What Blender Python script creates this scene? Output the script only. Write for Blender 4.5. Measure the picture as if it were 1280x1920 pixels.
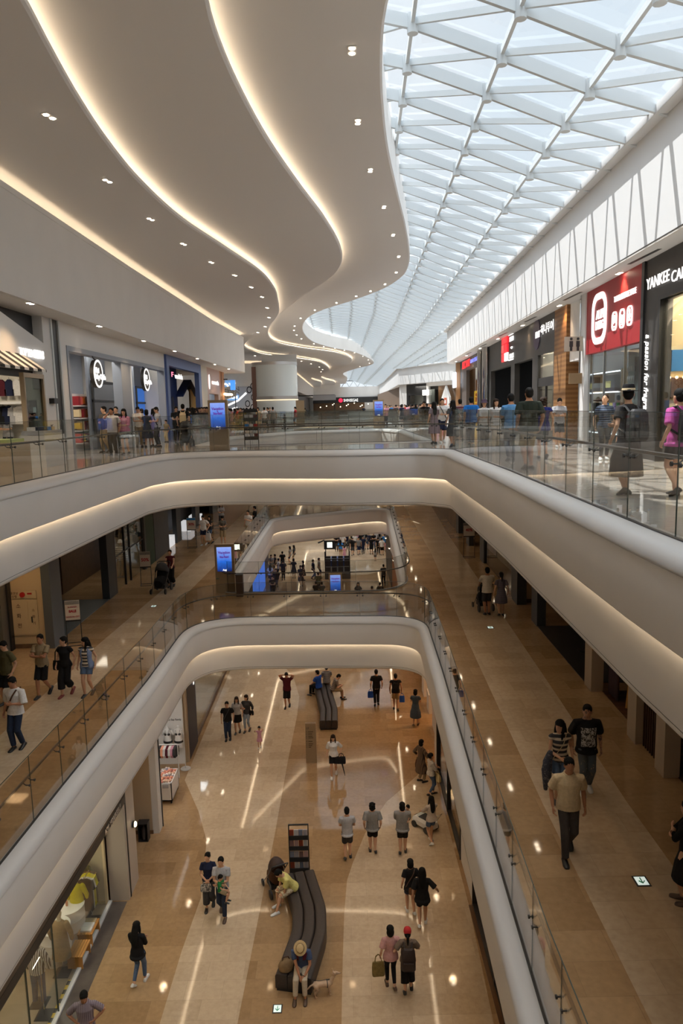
import bpy, bmesh, math, random
from mathutils import Vector, Matrix, Euler
random.seed(7)
sc = bpy.context.scene
for o in list(bpy.data.objects):
    bpy.data.objects.remove(o)
COL = sc.collection
PI = math.pi
R_ = math.radians

# ------------------------------------------------------------------ camera, sky, sun, exposure
F_PX, CAMZ = 1370.0, 1.45
TILT, ROLL = math.atan(194 / 1370), R_(1.37)
_f = Vector((0, math.cos(TILT), -math.sin(TILT)))
_u = Vector((0, math.sin(TILT), math.cos(TILT)))
_r = Vector((1, 0, 0))
CR = math.cos(ROLL) * _r - math.sin(ROLL) * _u
CU = math.sin(ROLL) * _r + math.cos(ROLL) * _u
cam = bpy.data.cameras.new('camera')
cam.sensor_width = 36
cam.lens = F_PX / 1920 * 36
cam.clip_end = 600
camo = bpy.data.objects.new('camera', cam)
COL.objects.link(camo)
camo.matrix_world = Matrix(((CR.x, CU.x, -_f.x, 0), (CR.y, CU.y, -_f.y, 0), (CR.z, CU.z, -_f.z, CAMZ), (0, 0, 0, 1)))
sc.camera = camo

w = bpy.data.worlds.new('sky')
sc.world = w
w.use_nodes = True
nt = w.node_tree
nt.nodes.clear()
bg = nt.nodes.new('ShaderNodeBackground')
ou = nt.nodes.new('ShaderNodeOutputWorld')
tc = nt.nodes.new('ShaderNodeTexCoord')
ns = nt.nodes.new('ShaderNodeTexNoise')
ns.inputs['Scale'].default_value = 3.2
ns.inputs['Detail'].default_value = 5
rp = nt.nodes.new('ShaderNodeValToRGB')
rp.color_ramp.elements[0].position = .35
rp.color_ramp.elements[0].color = (.77, .87, .95, 1)
rp.color_ramp.elements[1].position = .7
rp.color_ramp.elements[1].color = (.93, .97, 1, 1)
nt.links.new(tc.outputs['Generated'], ns.inputs['Vector'])
nt.links.new(ns.outputs['Fac'], rp.inputs['Fac'])
nt.links.new(rp.outputs['Color'], bg.inputs['Color'])
# an overcast-bright sky: brighter overhead than towards the horizon
sx = nt.nodes.new('ShaderNodeSeparateXYZ')
mr = nt.nodes.new('ShaderNodeMapRange')
mr.interpolation_type = 'SMOOTHSTEP'
mr.inputs['From Min'].default_value = .55
mr.inputs['From Max'].default_value = .92
mr.inputs['To Min'].default_value = 1.08
mr.inputs['To Max'].default_value = 4.6
nt.links.new(tc.outputs['Generated'], sx.inputs[0])
nt.links.new(sx.outputs[2], mr.inputs['Value'])
nt.links.new(mr.outputs[0], bg.inputs['Strength'])
nt.links.new(bg.outputs[0], ou.inputs['Surface'])

sl = bpy.data.lights.new('sun', 'SUN')
sl.energy = 7.5
sl.angle = R_(.6)
sl.color = (1, .97, .92)
sun = bpy.data.objects.new('sun', sl)
COL.objects.link(sun)
sun.rotation_euler = Vector((.38, -.3, -1)).to_track_quat('-Z', 'Y').to_euler()

sc.view_settings.view_transform = 'Standard'
sc.view_settings.look = 'None'
sc.view_settings.exposure = -.08
sc.view_settings.gamma = 1
sc.view_settings.use_curve_mapping = False
sc.cycles.max_bounces = 9
sc.cycles.diffuse_bounces = 5
sc.cycles.glossy_bounces = 3
sc.cycles.transmission_bounces = 4
sc.cycles.transparent_max_bounces = 40
sc.cycles.sample_clamp_indirect = 4
sc.cycles.caustics_reflective = False
sc.cycles.caustics_refractive = False
sc.cycles.use_denoising = True
LAMP = 1.0          # one factor for the downlights of all floors
WARM = (1, .67, .37)

# ------------------------------------------------------------------ helpers
Z3, Z2, Z1 = 0.0, -6.1, -12.4


def ray(px, py):
    return CR * ((px - 640) / F_PX) - CU * ((py - 960) / F_PX) + _f


def atz(px, py, z):
    d = ray(px, py)
    return Vector((0, 0, CAMZ)) + d * ((z - CAMZ) / d.z)


def atx(px, py, x):
    d = ray(px, py)
    return Vector((0, 0, CAMZ)) + d * (x / d.x)


def aty(px, py, y):
    d = ray(px, py)
    return Vector((0, 0, CAMZ)) + d * (y / d.y)


MATS = {}


def pm(name, col, rough=.55, metal=0, spec=.5, emit=None, es=0, var=0, vs=6, coat=0):
    """principled material; var adds a faint procedural unevenness of its colour"""
    if name in MATS:
        return MATS[name]
    m = bpy.data.materials.new(name)
    m.use_nodes = True
    t = m.node_tree
    b = t.nodes['Principled BSDF']
    c4 = (*col, 1)
    b.inputs['Base Color'].default_value = c4
    b.inputs['Roughness'].default_value = rough
    b.inputs['Metallic'].default_value = metal
    b.inputs['Specular IOR Level'].default_value = spec
    b.inputs['Coat Weight'].default_value = coat
    if emit:
        b.inputs['Emission Color'].default_value = (*emit, 1)
        b.inputs['Emission Strength'].default_value = es
    if var:
        n = t.nodes.new('ShaderNodeTexNoise')
        n.inputs['Scale'].default_value = vs
        n.inputs['Detail'].default_value = 4
        k = t.nodes.new('ShaderNodeTexCoord')
        t.links.new(k.outputs['Object'], n.inputs['Vector'])
        r = t.nodes.new('ShaderNodeValToRGB')
        r.color_ramp.elements[0].position = .3
        r.color_ramp.elements[1].position = .7
        r.color_ramp.elements[0].color = (*[max(0, c * (1 - var)) for c in col], 1)
        r.color_ramp.elements[1].color = (*[min(1, c * (1 + var)) for c in col], 1)
        t.links.new(n.outputs['Fac'], r.inputs['Fac'])
        t.links.new(r.outputs['Color'], b.inputs['Base Color'])
    MATS[name] = m
    return m


def stone(name, c1, c2, rough, tw=1.2, th=.6):
    """polished stone laid in courses, each slab a little different"""
    m = bpy.data.materials.new(name)
    m.use_nodes = True
    t = m.node_tree
    b = t.nodes['Principled BSDF']
    k = t.nodes.new('ShaderNodeTexCoord')
    br = t.nodes.new('ShaderNodeTexBrick')
    br.inputs['Scale'].default_value = 1
    br.inputs['Brick Width'].default_value = tw
    br.inputs['Row Height'].default_value = th
    br.inputs['Mortar Size'].default_value = .004
    br.inputs['Mortar Smooth'].default_value = .3
    br.inputs['Bias'].default_value = 0
    br.inputs['Color1'].default_value = (*c1, 1)
    br.inputs['Color2'].default_value = (*c2, 1)
    br.inputs['Mortar'].default_value = (*[c * .72 for c in c1], 1)
    n = t.nodes.new('ShaderNodeTexNoise')
    n.inputs['Scale'].default_value = 9
    n.inputs['Detail'].default_value = 6
    mx = t.nodes.new('ShaderNodeMix')
    mx.data_type = 'RGBA'
    mx.blend_type = 'OVERLAY'
    mx.inputs[0].default_value = .22
    t.links.new(k.outputs['Object'], br.inputs['Vector'])
    t.links.new(k.outputs['Object'], n.inputs['Vector'])
    t.links.new(br.outputs['Color'], mx.inputs[6])
    t.links.new(n.outputs['Fac'], mx.inputs[7])
    t.links.new(mx.outputs[2], b.inputs['Base Color'])
    b.inputs['Roughness'].default_value = rough
    b.inputs['Specular IOR Level'].default_value = .6
    MATS[name] = m
    return m


def glass(name, tint, refl=1.0, rough=.0, base=.0):
    m = bpy.data.materials.new(name)
    m.use_nodes = True
    t = m.node_tree
    t.nodes.clear()
    o = t.nodes.new('ShaderNodeOutputMaterial')
    tr = t.nodes.new('ShaderNodeBsdfTransparent')
    tr.inputs['Color'].default_value = (*tint, 1)
    gl = t.nodes.new('ShaderNodeBsdfGlossy')
    gl.inputs['Roughness'].default_value = rough
    gl.inputs['Color'].default_value = (refl, refl, refl, 1)
    fr = t.nodes.new('ShaderNodeLayerWeight')
    fr.inputs['Blend'].default_value = .5
    po = t.nodes.new('ShaderNodeMath')
    po.operation = 'POWER'
    po.inputs[1].default_value = 5
    t.links.new(fr.outputs['Facing'], po.inputs[0])
    ad = t.nodes.new('ShaderNodeMath')
    ad.operation = 'MULTIPLY_ADD'
    ad.use_clamp = True
    ad.inputs[1].default_value = 1 - base - .035
    ad.inputs[2].default_value = base + .035
    mx = t.nodes.new('ShaderNodeMixShader')
    t.links.new(po.outputs[0], ad.inputs[0])
    t.links.new(ad.outputs[0], mx.inputs[0])
    t.links.new(tr.outputs[0], mx.inputs[1])
    t.links.new(gl.outputs[0], mx.inputs[2])
    t.links.new(mx.outputs[0], o.inputs['Surface'])
    MATS[name] = m
    return m


def banded(name, ca, cb, axis, freq, duty=.5, rough=.8, phase=0.0):
    """two-colour stripes woven into the cloth, along one of the object's own axes"""
    if name in MATS:
        return MATS[name]
    m = bpy.data.materials.new(name)
    m.use_nodes = True
    t = m.node_tree
    b = t.nodes['Principled BSDF']
    b.inputs['Roughness'].default_value = rough
    k = t.nodes.new('ShaderNodeTexCoord')
    s = t.nodes.new('ShaderNodeSeparateXYZ')
    mu = t.nodes.new('ShaderNodeMath')
    mu.operation = 'MULTIPLY_ADD'
    mu.inputs[1].default_value = freq
    mu.inputs[2].default_value = phase + 50
    fr = t.nodes.new('ShaderNodeMath')
    fr.operation = 'FRACT'
    gt = t.nodes.new('ShaderNodeMath')
    gt.operation = 'GREATER_THAN'
    gt.inputs[1].default_value = duty
    mx = t.nodes.new('ShaderNodeMix')
    mx.data_type = 'RGBA'
    mx.inputs[6].default_value = (*ca, 1)
    mx.inputs[7].default_value = (*cb, 1)
    t.links.new(k.outputs['Object'], s.inputs[0])
    if axis == 3:      # diagonal
        sm = t.nodes.new('ShaderNodeMath')
        sm.operation = 'ADD'
        t.links.new(s.outputs[1], sm.inputs[0])
        t.links.new(s.outputs[2], sm.inputs[1])
        t.links.new(sm.outputs[0], mu.inputs[0])
    else:
        t.links.new(s.outputs[axis], mu.inputs[0])
    t.links.new(mu.outputs[0], fr.inputs[0])
    t.links.new(fr.outputs[0], gt.inputs[0])
    t.links.new(gt.outputs[0], mx.inputs[0])
    t.links.new(mx.outputs[2], b.inputs['Base Color'])
    MATS[name] = m
    return m


def blotch(name, ca, cb, scale, thr=.5, rough=.8):
    if name in MATS:
        return MATS[name]
    m = bpy.data.materials.new(name)
    m.use_nodes = True
    t = m.node_tree
    b = t.nodes['Principled BSDF']
    b.inputs['Roughness'].default_value = rough
    k = t.nodes.new('ShaderNodeTexCoord')
    n = t.nodes.new('ShaderNodeTexNoise')
    n.inputs['Scale'].default_value = scale
    n.inputs['Detail'].default_value = 3
    n.inputs['Distortion'].default_value = 1.5
    r = t.nodes.new('ShaderNodeValToRGB')
    r.color_ramp.interpolation = 'CONSTANT'
    r.color_ramp.elements[0].color = (*ca, 1)
    r.color_ramp.elements[1].color = (*cb, 1)
    r.color_ramp.elements[1].position = thr
    t.links.new(k.outputs['Object'], n.inputs['Vector'])
    t.links.new(n.outputs['Fac'], r.inputs['Fac'])
    t.links.new(r.outputs['Color'], b.inputs['Base Color'])
    MATS[name] = m
    return m


def sy(x):
    """sRGB 0..255 triple to linear"""
    return tuple((c / 255 / 12.92) if c / 255 <= .04045 else ((c / 255 + .055) / 1.055) ** 2.4 for c in x)


class MB:
    def __init__(s):
        s.v, s.f, s.m, s.sm = [], [], [], []

    def add(s, vs, fs, mi=0, smooth=False):
        n = len(s.v)
        s.v += [tuple(v) for v in vs]
        for f in fs:
            s.f.append(tuple(n + i for i in f))
            s.m.append(mi)
            s.sm.append(smooth)
        return s

    def box(s, c, d, rz=0, mi=0, M=None):
        x, y, z = d[0] / 2, d[1] / 2, d[2] / 2
        vs = [Vector((sx * x, sy_ * y, sz * z)) for sz in (-1, 1) for sy_ in (-1, 1) for sx in (-1, 1)]
        if M is None:
            M = Matrix.Rotation(rz, 3, 'Z')
        vs = [M @ v + Vector(c) for v in vs]
        return s.add(vs, [(0, 2, 3, 1), (4, 5, 7, 6), (0, 1, 5, 4), (2, 6, 7, 3), (0, 4, 6, 2), (1, 3, 7, 5)], mi)

    def b2(s, lo, hi, mi=0):
        return s.box([(a + b) / 2 for a, b in zip(lo, hi)], [abs(b - a) for a, b in zip(lo, hi)], 0, mi)

    def beam(s, a, b, w_, h, mi=0, up=(0, 0, 1)):
        a, b = Vector(a), Vector(b)
        d = (b - a)
        L = d.length
        if L < 1e-6:
            return s
        d.normalize()
        u = Vector(up)
        x = d.cross(u)
        if x.length < 1e-4:
            x = d.cross(Vector((1, 0, 0)))
        x.normalize()
        u = x.cross(d)
        M = Matrix((x, d, u)).transposed()
        return s.box((a + b) / 2, (w_, L, h), 0, mi, M)

    def loft(s, rings, caps=True, mi=0, smooth=True, closed=False):
        n = len(rings[0])
        vs = [p for r in rings for p in r]
        fs = []
        K = len(rings)
        for i in range(K - 1 + (1 if closed else 0)):
            for j in range(n):
                a = i * n + j
                b = i * n + (j + 1) % n
                c = ((i + 1) % K) * n + (j + 1) % n
                d = ((i + 1) % K) * n + j
                fs.append((a, b, c, d))
        if caps and not closed:
            fs.append(tuple(range(n))[::-1])
            fs.append(tuple((K - 1) * n + j for j in range(n)))
        return s.add(vs, fs, mi, smooth)

    def tube(s, pts, rad, n=8, mi=0, flat=None, round_ends=False):
        """tube along points; rad a number or one per point; flat = (direction, factor) squeezes it"""
        pts = [Vector(p) for p in pts]
        if not isinstance(rad, (list, tuple)):
            rad = [rad] * len(pts)
        if round_ends:
            a = (pts[0] - pts[1]).normalized()
            b = (pts[-1] - pts[-2]).normalized()
            r0, r1 = rad[0], rad[-1]
            pts = [pts[0] + a * r0 * .9, pts[0] + a * r0 * .6] + pts + [pts[-1] + b * r1 * .6, pts[-1] + b * r1 * .9]
            rad = [r0 * .45, r0 * .8] + list(rad) + [r1 * .8, r1 * .45]
        rings = []
        ref = None
        for i, p in enumerate(pts):
            d = (pts[min(i + 1, len(pts) - 1)] - pts[max(i - 1, 0)])
            d = d.normalized() if d.length > 1e-9 else Vector((0, 0, 1))
            if ref is None:
                ref = Vector((1, 0, 0)) if abs(d.x) < .8 else Vector((0, 1, 0))
            x = (ref - d * ref.dot(d)).normalized()
            ref = x
            y = d.cross(x)
            ring = []
            for j in range(n):
                a = 2 * PI * j / n
                o = (x * math.cos(a) + y * math.sin(a)) * rad[i]
                if flat:
                    fd = Vector(flat[0]).normalized()
                    o = o - fd * o.dot(fd) * (1 - flat[1])
                ring.append(p + o)
            rings.append(ring)
        return s.loft(rings, True, mi)

    def ell(s, c, r, n=12, k=8, mi=0, M=None):
        rings = []
        for i in range(1, k):
            t = PI * i / k
            ring = []
            for j in range(n):
                a = 2 * PI * j / n
                v = Vector((r[0] * math.sin(t) * math.cos(a), r[1] * math.sin(t) * math.sin(a), -r[2] * math.cos(t)))
                if M is not None:
                    v = M @ v
                ring.append(v + Vector(c))
            rings.append(ring)
        return s.loft(rings, True, mi)

    def lathe(s, prof, n=16, c=(0, 0, 0), mi=0, caps=True):
        return s.loft([[(c[0] + r * math.cos(2 * PI * j / n), c[1] + r * math.sin(2 * PI * j / n), c[2] + z) for j in range(n)] for r, z in prof], caps, mi)

    def prism(s, poly, z0, z1, mi=0):
        n = len(poly)
        vs = [(p[0], p[1], z0) for p in poly] + [(p[0], p[1], z1) for p in poly]
        fs = [tuple(range(n))[::-1], tuple(range(n, 2 * n))] + [(i, (i + 1) % n, n + (i + 1) % n, n + i) for i in range(n)]
        return s.add(vs, fs, mi)

    def mesh(s, name, mats):
        me = bpy.data.meshes.new(name)
        me.from_pydata(s.v, [], s.f)
        for m in (mats if isinstance(mats, (list, tuple)) else [mats]):
            me.materials.append(m)
        me.polygons.foreach_set('material_index', s.m)
        me.polygons.foreach_set('use_smooth', s.sm)
        me.update()
        if any(s.sm):
            me.set_sharp_from_angle(angle=.75)
        return me

    def ob(s, name, mats, parent=None, loc=None, rz=0):
        o = bpy.data.objects.new(name, s.mesh(name, mats))
        COL.objects.link(o)
        if loc is not None:
            o.location = loc
        if rz:
            o.rotation_euler.z = rz
        if parent is not None:
            o.parent = parent
        return o


def struct(name, mb, mats, parent=None):
    o = mb.ob(name, mats, parent)
    if parent is None:
        o['kind'] = 'structure'
    return o


def thing(name, label, cat, loc=(0, 0, 0), rz=0, group=None):
    o = bpy.data.objects.new(name, None)
    o.empty_display_size = .2
    COL.objects.link(o)
    o.location = loc
    o.rotation_euler.z = rz
    return tag(o, label, cat, group)


def tag(o, label, cat, group=None):
    o['label'] = label
    o['category'] = cat
    if group:
        o['group'] = group
    return o


def copy_tree(o, loc=None, rz=None, label=None, parent=None):
    c = o.copy()
    COL.objects.link(c)
    if parent is not None:
        c.parent = parent
    for ch in list(o.children):
        copy_tree(ch, parent=c)
    if loc is not None:
        c.location = loc
    if rz is not None:
        c.rotation_euler.z = rz
    if label:
        c['label'] = label
    return c


_DG = []


def letters(body, size, mats, parent=None, name='lettering', loc=(0, 0, 0), face='y-', depth=.02, shear=0, xs=1.0, align='CENTER', offset=0, rot=None, fit=None):
    """writing as solid letters. face: y- (read looking along +y), x+ (on the left-hand wall), x- (on the right-hand wall), z+ (on a floor)"""
    cu = bpy.data.curves.new(name, 'FONT')
    cu.body = body
    cu.size = size
    cu.extrude = depth / 2
    cu.offset = offset
    cu.shear = shear
    cu.align_x = align
    cu.align_y = 'CENTER'
    cu.resolution_u = 3
    t = bpy.data.objects.new(name, cu)
    COL.objects.link(t)
    dg = bpy.context.evaluated_depsgraph_get()
    me = bpy.data.meshes.new_from_object(t.evaluated_get(dg))
    bpy.data.objects.remove(t)
    me.materials.clear()
    me.materials.append(mats)
    o = bpy.data.objects.new(name, me)
    COL.objects.link(o)
    if fit:
        xs_ = [v.co.x for v in me.vertices]
        ys_ = [v.co.y for v in me.vertices]
        a_, b_ = max(xs_) - min(xs_), max(ys_) - min(ys_)
        me.transform(Matrix.Diagonal((fit[0] / a_, (fit[1] / b_) if fit[1] else 1, 1, 1)) @ Matrix.Translation((-(max(xs_) + min(xs_)) / 2, -(max(ys_) + min(ys_)) / 2, 0)))
    M = {'y-': Matrix.Rotation(PI / 2, 4, 'X'), 'x+': Matrix.Rotation(PI / 2, 4, 'Z') @ Matrix.Rotation(PI / 2, 4, 'X'),
         'x-': Matrix.Rotation(-PI / 2, 4, 'Z') @ Matrix.Rotation(PI / 2, 4, 'X'), 'z+': Matrix.Identity(4), 'y+': Matrix.Rotation(PI, 4, 'Z') @ Matrix.Rotation(PI / 2, 4, 'X')}[face]
    if rot is not None:
        M = M @ Matrix.Rotation(rot, 4, 'Z')
    me.transform(M @ Matrix.Diagonal((xs, 1, 1, 1)))
    o.location = loc
    if parent is not None:
        o.parent = parent
    return o


def fillet(poly, radii, closed=True, n=8):
    out = []
    N = len(poly)
    for i, p in enumerate(poly):
        r = radii[i] if isinstance(radii, (list, tuple)) else radii
        p = Vector(p[:2])
        a, b = Vector(poly[i - 1][:2]), Vector(poly[(i + 1) % N][:2])
        da, db = (a - p), (b - p)
        ang = da.angle(db)
        t = min(r / max(math.tan(ang / 2), 1e-3), da.length * .48, db.length * .48)
        if r <= 0 or ang > PI - .02:
            out.append(p)
            continue
        p0, p1 = p + da.normalized() * t, p + db.normalized() * t
        for k in range(n + 1):
            u = k / n
            out.append(p0 * (1 - u) ** 2 + p * 2 * u * (1 - u) + p1 * u * u)
    return out


def normals(path, closed=True):
    """unit miter vectors to the left of the path"""
    N = len(path)
    res = []
    for i in range(N):
        a = path[i - 1] if (closed or i > 0) else path[i]
        b = path[(i + 1) % N] if (closed or i < N - 1) else path[i]
        d1 = (path[i] - a)
        d2 = (b - path[i])
        n1 = Vector((-d1.y, d1.x)).normalized() if d1.length > 1e-9 else None
        n2 = Vector((-d2.y, d2.x)).normalized() if d2.length > 1e-9 else None
        if n1 is None:
            n1 = n2
        if n2 is None:
            n2 = n1
        m = (n1 + n2).normalized()
        res.append(m / max(.5, m.dot(n1)))
    return res


def off(path, d, closed=True):
    return [p + n * d for p, n in zip(path, normals(path, closed))]


def sweep(mb, path, prof, z, closed=True, mi=0, smooth=True, close_prof=False):
    """prof: (d to the left of the path, height)"""
    nn = normals(path, closed)
    rings = [[(p.x + n.x * d, p.y + n.y * d, z + h) for d, h in prof] for p, n in zip(path, nn)]
    K, n = len(rings), len(prof)
    fs = []
    for i in range(K if closed else K - 1):
        for j in range(n if close_prof else n - 1):
            a, b = i * n + j, i * n + (j + 1) % n
            c, d = ((i + 1) % K) * n + (j + 1) % n, ((i + 1) % K) * n + j
            fs.append((a, d, c, b))
    mb.add([p for r in rings for p in r], fs, mi, smooth)
    if close_prof and not closed:
        mb.add(rings[0], [tuple(range(n))], mi)
        mb.add(rings[-1], [tuple(range(n))[::-1]], mi)
    return mb


def plate(name, outer, holes, z, mat, down=False):
    bm = bmesh.new()
    ed = []
    for loop in [outer] + holes:
        vs = [bm.verts.new((p[0], p[1], z)) for p in loop]
        ed += [bm.edges.new((vs[i], vs[(i + 1) % len(vs)])) for i in range(len(vs))]
    bmesh.ops.triangle_fill(bm, edges=ed, use_beauty=True)
    bmesh.ops.recalc_face_normals(bm, faces=bm.faces)
    for f in bm.faces:
        if (f.normal.z > 0) == down:
            f.normal_flip()
    me = bpy.data.meshes.new(name)
    bm.to_mesh(me)
    bm.free()
    me.materials.append(mat)
    o = bpy.data.objects.new(name, me)
    COL.objects.link(o)
    o['kind'] = 'structure'
    return o


def curve_fn(pts):
    """smooth x as a function of y through (x, y) points"""
    pts = sorted(pts, key=lambda p: p[1])
    ys = [p[1] for p in pts]
    xs = [p[0] for p in pts]
    ms = []
    for i in range(len(pts)):
        a, b = max(i - 1, 0), min(i + 1, len(pts) - 1)
        ms.append((xs[b] - xs[a]) / (ys[b] - ys[a]))

    def f(y):
        if y <= ys[0]:
            return xs[0] + ms[0] * 0
        if y >= ys[-1]:
            return xs[-1]
        i = max(k for k in range(len(ys)) if ys[k] <= y)
        i = min(i, len(ys) - 2)
        h = ys[i + 1] - ys[i]
        t = (y - ys[i]) / h
        return (2 * t ** 3 - 3 * t ** 2 + 1) * xs[i] + (t ** 3 - 2 * t * t + t) * h * ms[i] + (-2 * t ** 3 + 3 * t * t) * xs[i + 1] + (t ** 3 - t * t) * h * ms[i + 1]
    return f

# ------------------------------------------------------------------ materials of the building
plaster = pm('white_plaster', (.80, .78, .755), .6, spec=.3, var=.03, vs=.6)
soffit_m = pm('soffit_paint', (.80, .77, .74), .6, spec=.3, var=.03, vs=.6)
nose_m = pm('white_lacquer', (.64, .63, .62), .35)
steel_w = pm('white_steel', (.66, .70, .72), .45)
dark_m = pm('dark_channel', (.035, .033, .03), .4)
bronze = pm('bronze_rail', (.10, .085, .07), .32, metal=.6)
st_dark = stone('stone_brown', (.43, .28, .15), (.33, .207, .105), .055)
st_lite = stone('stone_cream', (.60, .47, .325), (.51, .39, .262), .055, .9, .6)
st_up = stone('stone_grey', (.50, .45, .39), (.44, .39, .335), .06)
led = pm('led_strip', (1, .8, .55), emit=(1, .80, .56), es=6.2)
led_d = pm('led_strip_low', (1, .8, .55), emit=(1, .79, .54), es=10)
lens = pm('lamp_lens', (1, .9, .8), emit=(1, .82, .60), es=22)
rail_glass = glass('rail_glass', (.91, .918, .908), .9, base=.012)
sky_glass = glass('skylight_glass', (.95, .975, 1), .7)
shop_glass = glass('shop_glass', (.90, .93, .92), .9, base=.02)

# ------------------------------------------------------------------ plan of the voids
A3 = fillet([(3.45, -.6), (3.45, 8), (3.66, 15.8), (3.72, 24.2), (2.75, 25.25), (0, 25.5), (-4.0, 26.6), (-6.0, 26.2), (-6.6, 24.4), (-6.78, 20), (-6.95, 15), (-7.0, -.6)],
            [0, 3, 3, .9, .9, 3, 2.5, 1.6, 2, 3, 3, 0])
A2 = fillet([(2.35, -.6), (2.35, 8), (2.52, 13), (2.78, 20), (2.92, 25.7), (-.3, 25.95), (-5.6, 26.2), (-5.62, 20), (-5.85, 14), (-5.97, 10), (-5.97, -.6)],
            [0, 3, 3, 3, 2.0, 2, 2.2, 3, 3, 3, 0])
B3 = fillet([(3.95, 30.5), (4.05, 46.5), (3.0, 50.6), (-3.1, 49.3), (-6.3, 42), (-6.3, 30.5)], [.9, 1.5, 1.2, 2, 2, 1.0])
B2 = fillet([(2.75, 29.5), (3.65, 55.6), (-5.0, 51.0), (-5.15, 29.9)], [2.2, 1.5, 2.2, .8])
C3 = fillet([(4.6, 57), (5, 102), (-5.5, 102), (-5.5, 57)], 1.5)
C2 = fillet([(4.0, 59.5), (4.5, 98), (-5, 98), (-5, 57.5)], 1.5)
D3 = fillet([(6, 108), (7, 165), (-5, 165), (-5, 108)], 1.5)
D2 = fillet([(5, 106), (6, 160), (-4, 160), (-4, 106)], 1.5)
XL, XR, Y0, Y1 = -15.5, 22.0, -6.0, 206.0
OUT = [(XL, Y0), (XR, Y0), (XR, Y1), (XL, Y1)]
plate('floor_upper', OUT, [A3, B3, C3, D3], Z3, st_up)
plate('floor_middle', OUT, [A2, B2, C2, D2], Z2, st_dark)
plate('floor_lower', OUT, [], Z1, st_dark)
plate('ceiling_middle', OUT, [off(h, -.28) for h in (A3, B3, C3, D3)], Z3 - 1.95, soffit_m, True)
plate('ceiling_lower', OUT, [off(h, -.28) for h in (A2, B2, C2, D2)], Z2 - 1.95, soffit_m, True)

# cream bands inlaid in the stone floors
mb = MB()
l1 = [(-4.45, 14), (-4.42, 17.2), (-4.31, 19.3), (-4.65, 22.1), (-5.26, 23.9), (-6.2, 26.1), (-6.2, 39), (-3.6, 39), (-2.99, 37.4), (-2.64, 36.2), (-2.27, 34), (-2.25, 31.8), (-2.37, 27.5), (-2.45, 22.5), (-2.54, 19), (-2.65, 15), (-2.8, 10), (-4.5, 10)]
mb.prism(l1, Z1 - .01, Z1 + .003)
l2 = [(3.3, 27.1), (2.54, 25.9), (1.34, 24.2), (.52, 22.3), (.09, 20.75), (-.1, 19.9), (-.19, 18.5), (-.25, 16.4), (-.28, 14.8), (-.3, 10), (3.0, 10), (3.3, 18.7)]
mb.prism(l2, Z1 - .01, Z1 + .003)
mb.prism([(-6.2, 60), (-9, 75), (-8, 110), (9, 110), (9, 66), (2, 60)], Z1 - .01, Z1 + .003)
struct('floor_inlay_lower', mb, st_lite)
mb = MB()
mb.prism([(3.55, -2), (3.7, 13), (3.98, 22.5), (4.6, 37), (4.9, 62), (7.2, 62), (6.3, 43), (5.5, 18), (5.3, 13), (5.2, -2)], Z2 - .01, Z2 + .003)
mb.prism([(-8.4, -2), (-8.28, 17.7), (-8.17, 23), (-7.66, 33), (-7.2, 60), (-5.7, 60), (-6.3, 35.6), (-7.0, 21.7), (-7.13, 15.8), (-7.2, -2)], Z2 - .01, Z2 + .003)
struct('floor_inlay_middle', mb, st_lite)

# slab edges: white nose, upper apron, cove slot with its LED strip, lower apron
PROF = [(-.055, -.08), (-.055, .03), (.04, .03), (.13, .02), (.21, -.02), (.27, -.08), (.295, -.15), (.295, -.17)]
PROF2 = [(.272, -.17), (.275, -.19), (.28, -.93), (.27, -.96), (.25, -.965), (.25, -.84), (.10, -.84), (.10, -1.855), (.088, -1.905), (.055, -1.94), (0, -1.953), (-.30, -1.955)]
k = 0
for zf, loops in ((Z3, (A3, B3, C3, D3)), (Z2, (A2, B2, C2, D2))):
    for lp in loops:
        k += 1
        struct('trim_%d' % k, sweep(MB(), lp, PROF, zf), nose_m)
        mb = sweep(MB(), lp, PROF2, zf)
        sweep(mb, lp, [(.104, -1.83), (.104, -1.838), (.098, -1.842)], zf, mi=1)
        sweep(mb, lp, [(.272, -.168), (.262, -.18), (.276, -.194)], zf, mi=1)
        struct('wall_apron_%d' % k, mb, [plaster, dark_m])
        st = MB()
        sweep(st, lp, [(.175, -.925), (.140, -.925), (.140, -.94), (.175, -.94)], zf, close_prof=True, smooth=False)
        tag(st.ob('cove_light', led_d), 'warm LED strip in the cove slot under the %s, %s' % (
            ['edge of the upper walkway', 'edge of the middle walkway'][zf < -1], ['near opening', 'second opening', 'third opening', 'far opening'][(k - 1) % 4]), 'light')

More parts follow.
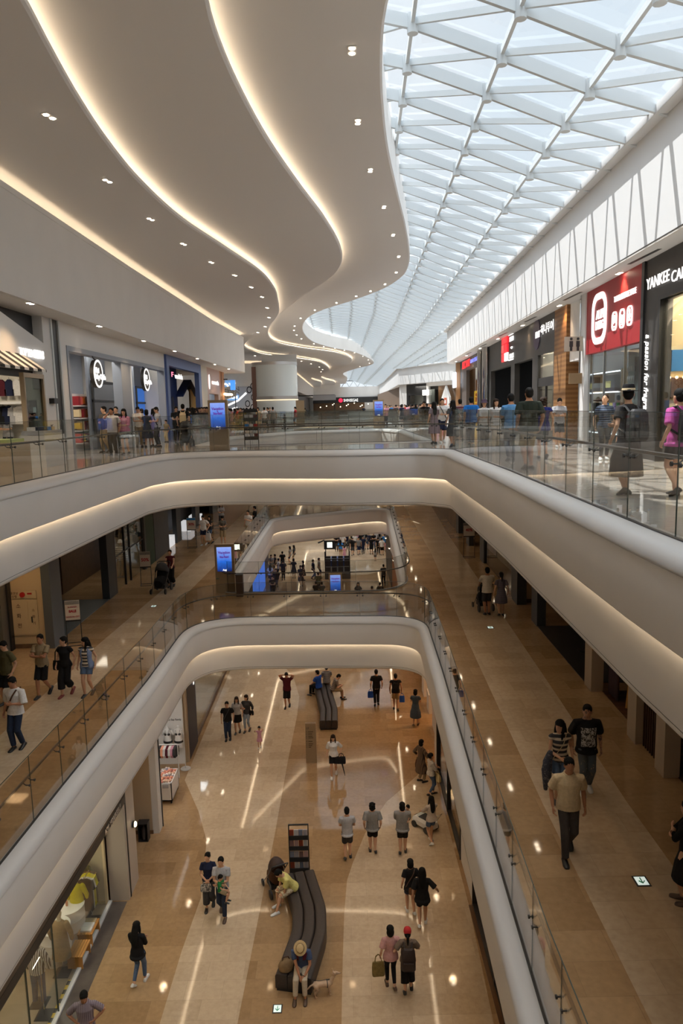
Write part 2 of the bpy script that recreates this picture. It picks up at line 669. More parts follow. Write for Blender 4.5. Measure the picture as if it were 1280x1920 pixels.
# ------------------------------------------------------------------ glass railings
def railing(loop, z, label, first=0, last=None, pw=1.35, brackets=True):
    t = thing('glass_railing', label, 'railing', (loop[0].x, loop[0].y, z))
    P = [Vector((p.x, p.y)) for p in loop]
    P = P[first:] + P[:first]
    L = [0]
    for i in range(1, len(P)):
        L.append(L[-1] + (P[i] - P[i - 1]).length)
    tot = L[-1]

    def at(s):
        for i in range(1, len(L)):
            if L[i] >= s:
                u = (s - L[i - 1]) / max(L[i] - L[i - 1], 1e-9)
                return P[i - 1].lerp(P[i], u)
        return P[-1]

    o0 = Vector((loop[0].x, loop[0].y))
    n = max(2, round(tot / pw))
    fine = [at(tot * i / (n * 6)) - o0 for i in range(n * 6 + 1)]
    sweep(MB(), fine, [(-.035, .0), (-.035, .045), (.012, .045), (.012, .0)], 0, False, close_prof=True, smooth=False).ob('base_channel', dark_m, t)
    hn = off(fine, -.11, False)
    MB().tube([(p.x, p.y, .86) for p in hn], .024, 8).ob('handrail', bronze, t)
    nn = normals(fine, False)
    for i in range(n):
        seg = fine[i * 6:i * 6 + 7]
        g = .006
        seg[0] = seg[0] + (seg[1] - seg[0]).normalized() * g
        seg[-1] = seg[-1] + (seg[-2] - seg[-1]).normalized() * g
        p = MB()
        sweep(p, seg, [(-.018, .04), (-.018, 1.33), (-.006, 1.33), (-.006, .04)], 0, False, close_prof=True, smooth=False)
        # polished dark edge of the pane
        sweep(p, seg, [(-.019, 1.327), (-.019, 1.333), (-.005, 1.333), (-.005, 1.327)], 0, False, close_prof=True, smooth=False, mi=1)
        e = seg[0]
        p.box((e.x - nn[i * 6].x * .012, e.y - nn[i * 6].y * .012, .69), (.008, .014, 1.28), math.atan2(nn[i * 6].y, nn[i * 6].x) + PI / 2, mi=1)
        p.ob('glass_pane', [rail_glass, edge_m], t)
        if brackets and i > 0:
            for d in (-.10, .10):
                c = fine[i * 6] + (fine[i * 6 + (1 if d > 0 else -1)] - fine[i * 6]).normalized() * abs(d)
                m = nn[i * 6]
                b = MB()
                b.tube([(c.x + m.x * .02, c.y + m.y * .02, .80), (c.x - m.x * .06, c.y - m.y * .06, .80), (c.x - m.x * .11, c.y - m.y * .11, .845)], .010, 6)
                b.tube([(c.x + m.x * .028, c.y + m.y * .028, .80), (c.x + m.x * .006, c.y + m.y * .006, .80)], .026, 8)
                b.ob('bracket', dark_m, t)
    return t


edge_m = pm('glass_edge', (.05, .07, .06), .2)
railing(A3, Z3, 'glass railing with bronze handrail around the near opening of the upper walkway')
railing(A2, Z2, 'glass railing with bronze handrail around the near opening of the middle walkway')
i0 = max(range(len(B3)), key=lambda i: B3[i].x - B3[i].y)
railing(B3 + [B3[0]], Z3, 'glass railing around the second opening of the upper walkway, beyond the bridge')
railing(B2 + [B2[0]], Z2, 'glass railing around the second opening of the middle walkway, beyond the bridge')
railing(C3 + [C3[0]], Z3, 'glass railing around the third opening of the upper walkway', pw=2.4, brackets=False)
railing(C2 + [C2[0]], Z2, 'glass railing around the third opening of the middle walkway', pw=2.4, brackets=False)

# ------------------------------------------------------------------ outer walls
for n_, lo, hi in (('wall_left', (XL - .3, Y0, Z1 - .2), (XL, Y1, 8.6)), ('wall_right', (XR, Y0, Z1 - .2), (XR + .3, Y1, 8.6)),
                   ('wall_back', (XL, Y0 - .3, Z1 - .2), (XR, Y0, 8.6)), ('wall_front', (XL, Y1, Z1 - .2), (XR, Y1 + .3, 7.2))):
    struct(n_, MB().b2(lo, hi), plaster)

# ------------------------------------------------------------------ bulkheads over the shops
BL = fillet([(-8.2, Y0), (-8.15, 30), (-7.9, 48), (-7.35, 60.2), (-15.4, 62)], [0, 3, 4, 1.6, 0])
BR = fillet([(7.0, Y0), (7.0, 15), (8.95, 61.5), (16, 65)], [0, 4, 1.3, 0])
BL2 = fillet([(-15.4, 89), (-9.5, 92), (-7.2, 101), (-6.8, 112), (-6.8, Y1)], [0, 2, 3, 3, 0])
BR2 = fillet([(21.9, 97), (16, 102.5), (9.5, 118), (10.9, 175), (11, Y1)], [0, 1, .4, 3, 0])
for i, (p, z0, z1) in enumerate(((BL, 4.45, 7.2), (BL2, 4.4, 7.2))):
    mb = sweep(MB(), [q for q in p], [(.9, z0 + .0), (.05, z0), (0, z0 + .05), (0, z1 - .16)], 0, False)
    sweep(mb, p, [(0, z1 - .16), (.012, z1 - .165), (.012, z1 - .175), (-.0, z1 - .18)], 0, False, mi=1)
    sweep(mb, p, [(.0, z1 - .16), (-.015, z1 - .15), (-.015, z1), (.06, z1), (.06, z1 - .25), (.6, z1 - .25), (.6, z1 + .35)], 0, False)
    struct('wall_bulkhead_left_%d' % (i + 1), mb, [plaster, dark_m])
    st = MB()
    sweep(st, p, [(.10, z1 - .24), (.18, z1 - .24), (.18, z1 - .20), (.10, z1 - .20)], 0, False, close_prof=True, smooth=False)
    tag(st.ob('cove_light', led), 'warm LED strip along the top of the left bulkhead, %s part' % ['near', 'far'][i], 'light')
for i, (p, z0, z1) in enumerate(((BR, 4.9, 7.45), (BR2, 4.9, 7.45))):
    mb = sweep(MB(), p, [(-.9, z0 + .0), (-.05, z0), (0, z0 + .04), (0, z1)], 0, False)
    sweep(mb, p, [(0.0, z1 - .02), (.26, z1 - .02), (.27, z1), (.27, z1 + .16), (-.3, z1 + .16)], 0, False)  # overhanging lip, added and sized to shade the top of the bulkhead
    sweep(mb, p, [(.0, z0 + .05), (.012, z0 + .055), (.012, z0 + .07), (0, z0 + .075)], 0, False, mi=1)
    struct('wall_bulkhead_right_%d' % (i + 1), mb, [pm('white_board', (.74, .74, .74), .55, spec=.3), dark_m])
# soffits in front of and above the shops, and the roof behind the bulkheads
struct('ceiling_left', MB().prism([(XL, Y0), (-8.15, Y0), (-8.1, 30), (-7.85, 48), (-7.6, 57), (-8.3, 60.2), (XL, 61.9)], 4.46, 4.5).prism([(XL, 89.1), (-9.4, 92.3), (-7.1, 101), (-6.75, 112), (-6.75, Y1), (XL, Y1)], 4.41, 4.45), soffit_m)
struct('ceiling_right', MB().prism([(XR, Y0), (7.0, Y0), (7.0, 15), (8.85, 60.4), (10, 62.2), (XR, 67.5)][::-1], 4.91, 4.95).prism([(XR, 97), (16, 102.5), (9.5, 118), (10.9, 175), (11, Y1), (XR, Y1)], 4.91, 4.95), soffit_m)
struct('ceiling_roof_right', MB().prism([(XR, Y0), (7.1, Y0), (7.1, 15), (9.05, 61), (10.2, 62.8), (16, 65.5), (XR, 68)][::-1], 7.55, 7.7).prism([(XR, 97), (16.1, 102.6), (9.6, 118), (11, 175), (11.1, Y1), (XR, Y1)], 7.55, 7.7).b2((15.8, 60, 7.5), (XR, 110, 7.7)), plaster)
struct('wall_end', MB().b2((-7, 200, 4.3), (11.2, 200.4, 7.2)).b2((-7, 203, 0), (11.2, 203.3, 4.4)).b2((-7, 200.1, 7.0), (.5, 200.4, 9.9)), plaster)

# ------------------------------------------------------------------ the ceiling: three stepped layers with swinging edges
c2 = curve_fn([(-3.6, -6), (-4.0, 6), (-4.48, 11.6), (-4.71, 13.4), (-4.91, 15.2), (-5.07, 17.4), (-5.12, 20.3), (-4.86, 24.3), (-4.16, 28.5), (-3.32, 33.8), (-3.12, 38), (-3.2, 41), (-3.7, 47.8), (-4.88, 54.2), (-6.6, 60.9), (-8.4, 68), (-8.96, 74.3), (-8.0, 82.7), (-5.2, 89), (-2.6, 97), (-1.5, 110), (-1.5, 120), (-3.5, 133), (-5.5, 150), (-4, 170), (-5, 206)])
c3 = curve_fn([(-2.0, -6), (-1.9, 6), (-1.9, 12.3), (-1.95, 13.3), (-1.88, 15.3), (-1.57, 18.5), (-1.01, 22.2), (-.31, 26.3), (.21, 30.6), (.26, 34), (-.25, 37.4), (-2.21, 44.3), (-4.3, 53), (-5.6, 61), (-6.05, 68), (-5.6, 73.5), (-3.6, 79.5), (-.46, 86), (1.47, 95), (1.9, 104), (.6, 118), (-2, 135), (-3.5, 155), (-1, 180), (-1, 206)])
ce = curve_fn([(1.6, -6), (1.2, 6), (1.02, 12.9), (.97, 13.9), (1.01, 15.4), (1.13, 17.2), (1.45, 20.3), (2.0, 24.2), (2.75, 29.3), (3.38, 34.5), (3.55, 37.5), (3.45, 39.8), (2.75, 43.3), (1.0, 47.8), (-.8, 51.5), (-2.05, 55.6), (-2.76, 60.9), (-2.95, 67.5), (-2.4, 75.9), (-.7, 83), (1.7, 89.4), (4.2, 102), (5.4, 112), (5.2, 119), (3.2, 128), (1, 145), (2, 165), (2, 206)])


def bulk(y):
    if y < 60:
        return -8.2 + .02 * max(0, y - 30)
    if y < 100:
        return XL
    return -7.0


ys = [Y0 + .5 * i for i in range(int((Y1 - Y0) / .5) + 1)]
for nm, fl, fr, z0, th in (('ceiling_outer', lambda y: bulk(y) - 1.2, lambda y: max(c2(y), bulk(y) + .3), 7.5, .12),
                           ('ceiling_middle_band', lambda y: max(c2(y), bulk(y) + .3) - 1.6, lambda y: max(c3(y), c2(y) + .15), 7.85, .12),
                           ('ceiling_inner', lambda y: max(c3(y), c2(y) + .15) - 1.6, lambda y: ce(y), 8.2, .12)):
    rings = []
    for y in ys:
        a, b = fl(y), fr(y)
        rings.append([(a, y, z0), (b - .05, y, z0), (b, y, z0 + .03), (b, y, z0 + th), (a, y, z0 + th)])
    struct(nm, MB().loft(rings, True, 0, False), pm('ceiling_paint', (.79, .785, .785), .6, spec=.3))
for f, z, nm in ((lambda y: max(c2(y), bulk(y) + .3), 7.62, 'outer'), (lambda y: max(c3(y), c2(y) + .15), 7.97, 'middle')):
    st = MB()
    sweep(st, [Vector((f(y), y)) for y in ys if 0 < y < 200], [(.12, .01), (.20, .01), (.20, .05), (.12, .05)], z, False, close_prof=True, smooth=False)
    tag(st.ob('cove_light', led), 'warm LED strip hidden along the swinging edge of the %s ceiling layer' % nm, 'light')
mb = MB()
rings = [[(ce(y) - .004, y, 8.26), (ce(y) - .004, y, 9.5), (ce(y) - .12, y, 9.5), (ce(y) - .12, y, 8.26)] for y in ys]
mb.loft(rings, True, 0, False)
rings = [[(XL, y, 8.45), (ce(y) - .05, y, 8.45), (ce(y) - .05, y, 8.55), (XL, y, 8.55)] for y in ys]
mb.loft(rings, True, 0, False)
struct('ceiling_roof_left', mb, plaster)

# ------------------------------------------------------------------ skylight: triangulated steel shell and its panes
XC = [-7.55, -5.7, -3.85, -2.0, -.15, 1.7, 3.55, 5.4, 7.2]
ZC = [9.2, 9.6, 9.85, 9.9, 9.75, 9.35, 8.7, 8.0, 7.52]
XF = [9.0, 10.9, 12.7, 14.5, 16.4]
ZF = [7.5, 7.7, 7.8, 7.7, 7.5]


def rim(y):
    return 7.06 if y < 15 else 7.06 + (y - 15) * .042


rows = []
y = 16.4 - 1.83 * 12
while y < 204:
    r = []
    dx = .03 * (min(y, 62) - 16)
    for x, z in zip(XC, ZC):
        r.append(Vector((x + dx, y, z)))
    if y < 61 or y > 116:
        r[-1] = Vector((rim(y) if y < 61 else 10.6, y, 7.52))
    else:
        r += [Vector((x + .9, y, z)) for x, z in zip(XF, ZF)]
    rows.append(r)
    y += 1.83
fr, pn = MB(), MB()
for j, r in enumerate(rows):
    keep = [ce(p.y) - 2.2 < p.x for p in r]
    for i, p in enumerate(r):
        if not keep[i]:
            continue
        if i + 1 < len(r):
            fr.beam(p - Vector((0, 0, .02)), r[i + 1] - Vector((0, 0, .02)), .09, .26, up=(0, 0, 1))
        if p.x < rim(p.y) - .2 or p.y > 61:
            fr.tube([p - Vector((0, 0, .24)), p + Vector((0, 0, .14))], .115, 10)
        if j + 1 < len(rows) and i < len(rows[j + 1]):
            q = rows[j + 1][i]
            fr.beam(p, q, .075, .13)
            if i + 1 < len(r) and i + 1 < len(rows[j + 1]):
                fr.beam(q, r[i + 1], .075, .13)
                u = Vector((0, 0, .17))
                pn.add([p + u, r[i + 1] + u, q + u], [(0, 1, 2)])
                pn.add([r[i + 1] + u, rows[j + 1][i + 1] + u, q + u], [(0, 1, 2)])
struct('ceiling_skylight_frame', fr, steel_w)
struct('window_1', pn, sky_glass)
fr = MB()
for i in range(5):
    for j in range(2):
        x, z = .8 + 2.2 * i, 7.2 + 1.7 * j
        a, b_, c, d = (x, 203.5, z), (x + 2.2, 203.5, z), (x + 1.1, 203.5, z + 1.7), (x + 3.3, 203.5, z + 1.7)
        fr.beam(a, c, .18, .18, up=(0, 1, 0)).beam(c, b_, .18, .18, up=(0, 1, 0)).beam(a, b_, .18, .18, up=(0, 1, 0)).beam(c, d, .18, .18, up=(0, 1, 0))
struct('window_2', fr, steel_w)

# ------------------------------------------------------------------ downlights
def make_dl(label, group, r=.058, gap=.10):
    t = thing('downlight', label, 'light', group=group)
    MB().box((0, 0, .004), (gap * 2 + r * 2.4, r * 2.8, .012)).ob('trim_plate', plaster, t)
    for s in (-1, 1):
        MB().lathe([(r, -.012), (r * .96, -.006), (0.001, -.006)], 12, (s * gap, 0, 0)).ob('lens', lens, t)
    return t


def spot(loc, energy, size=1.9, col=WARM, blend=.6, aim=None):
    l = bpy.data.lights.new('lamp', 'SPOT')
    l.energy = energy * LAMP
    l.color = col
    l.spot_size = size
    l.spot_blend = blend
    l.shadow_soft_size = .12
    o = bpy.data.objects.new('lamp', l)
    COL.objects.link(o)
    o.location = loc
    if aim is not None:
        o.rotation_euler = (Vector(aim) - Vector(loc)).to_track_quat('-Z', 'Y').to_euler()
    return o


dl0 = None


def downlight(x, y, z, rz, label, group):
    global dl0
    if dl0 is None:
        dl0 = make_dl(label, group)
        o = dl0
    else:
        o = copy_tree(dl0, label=label)
        o['group'] = group
    o.location = (x, y, z)
    o.rotation_euler.z = rz
    return o


T1 = [(-5.55, 5), (-5.65, 10.3), (-5.76, 15.9), (-5.91, 20.15), (-5.78, 24.06), (-5.49, 27.6), (-5.07, 31), (-4.54, 34), (-4.19, 37.3), (-3.99, 40.5), (-4.13, 44.8), (-4.46, 49.4), (-5.23, 54.6), (-6.2, 58.5), (-8.6, 62), (-9.6, 66), (-10.2, 71), (-10, 77), (-9.2, 83), (-7.6, 86), (-6, 89.5), (-4.6, 94), (-3.6, 100), (-2.7, 108), (-2.4, 115), (-2.8, 122)]
T3 = [(.35, 6), (.3, 11), (.41, 15), (.61, 18.5), (1.06, 22.1), (1.69, 26), (2.3, 30.1), (2.86, 34.3), (3.05, 38.2), (2.7, 41.7), (2.0, 44), (1.2, 45.8), (0, 48.4), (-1.5, 51.7), (-2.7, 56), (-3.45, 61), (-3.7, 64.2), (-3.7, 68.3), (-3.46, 72), (-2.44, 77.6), (-1.5, 81.5), (-.3, 84.2), (.8, 87.3), (2.07, 91.5), (3.3, 98), (4.3, 105.5), (4.8, 113.5), (3.6, 122)]
for i, (x, y) in enumerate(T1):
    downlight(x, y, 7.485, PI / 2 - .3, 'twin downlight recessed in the outer white ceiling layer', 'outer ceiling downlights')
    if y < 100:
        spot((x, y, 7.4), 70 if y < 13 else 130, 1.5, aim=(x + 1.6, y + .3, -12))
for i, (x, y) in enumerate(T3):
    downlight(x, y, 8.185, PI / 2, 'twin downlight recessed in the inner white ceiling layer beside the skylight', 'inner ceiling downlights')
    if y < 100:
        spot((x, y, 8.1), 70 if y < 13 else 130, 1.5, aim=(x - .8, y + .3, -12))
for i in range(19):     # under the bulkheads, in front of the shops
    y = 3.7 + i * 5.5
    if y > 58:
        break
    downlight(-8.45 + .012 * y, y, 4.435, PI / 2, 'twin downlight in the soffit over the left-hand shop fronts', 'left soffit downlights')
    spot((-8.45 + .012 * y, y, 4.4), 170, 1.9)
for i in range(9):
    y = 7.0 + i * 6.3
    xr = 7.45 + max(0, y - 15) * .042
    downlight(xr, y + .8, 4.885, PI / 2, 'twin downlight in the soffit over the right-hand shop fronts', 'right soffit downlights')
    spot((xr, y + .8, 4.85), 150, 1.8)
    if y < 55:
        o = MB().b2((xr - .26, y - 2.2, 4.895), (xr - .16, y - .4, 4.905)).ob('air_slot', dark_m)
        tag(o, 'black linear air slot in the soffit over the right-hand shop fronts', 'vent', 'right soffit air slots')
for i in range(20):     # middle floor, under the upper slab
    y = 2.5 + i * 3.1
    for x in (-7.9, 5.0):
        downlight(x, y, Z3 - 1.965, PI / 2, 'added twin downlight brightening the beige wall beside the middle walkway', 'middle soffit downlights')
        spot((x, y, Z3 - 2.0), 8 if y < 14 else 17, 2.0)
for i in range(14):     # ground floor, under the middle slab
    y = 5.0 + i * 4.0
    for x in (-6.05, 3.2):
        downlight(x, y, Z2 - 1.965, PI / 2, 'twin downlight in the soffit above the ground floor', 'lower soffit downlights')
        spot((x, y, Z2 - 2.0), 15 if y < 16 else 28, 2.1)
downlight(-10.35, 21.6, Z3 - 1.965, 0, 'added twin downlight brightening the beige wall beside the middle walkway', 'middle soffit downlights')  # extra lamp, added to brighten the beige hydrant wall
spot((-10.35, 21.6, Z3 - 2.0), 120, 2.2)
for y in (27.9, 55):
    for x in (-3.5, 0, 2.5):
        spot((x, y, Z3 - 2.0), 8 if y < 14 else 17, 2.0)
        spot((x, y + .3, Z2 - 2.0), 15 if y < 16 else 28, 2.1)
for i in range(9):      # far part of the upper floor and court
    y = 64 + i * 14
    for x in (-9, 9):
        spot((x, y, 4.2), 120, 2.2)
        spot((x * .8, y, -2.2), 140, 2.2)
        spot((x * .8, y, -8.3), 160, 2.2)

# ------------------------------------------------------------------ people
SKIN = pm('skin', sy((205, 160, 130)), .5, spec=.3)
SKIN2 = pm('skin_tan', sy((178, 128, 98)), .5, spec=.3)
HAIR = pm('hair_black', (.010, .009, .008), .75, spec=.15)
HAIRB = pm('hair_brown', (.03, .018, .012), .75, spec=.15)
EYE = pm('eye_dark', (.02, .015, .012), .3)
LIP = pm('lip', sy((150, 80, 75)), .5)


def cl(name, rgb, rough=.85):
    return pm('cloth_' + name, sy(rgb), rough, spec=.2, var=.10, vs=25)


BLACK = cl('black', (30, 29, 30))
NAVY = cl('navy', (36, 42, 66))
DKGREY = cl('dark_grey', (66, 66, 68))
GREY = cl('grey', (138, 136, 134))
LTGREY = cl('light_grey', (178, 178, 182))
WHITE = cl('white', (226, 224, 222))
CREAM = cl('cream', (206, 186, 150))
JEAN = cl('denim', (84, 104, 134))
DKJEAN = cl('dark_denim', (44, 54, 74))
OLIVE = cl('olive', (92, 88, 62))
KHAKI = cl('khaki', (156, 138, 108))
PINK = cl('pink', (206, 150, 168))
MAGENTA = cl('magenta', (186, 84, 152))
BLUE = cl('blue', (40, 80, 170))
SKYB = cl('sky_blue', (60, 130, 200))
YELLOW = cl('pale_yellow', (214, 206, 128))
MAROON = cl('maroon', (88, 34, 44))
RED = cl('red', (180, 50, 52))
GREEN = cl('green', (40, 120, 66))
BROWN = cl('brown', (86, 60, 44))
LILAC = cl('lilac', (140, 132, 178))
SHOE_B = pm('shoe_black', (.02, .02, .02), .4)
SHOE_W = pm('shoe_white', (.72, .72, .70), .5)
SHOE_BR = pm('shoe_brown', (.09, .05, .03), .45)
SHOE_R = pm('shoe_red', (.22, .04, .035), .5)
FINAL = []


def ik(a, t, l1, l2, pole):
    a, t = Vector(a), Vector(t)
    d = t - a
    L = min(max(d.length, abs(l1 - l2) + .01), (l1 + l2) * .998)
    d.normalize()
    p = Vector(pole)
    p = (p - d * p.dot(d))
    p = p.normalized() if p.length > 1e-6 else Vector((0, 1, 0))
    ca = (l1 * l1 + L * L - l2 * l2) / (2 * l1 * L)
    h = l1 * math.sqrt(max(0, 1 - ca * ca))
    return a + d * (l1 * ca) + p * h, a + d * L


ARM = {'down': ((.255, .03, .885), (.3, -1, 0)), 'fwd': ((.235, .20, .93), (.3, -1, -.2)), 'back': ((.245, -.16, .90), (.5, -1, .2)),
       'hip': ((.175, .06, 1.03), (1, -.5, 0)), 'crossed': ((-.07, .22, 1.17), (1, .1, -.6)), 'chest': ((.09, .25, 1.16), (.9, -.3, -.8)),
       'head': ((.10, .02, 1.57), (1, .3, .4)), 'push': ((.19, .40, 1.02), (.5, -.6, -1)), 'phone': ((.07, .30, 1.20), (.6, -.3, -1)),
       'cheek': ((.09, .10, 1.50), (.6, .3, -1)), 'bag': ((.28, .04, .95), (.6, -1, 0)), 'belly': ((.05, .24, 1.02), (.8, -.5, -.5)),
       'carry': ((-.02, .26, 1.10), (.8, -.3, -.8)), 'lap': ((.10, .36, 1.02), (.8, -.5, -.3)), 'knee': ((.12, .42, .95), (.9, -.4, 0)),
       'link': ((.30, .16, 1.04), (.7, -.8, -.5)), 'reach': ((.45, .45, 1.05), (.5, -.6, -1)), 'out': ((.42, .10, 1.0), (.6, -1, 0))}


def person(label, loc, yaw=180, H=1.7, sex='m', skin=None, stride=.0, arms=('down', 'down'), lean=0, turn=0, nod=0, hair=('short', HAIR), top=None,
           bottom=None, shoes=SHOE_B, seat=None, vox=.012, group=None, belly=0, fat=1.0, hat=None, name='person', feet=None, face=True, deco=None):
    """yaw 0 faces along +y; right side is +x. stride > 0 puts the right foot forward"""
    skin = skin or SKIN
    k = H / 1.7
    t = thing(name, label, 'person', loc, R_(yaw), group)
    child = H < 1.25
    sw = .185 if sex == 'm' else .160
    sw *= fat ** .5
    hd = 1.0 if not child else 1.7 / H * .62 + .12
    dz = 0 if seat is None else (seat / k + .10) - .90
    hipz = .90 + dz
    RX = Matrix.Rotation(-lean, 3, 'X')
    piv = Vector((0, 0, hipz))

    def U(p):
        return RX @ (Vector(p) + Vector((0, 0, dz)) - piv) + piv

    # torso sections: z, half width, half depth, y shift
    f = fat
    if sex == 'm':
        T = [(.80, .10, .08, 0), (.86, .155 * f, .108 * f, -.01), (.95, .158 * f, .108 * f + belly * .5, belly * .4), (1.06, .148 * f, .100 * f + belly, belly * .8), (1.18, .158 * f, .106 * f + belly * .5, belly * .4), (1.29, .176 * f, .112, 0), (1.36, .166 * f, .098, -.01), (1.41, .125, .078, -.012), (1.45, .072, .060, -.008), (1.50, .052, .055, 0), (1.55, .05, .054, .008)]
    else:
        T = [(.80, .10, .08, 0), (.86, .160 * f, .112 * f, -.012), (.94, .156 * f, .106 * f, -.008), (1.06, .122 * f, .086 * f, .004), (1.17, .134 * f, .096 * f, .012), (1.27, .150 * f, .112, .016), (1.345, .142 * f, .088, -.004), (1.40, .105, .066, -.012), (1.445, .060, .050, -.008), (1.50, .045, .046, 0), (1.55, .043, .046, .008)]

    def tring(row, e=0, n=14):
        z, rx, ry, yo = row
        return [U(((rx + e) * math.cos(2 * PI * j / n), (ry + e) * math.sin(2 * PI * j / n) + yo, z)) for j in range(n)]

    def tint(z):
        for a, b in zip(T, T[1:]):
            if a[0] <= z <= b[0]:
                u = (z - a[0]) / (b[0] - a[0])
                return tuple(a[i] * (1 - u) + b[i] * u for i in range(4))
        return (z, *T[0 if z < 1 else -1][1:])

    body = MB()
    body.loft([tring(r) for r in T])
    # head
    hc0 = Vector((0, .012, 1.585))
    HM = Matrix.Rotation(turn, 3, 'Z') @ Matrix.Rotation(-nod, 3, 'X')
    nk = Vector((0, 0, 1.50))

    def Hd(p):
        q = HM @ (Vector(p) * hd + (hc0 + Vector((0, 0, .115 * (hd - 1))) - nk)) + nk
        return U(q)

    hr = [(-.118, .030, .030, .040), (-.108, .046, .050, .030), (-.085, .058, .068, .020), (-.05, .067, .082, .010), (-.01, .074, .092, .002), (.035, .077, .096, -.004), (.07, .071, .090, -.008), (.098, .053, .068, -.010), (.113, .028, .036, -.010)]
    body.loft([[Hd((rx * math.cos(2 * PI * j / 14), ry * math.sin(2 * PI * j / 14) + yo, z)) for j in range(14)] for z, rx, ry, yo in hr])
    body.tube([Hd((0, .088, .012)), Hd((0, .104, -.026)), Hd((0, .086, -.034))], [.010, .015, .010], 6, round_ends=True)
    for s in (-1, 1):
        body.ell(Hd((s * .077, -.006, -.012)), (.013, .022, .032), 8, 6)
    # arms
    sh, hands, fore = {}, {}, {}
    for s, pr in ((1, arms[1]), (-1, arms[0])):
        tg, pole = ARM[pr] if isinstance(pr, str) else pr
        a = U((s * sw, -.005, 1.36))
        w_ = U((s * tg[0], tg[1], tg[2]))
        e, w_ = ik(a, w_, .285, .255, RX @ Vector((s * pole[0], pole[1], pole[2])))
        sh[s] = (a, e, w_)
        g = f ** .7 * (1 if sex == 'm' else .86)
        body.tube([U((s * (sw - .075), -.005, 1.368)), a, a.lerp(e, .35), e, e.lerp(w_, .3), w_], [.046 * g, .052 * g, .047 * g, .038 * g, .039 * g, .025], 10, round_ends=True)
    # legs
    LEG = {}
    for s in (1, -1):
        hp = Vector((s * .085, 0, hipz))
        if seat is not None:
            fx = feet[s] if feet else (s * .11, .46, .085)
            an = Vector(fx)
            kn, an = ik(hp, an, .43, .42, (0, .7, 1))
            pitch = 0
        else:
            st = stride * s
            an = Vector((s * (.075 if stride else .095), st * .85, .085 + (0 if st >= 0 else min(.16, -st * .45))))
            if stride and st > 0:
                an.z = .085
            kn, an = ik(hp, an, .425, .42, (0, 1, 0))
            pitch = 0 if st >= 0 else min(.95, -st * 3.2)
            if feet:
                pitch = 0
        LEG[s] = (hp, kn, an, pitch)
        g = f ** .6
        body.tube([hp + Vector((0, 0, .02)), hp.lerp(kn, .3), hp.lerp(kn, .8), kn, kn.lerp(an, .3), kn.lerp(an, .75), an], [.088 * g, .084 * g, .062 * g, .054 * g, .058 * g, .042, .036], 10, round_ends=True)

    def foot(mb_, s, e=0.0, mi=0):
        hp, kn, an, pitch = LEG[s]
        P = Matrix.Rotation(-pitch, 3, 'X')
        sec = [(-.072, .022, .030, .035), (-.058, .034, .048, .05), (0, .037, .072, .06), (.06, .043, .046, .042), (.12, .046, .034, .032), (.165, .036, .026, .024), (.182, .018, .016, .014)]
        rings = []
        for y, rx, ht, _q in sec:
            ring = []
            for j in range(10):
                a = 2 * PI * j / 10
                z = max(-.5, math.sin(a))
                ring.append(an + P @ Vector((s * .012 + (rx + e) * math.cos(a), y + (e if y > 0 else -e), -.085 + (ht + e) * (z + .5) / 1.5 * 1.25)))
            rings.append(ring)
        mb_.loft(rings, True, mi)

    for s in (1, -1):
        foot(body, s)
    extra = MB()
    for s in (1, -1):
        a, e, w_ = sh[s]
        d = (w_ - e).normalized()
        cen = U((0, .05 if seat is None else .2, w_.z - dz))
        n = cen - w_
        n = n - d * n.dot(d)
        n = n.normalized() if n.length > 1e-4 else Vector((-s, 0, 0))
        side = d.cross(n).normalized()
        if side.dot(Vector((0, 1, .3))) < 0:
            side = -side            # thumb side
        g = 1.0 if sex == 'm' else .9
        pe = w_ + d * .085 * g
        extra.tube([w_ - d * .02, w_ + d * .03, pe], [.026 * g, .038 * g, .040 * g], 8, flat=(n, .42), round_ends=True)
        for i, L in enumerate((.070, .080, .074, .056)):
            b = pe + side * (.028 - .0185 * i) * g
            pts = [b]
            dd = d
            for q, fr_ in enumerate((.45, .32, .23)):
                an_ = (.30, .42, .40)[q] + .05 * i
                dd = (dd * math.cos(an_) + n * math.sin(an_)).normalized()
                pts.append(pts[-1] + dd * L * fr_ * g)
            extra.tube(pts, [.0092 * g, .0088 * g, .008 * g, .0068 * g], 6, round_ends=True)
        b = w_ + d * .028 + side * .030 * g
        td = (side * .75 + d * .75 + n * .35).normalized()
        td2 = (side * .25 + d * .9 + n * .5).normalized()
        extra.tube([b - td * .012, b + td * .038 * g, b + td * .038 * g + td2 * .030 * g], [.013 * g, .0105 * g, .008 * g], 6, round_ends=True)
    if face:
        for s in (-1, 1):
            extra.ell(Hd((s * .031, .0865, .006)), (.0125, .008, .006), 8, 5, 1)
            extra.tube([Hd((s * .014, .095, .026)), Hd((s * .032, .093, .031)), Hd((s * .048, .083, .026))], .0035, 4, 1)
        extra.tube([Hd((-.022, .088, -.066)), Hd((0, .096, -.064)), Hd((.022, .088, -.066))], [.003, .006, .003], 6, 2)
    for m in (body, extra):
        m.v = [(x * k, y * k, z * k) for x, y, z in m.v]
    b = body.ob('body', [skin, EYE, LIP], t)
    FINAL.append((b, vox, extra))

    def part(nm, mb_, m, rm=True, p=t):
        mb_.v = [(x * k, y * k, z * k) for x, y, z in mb_.v]
        o = mb_.ob(nm, m, p)
        if rm:
            FINAL.append((o, vox, None))
        return o

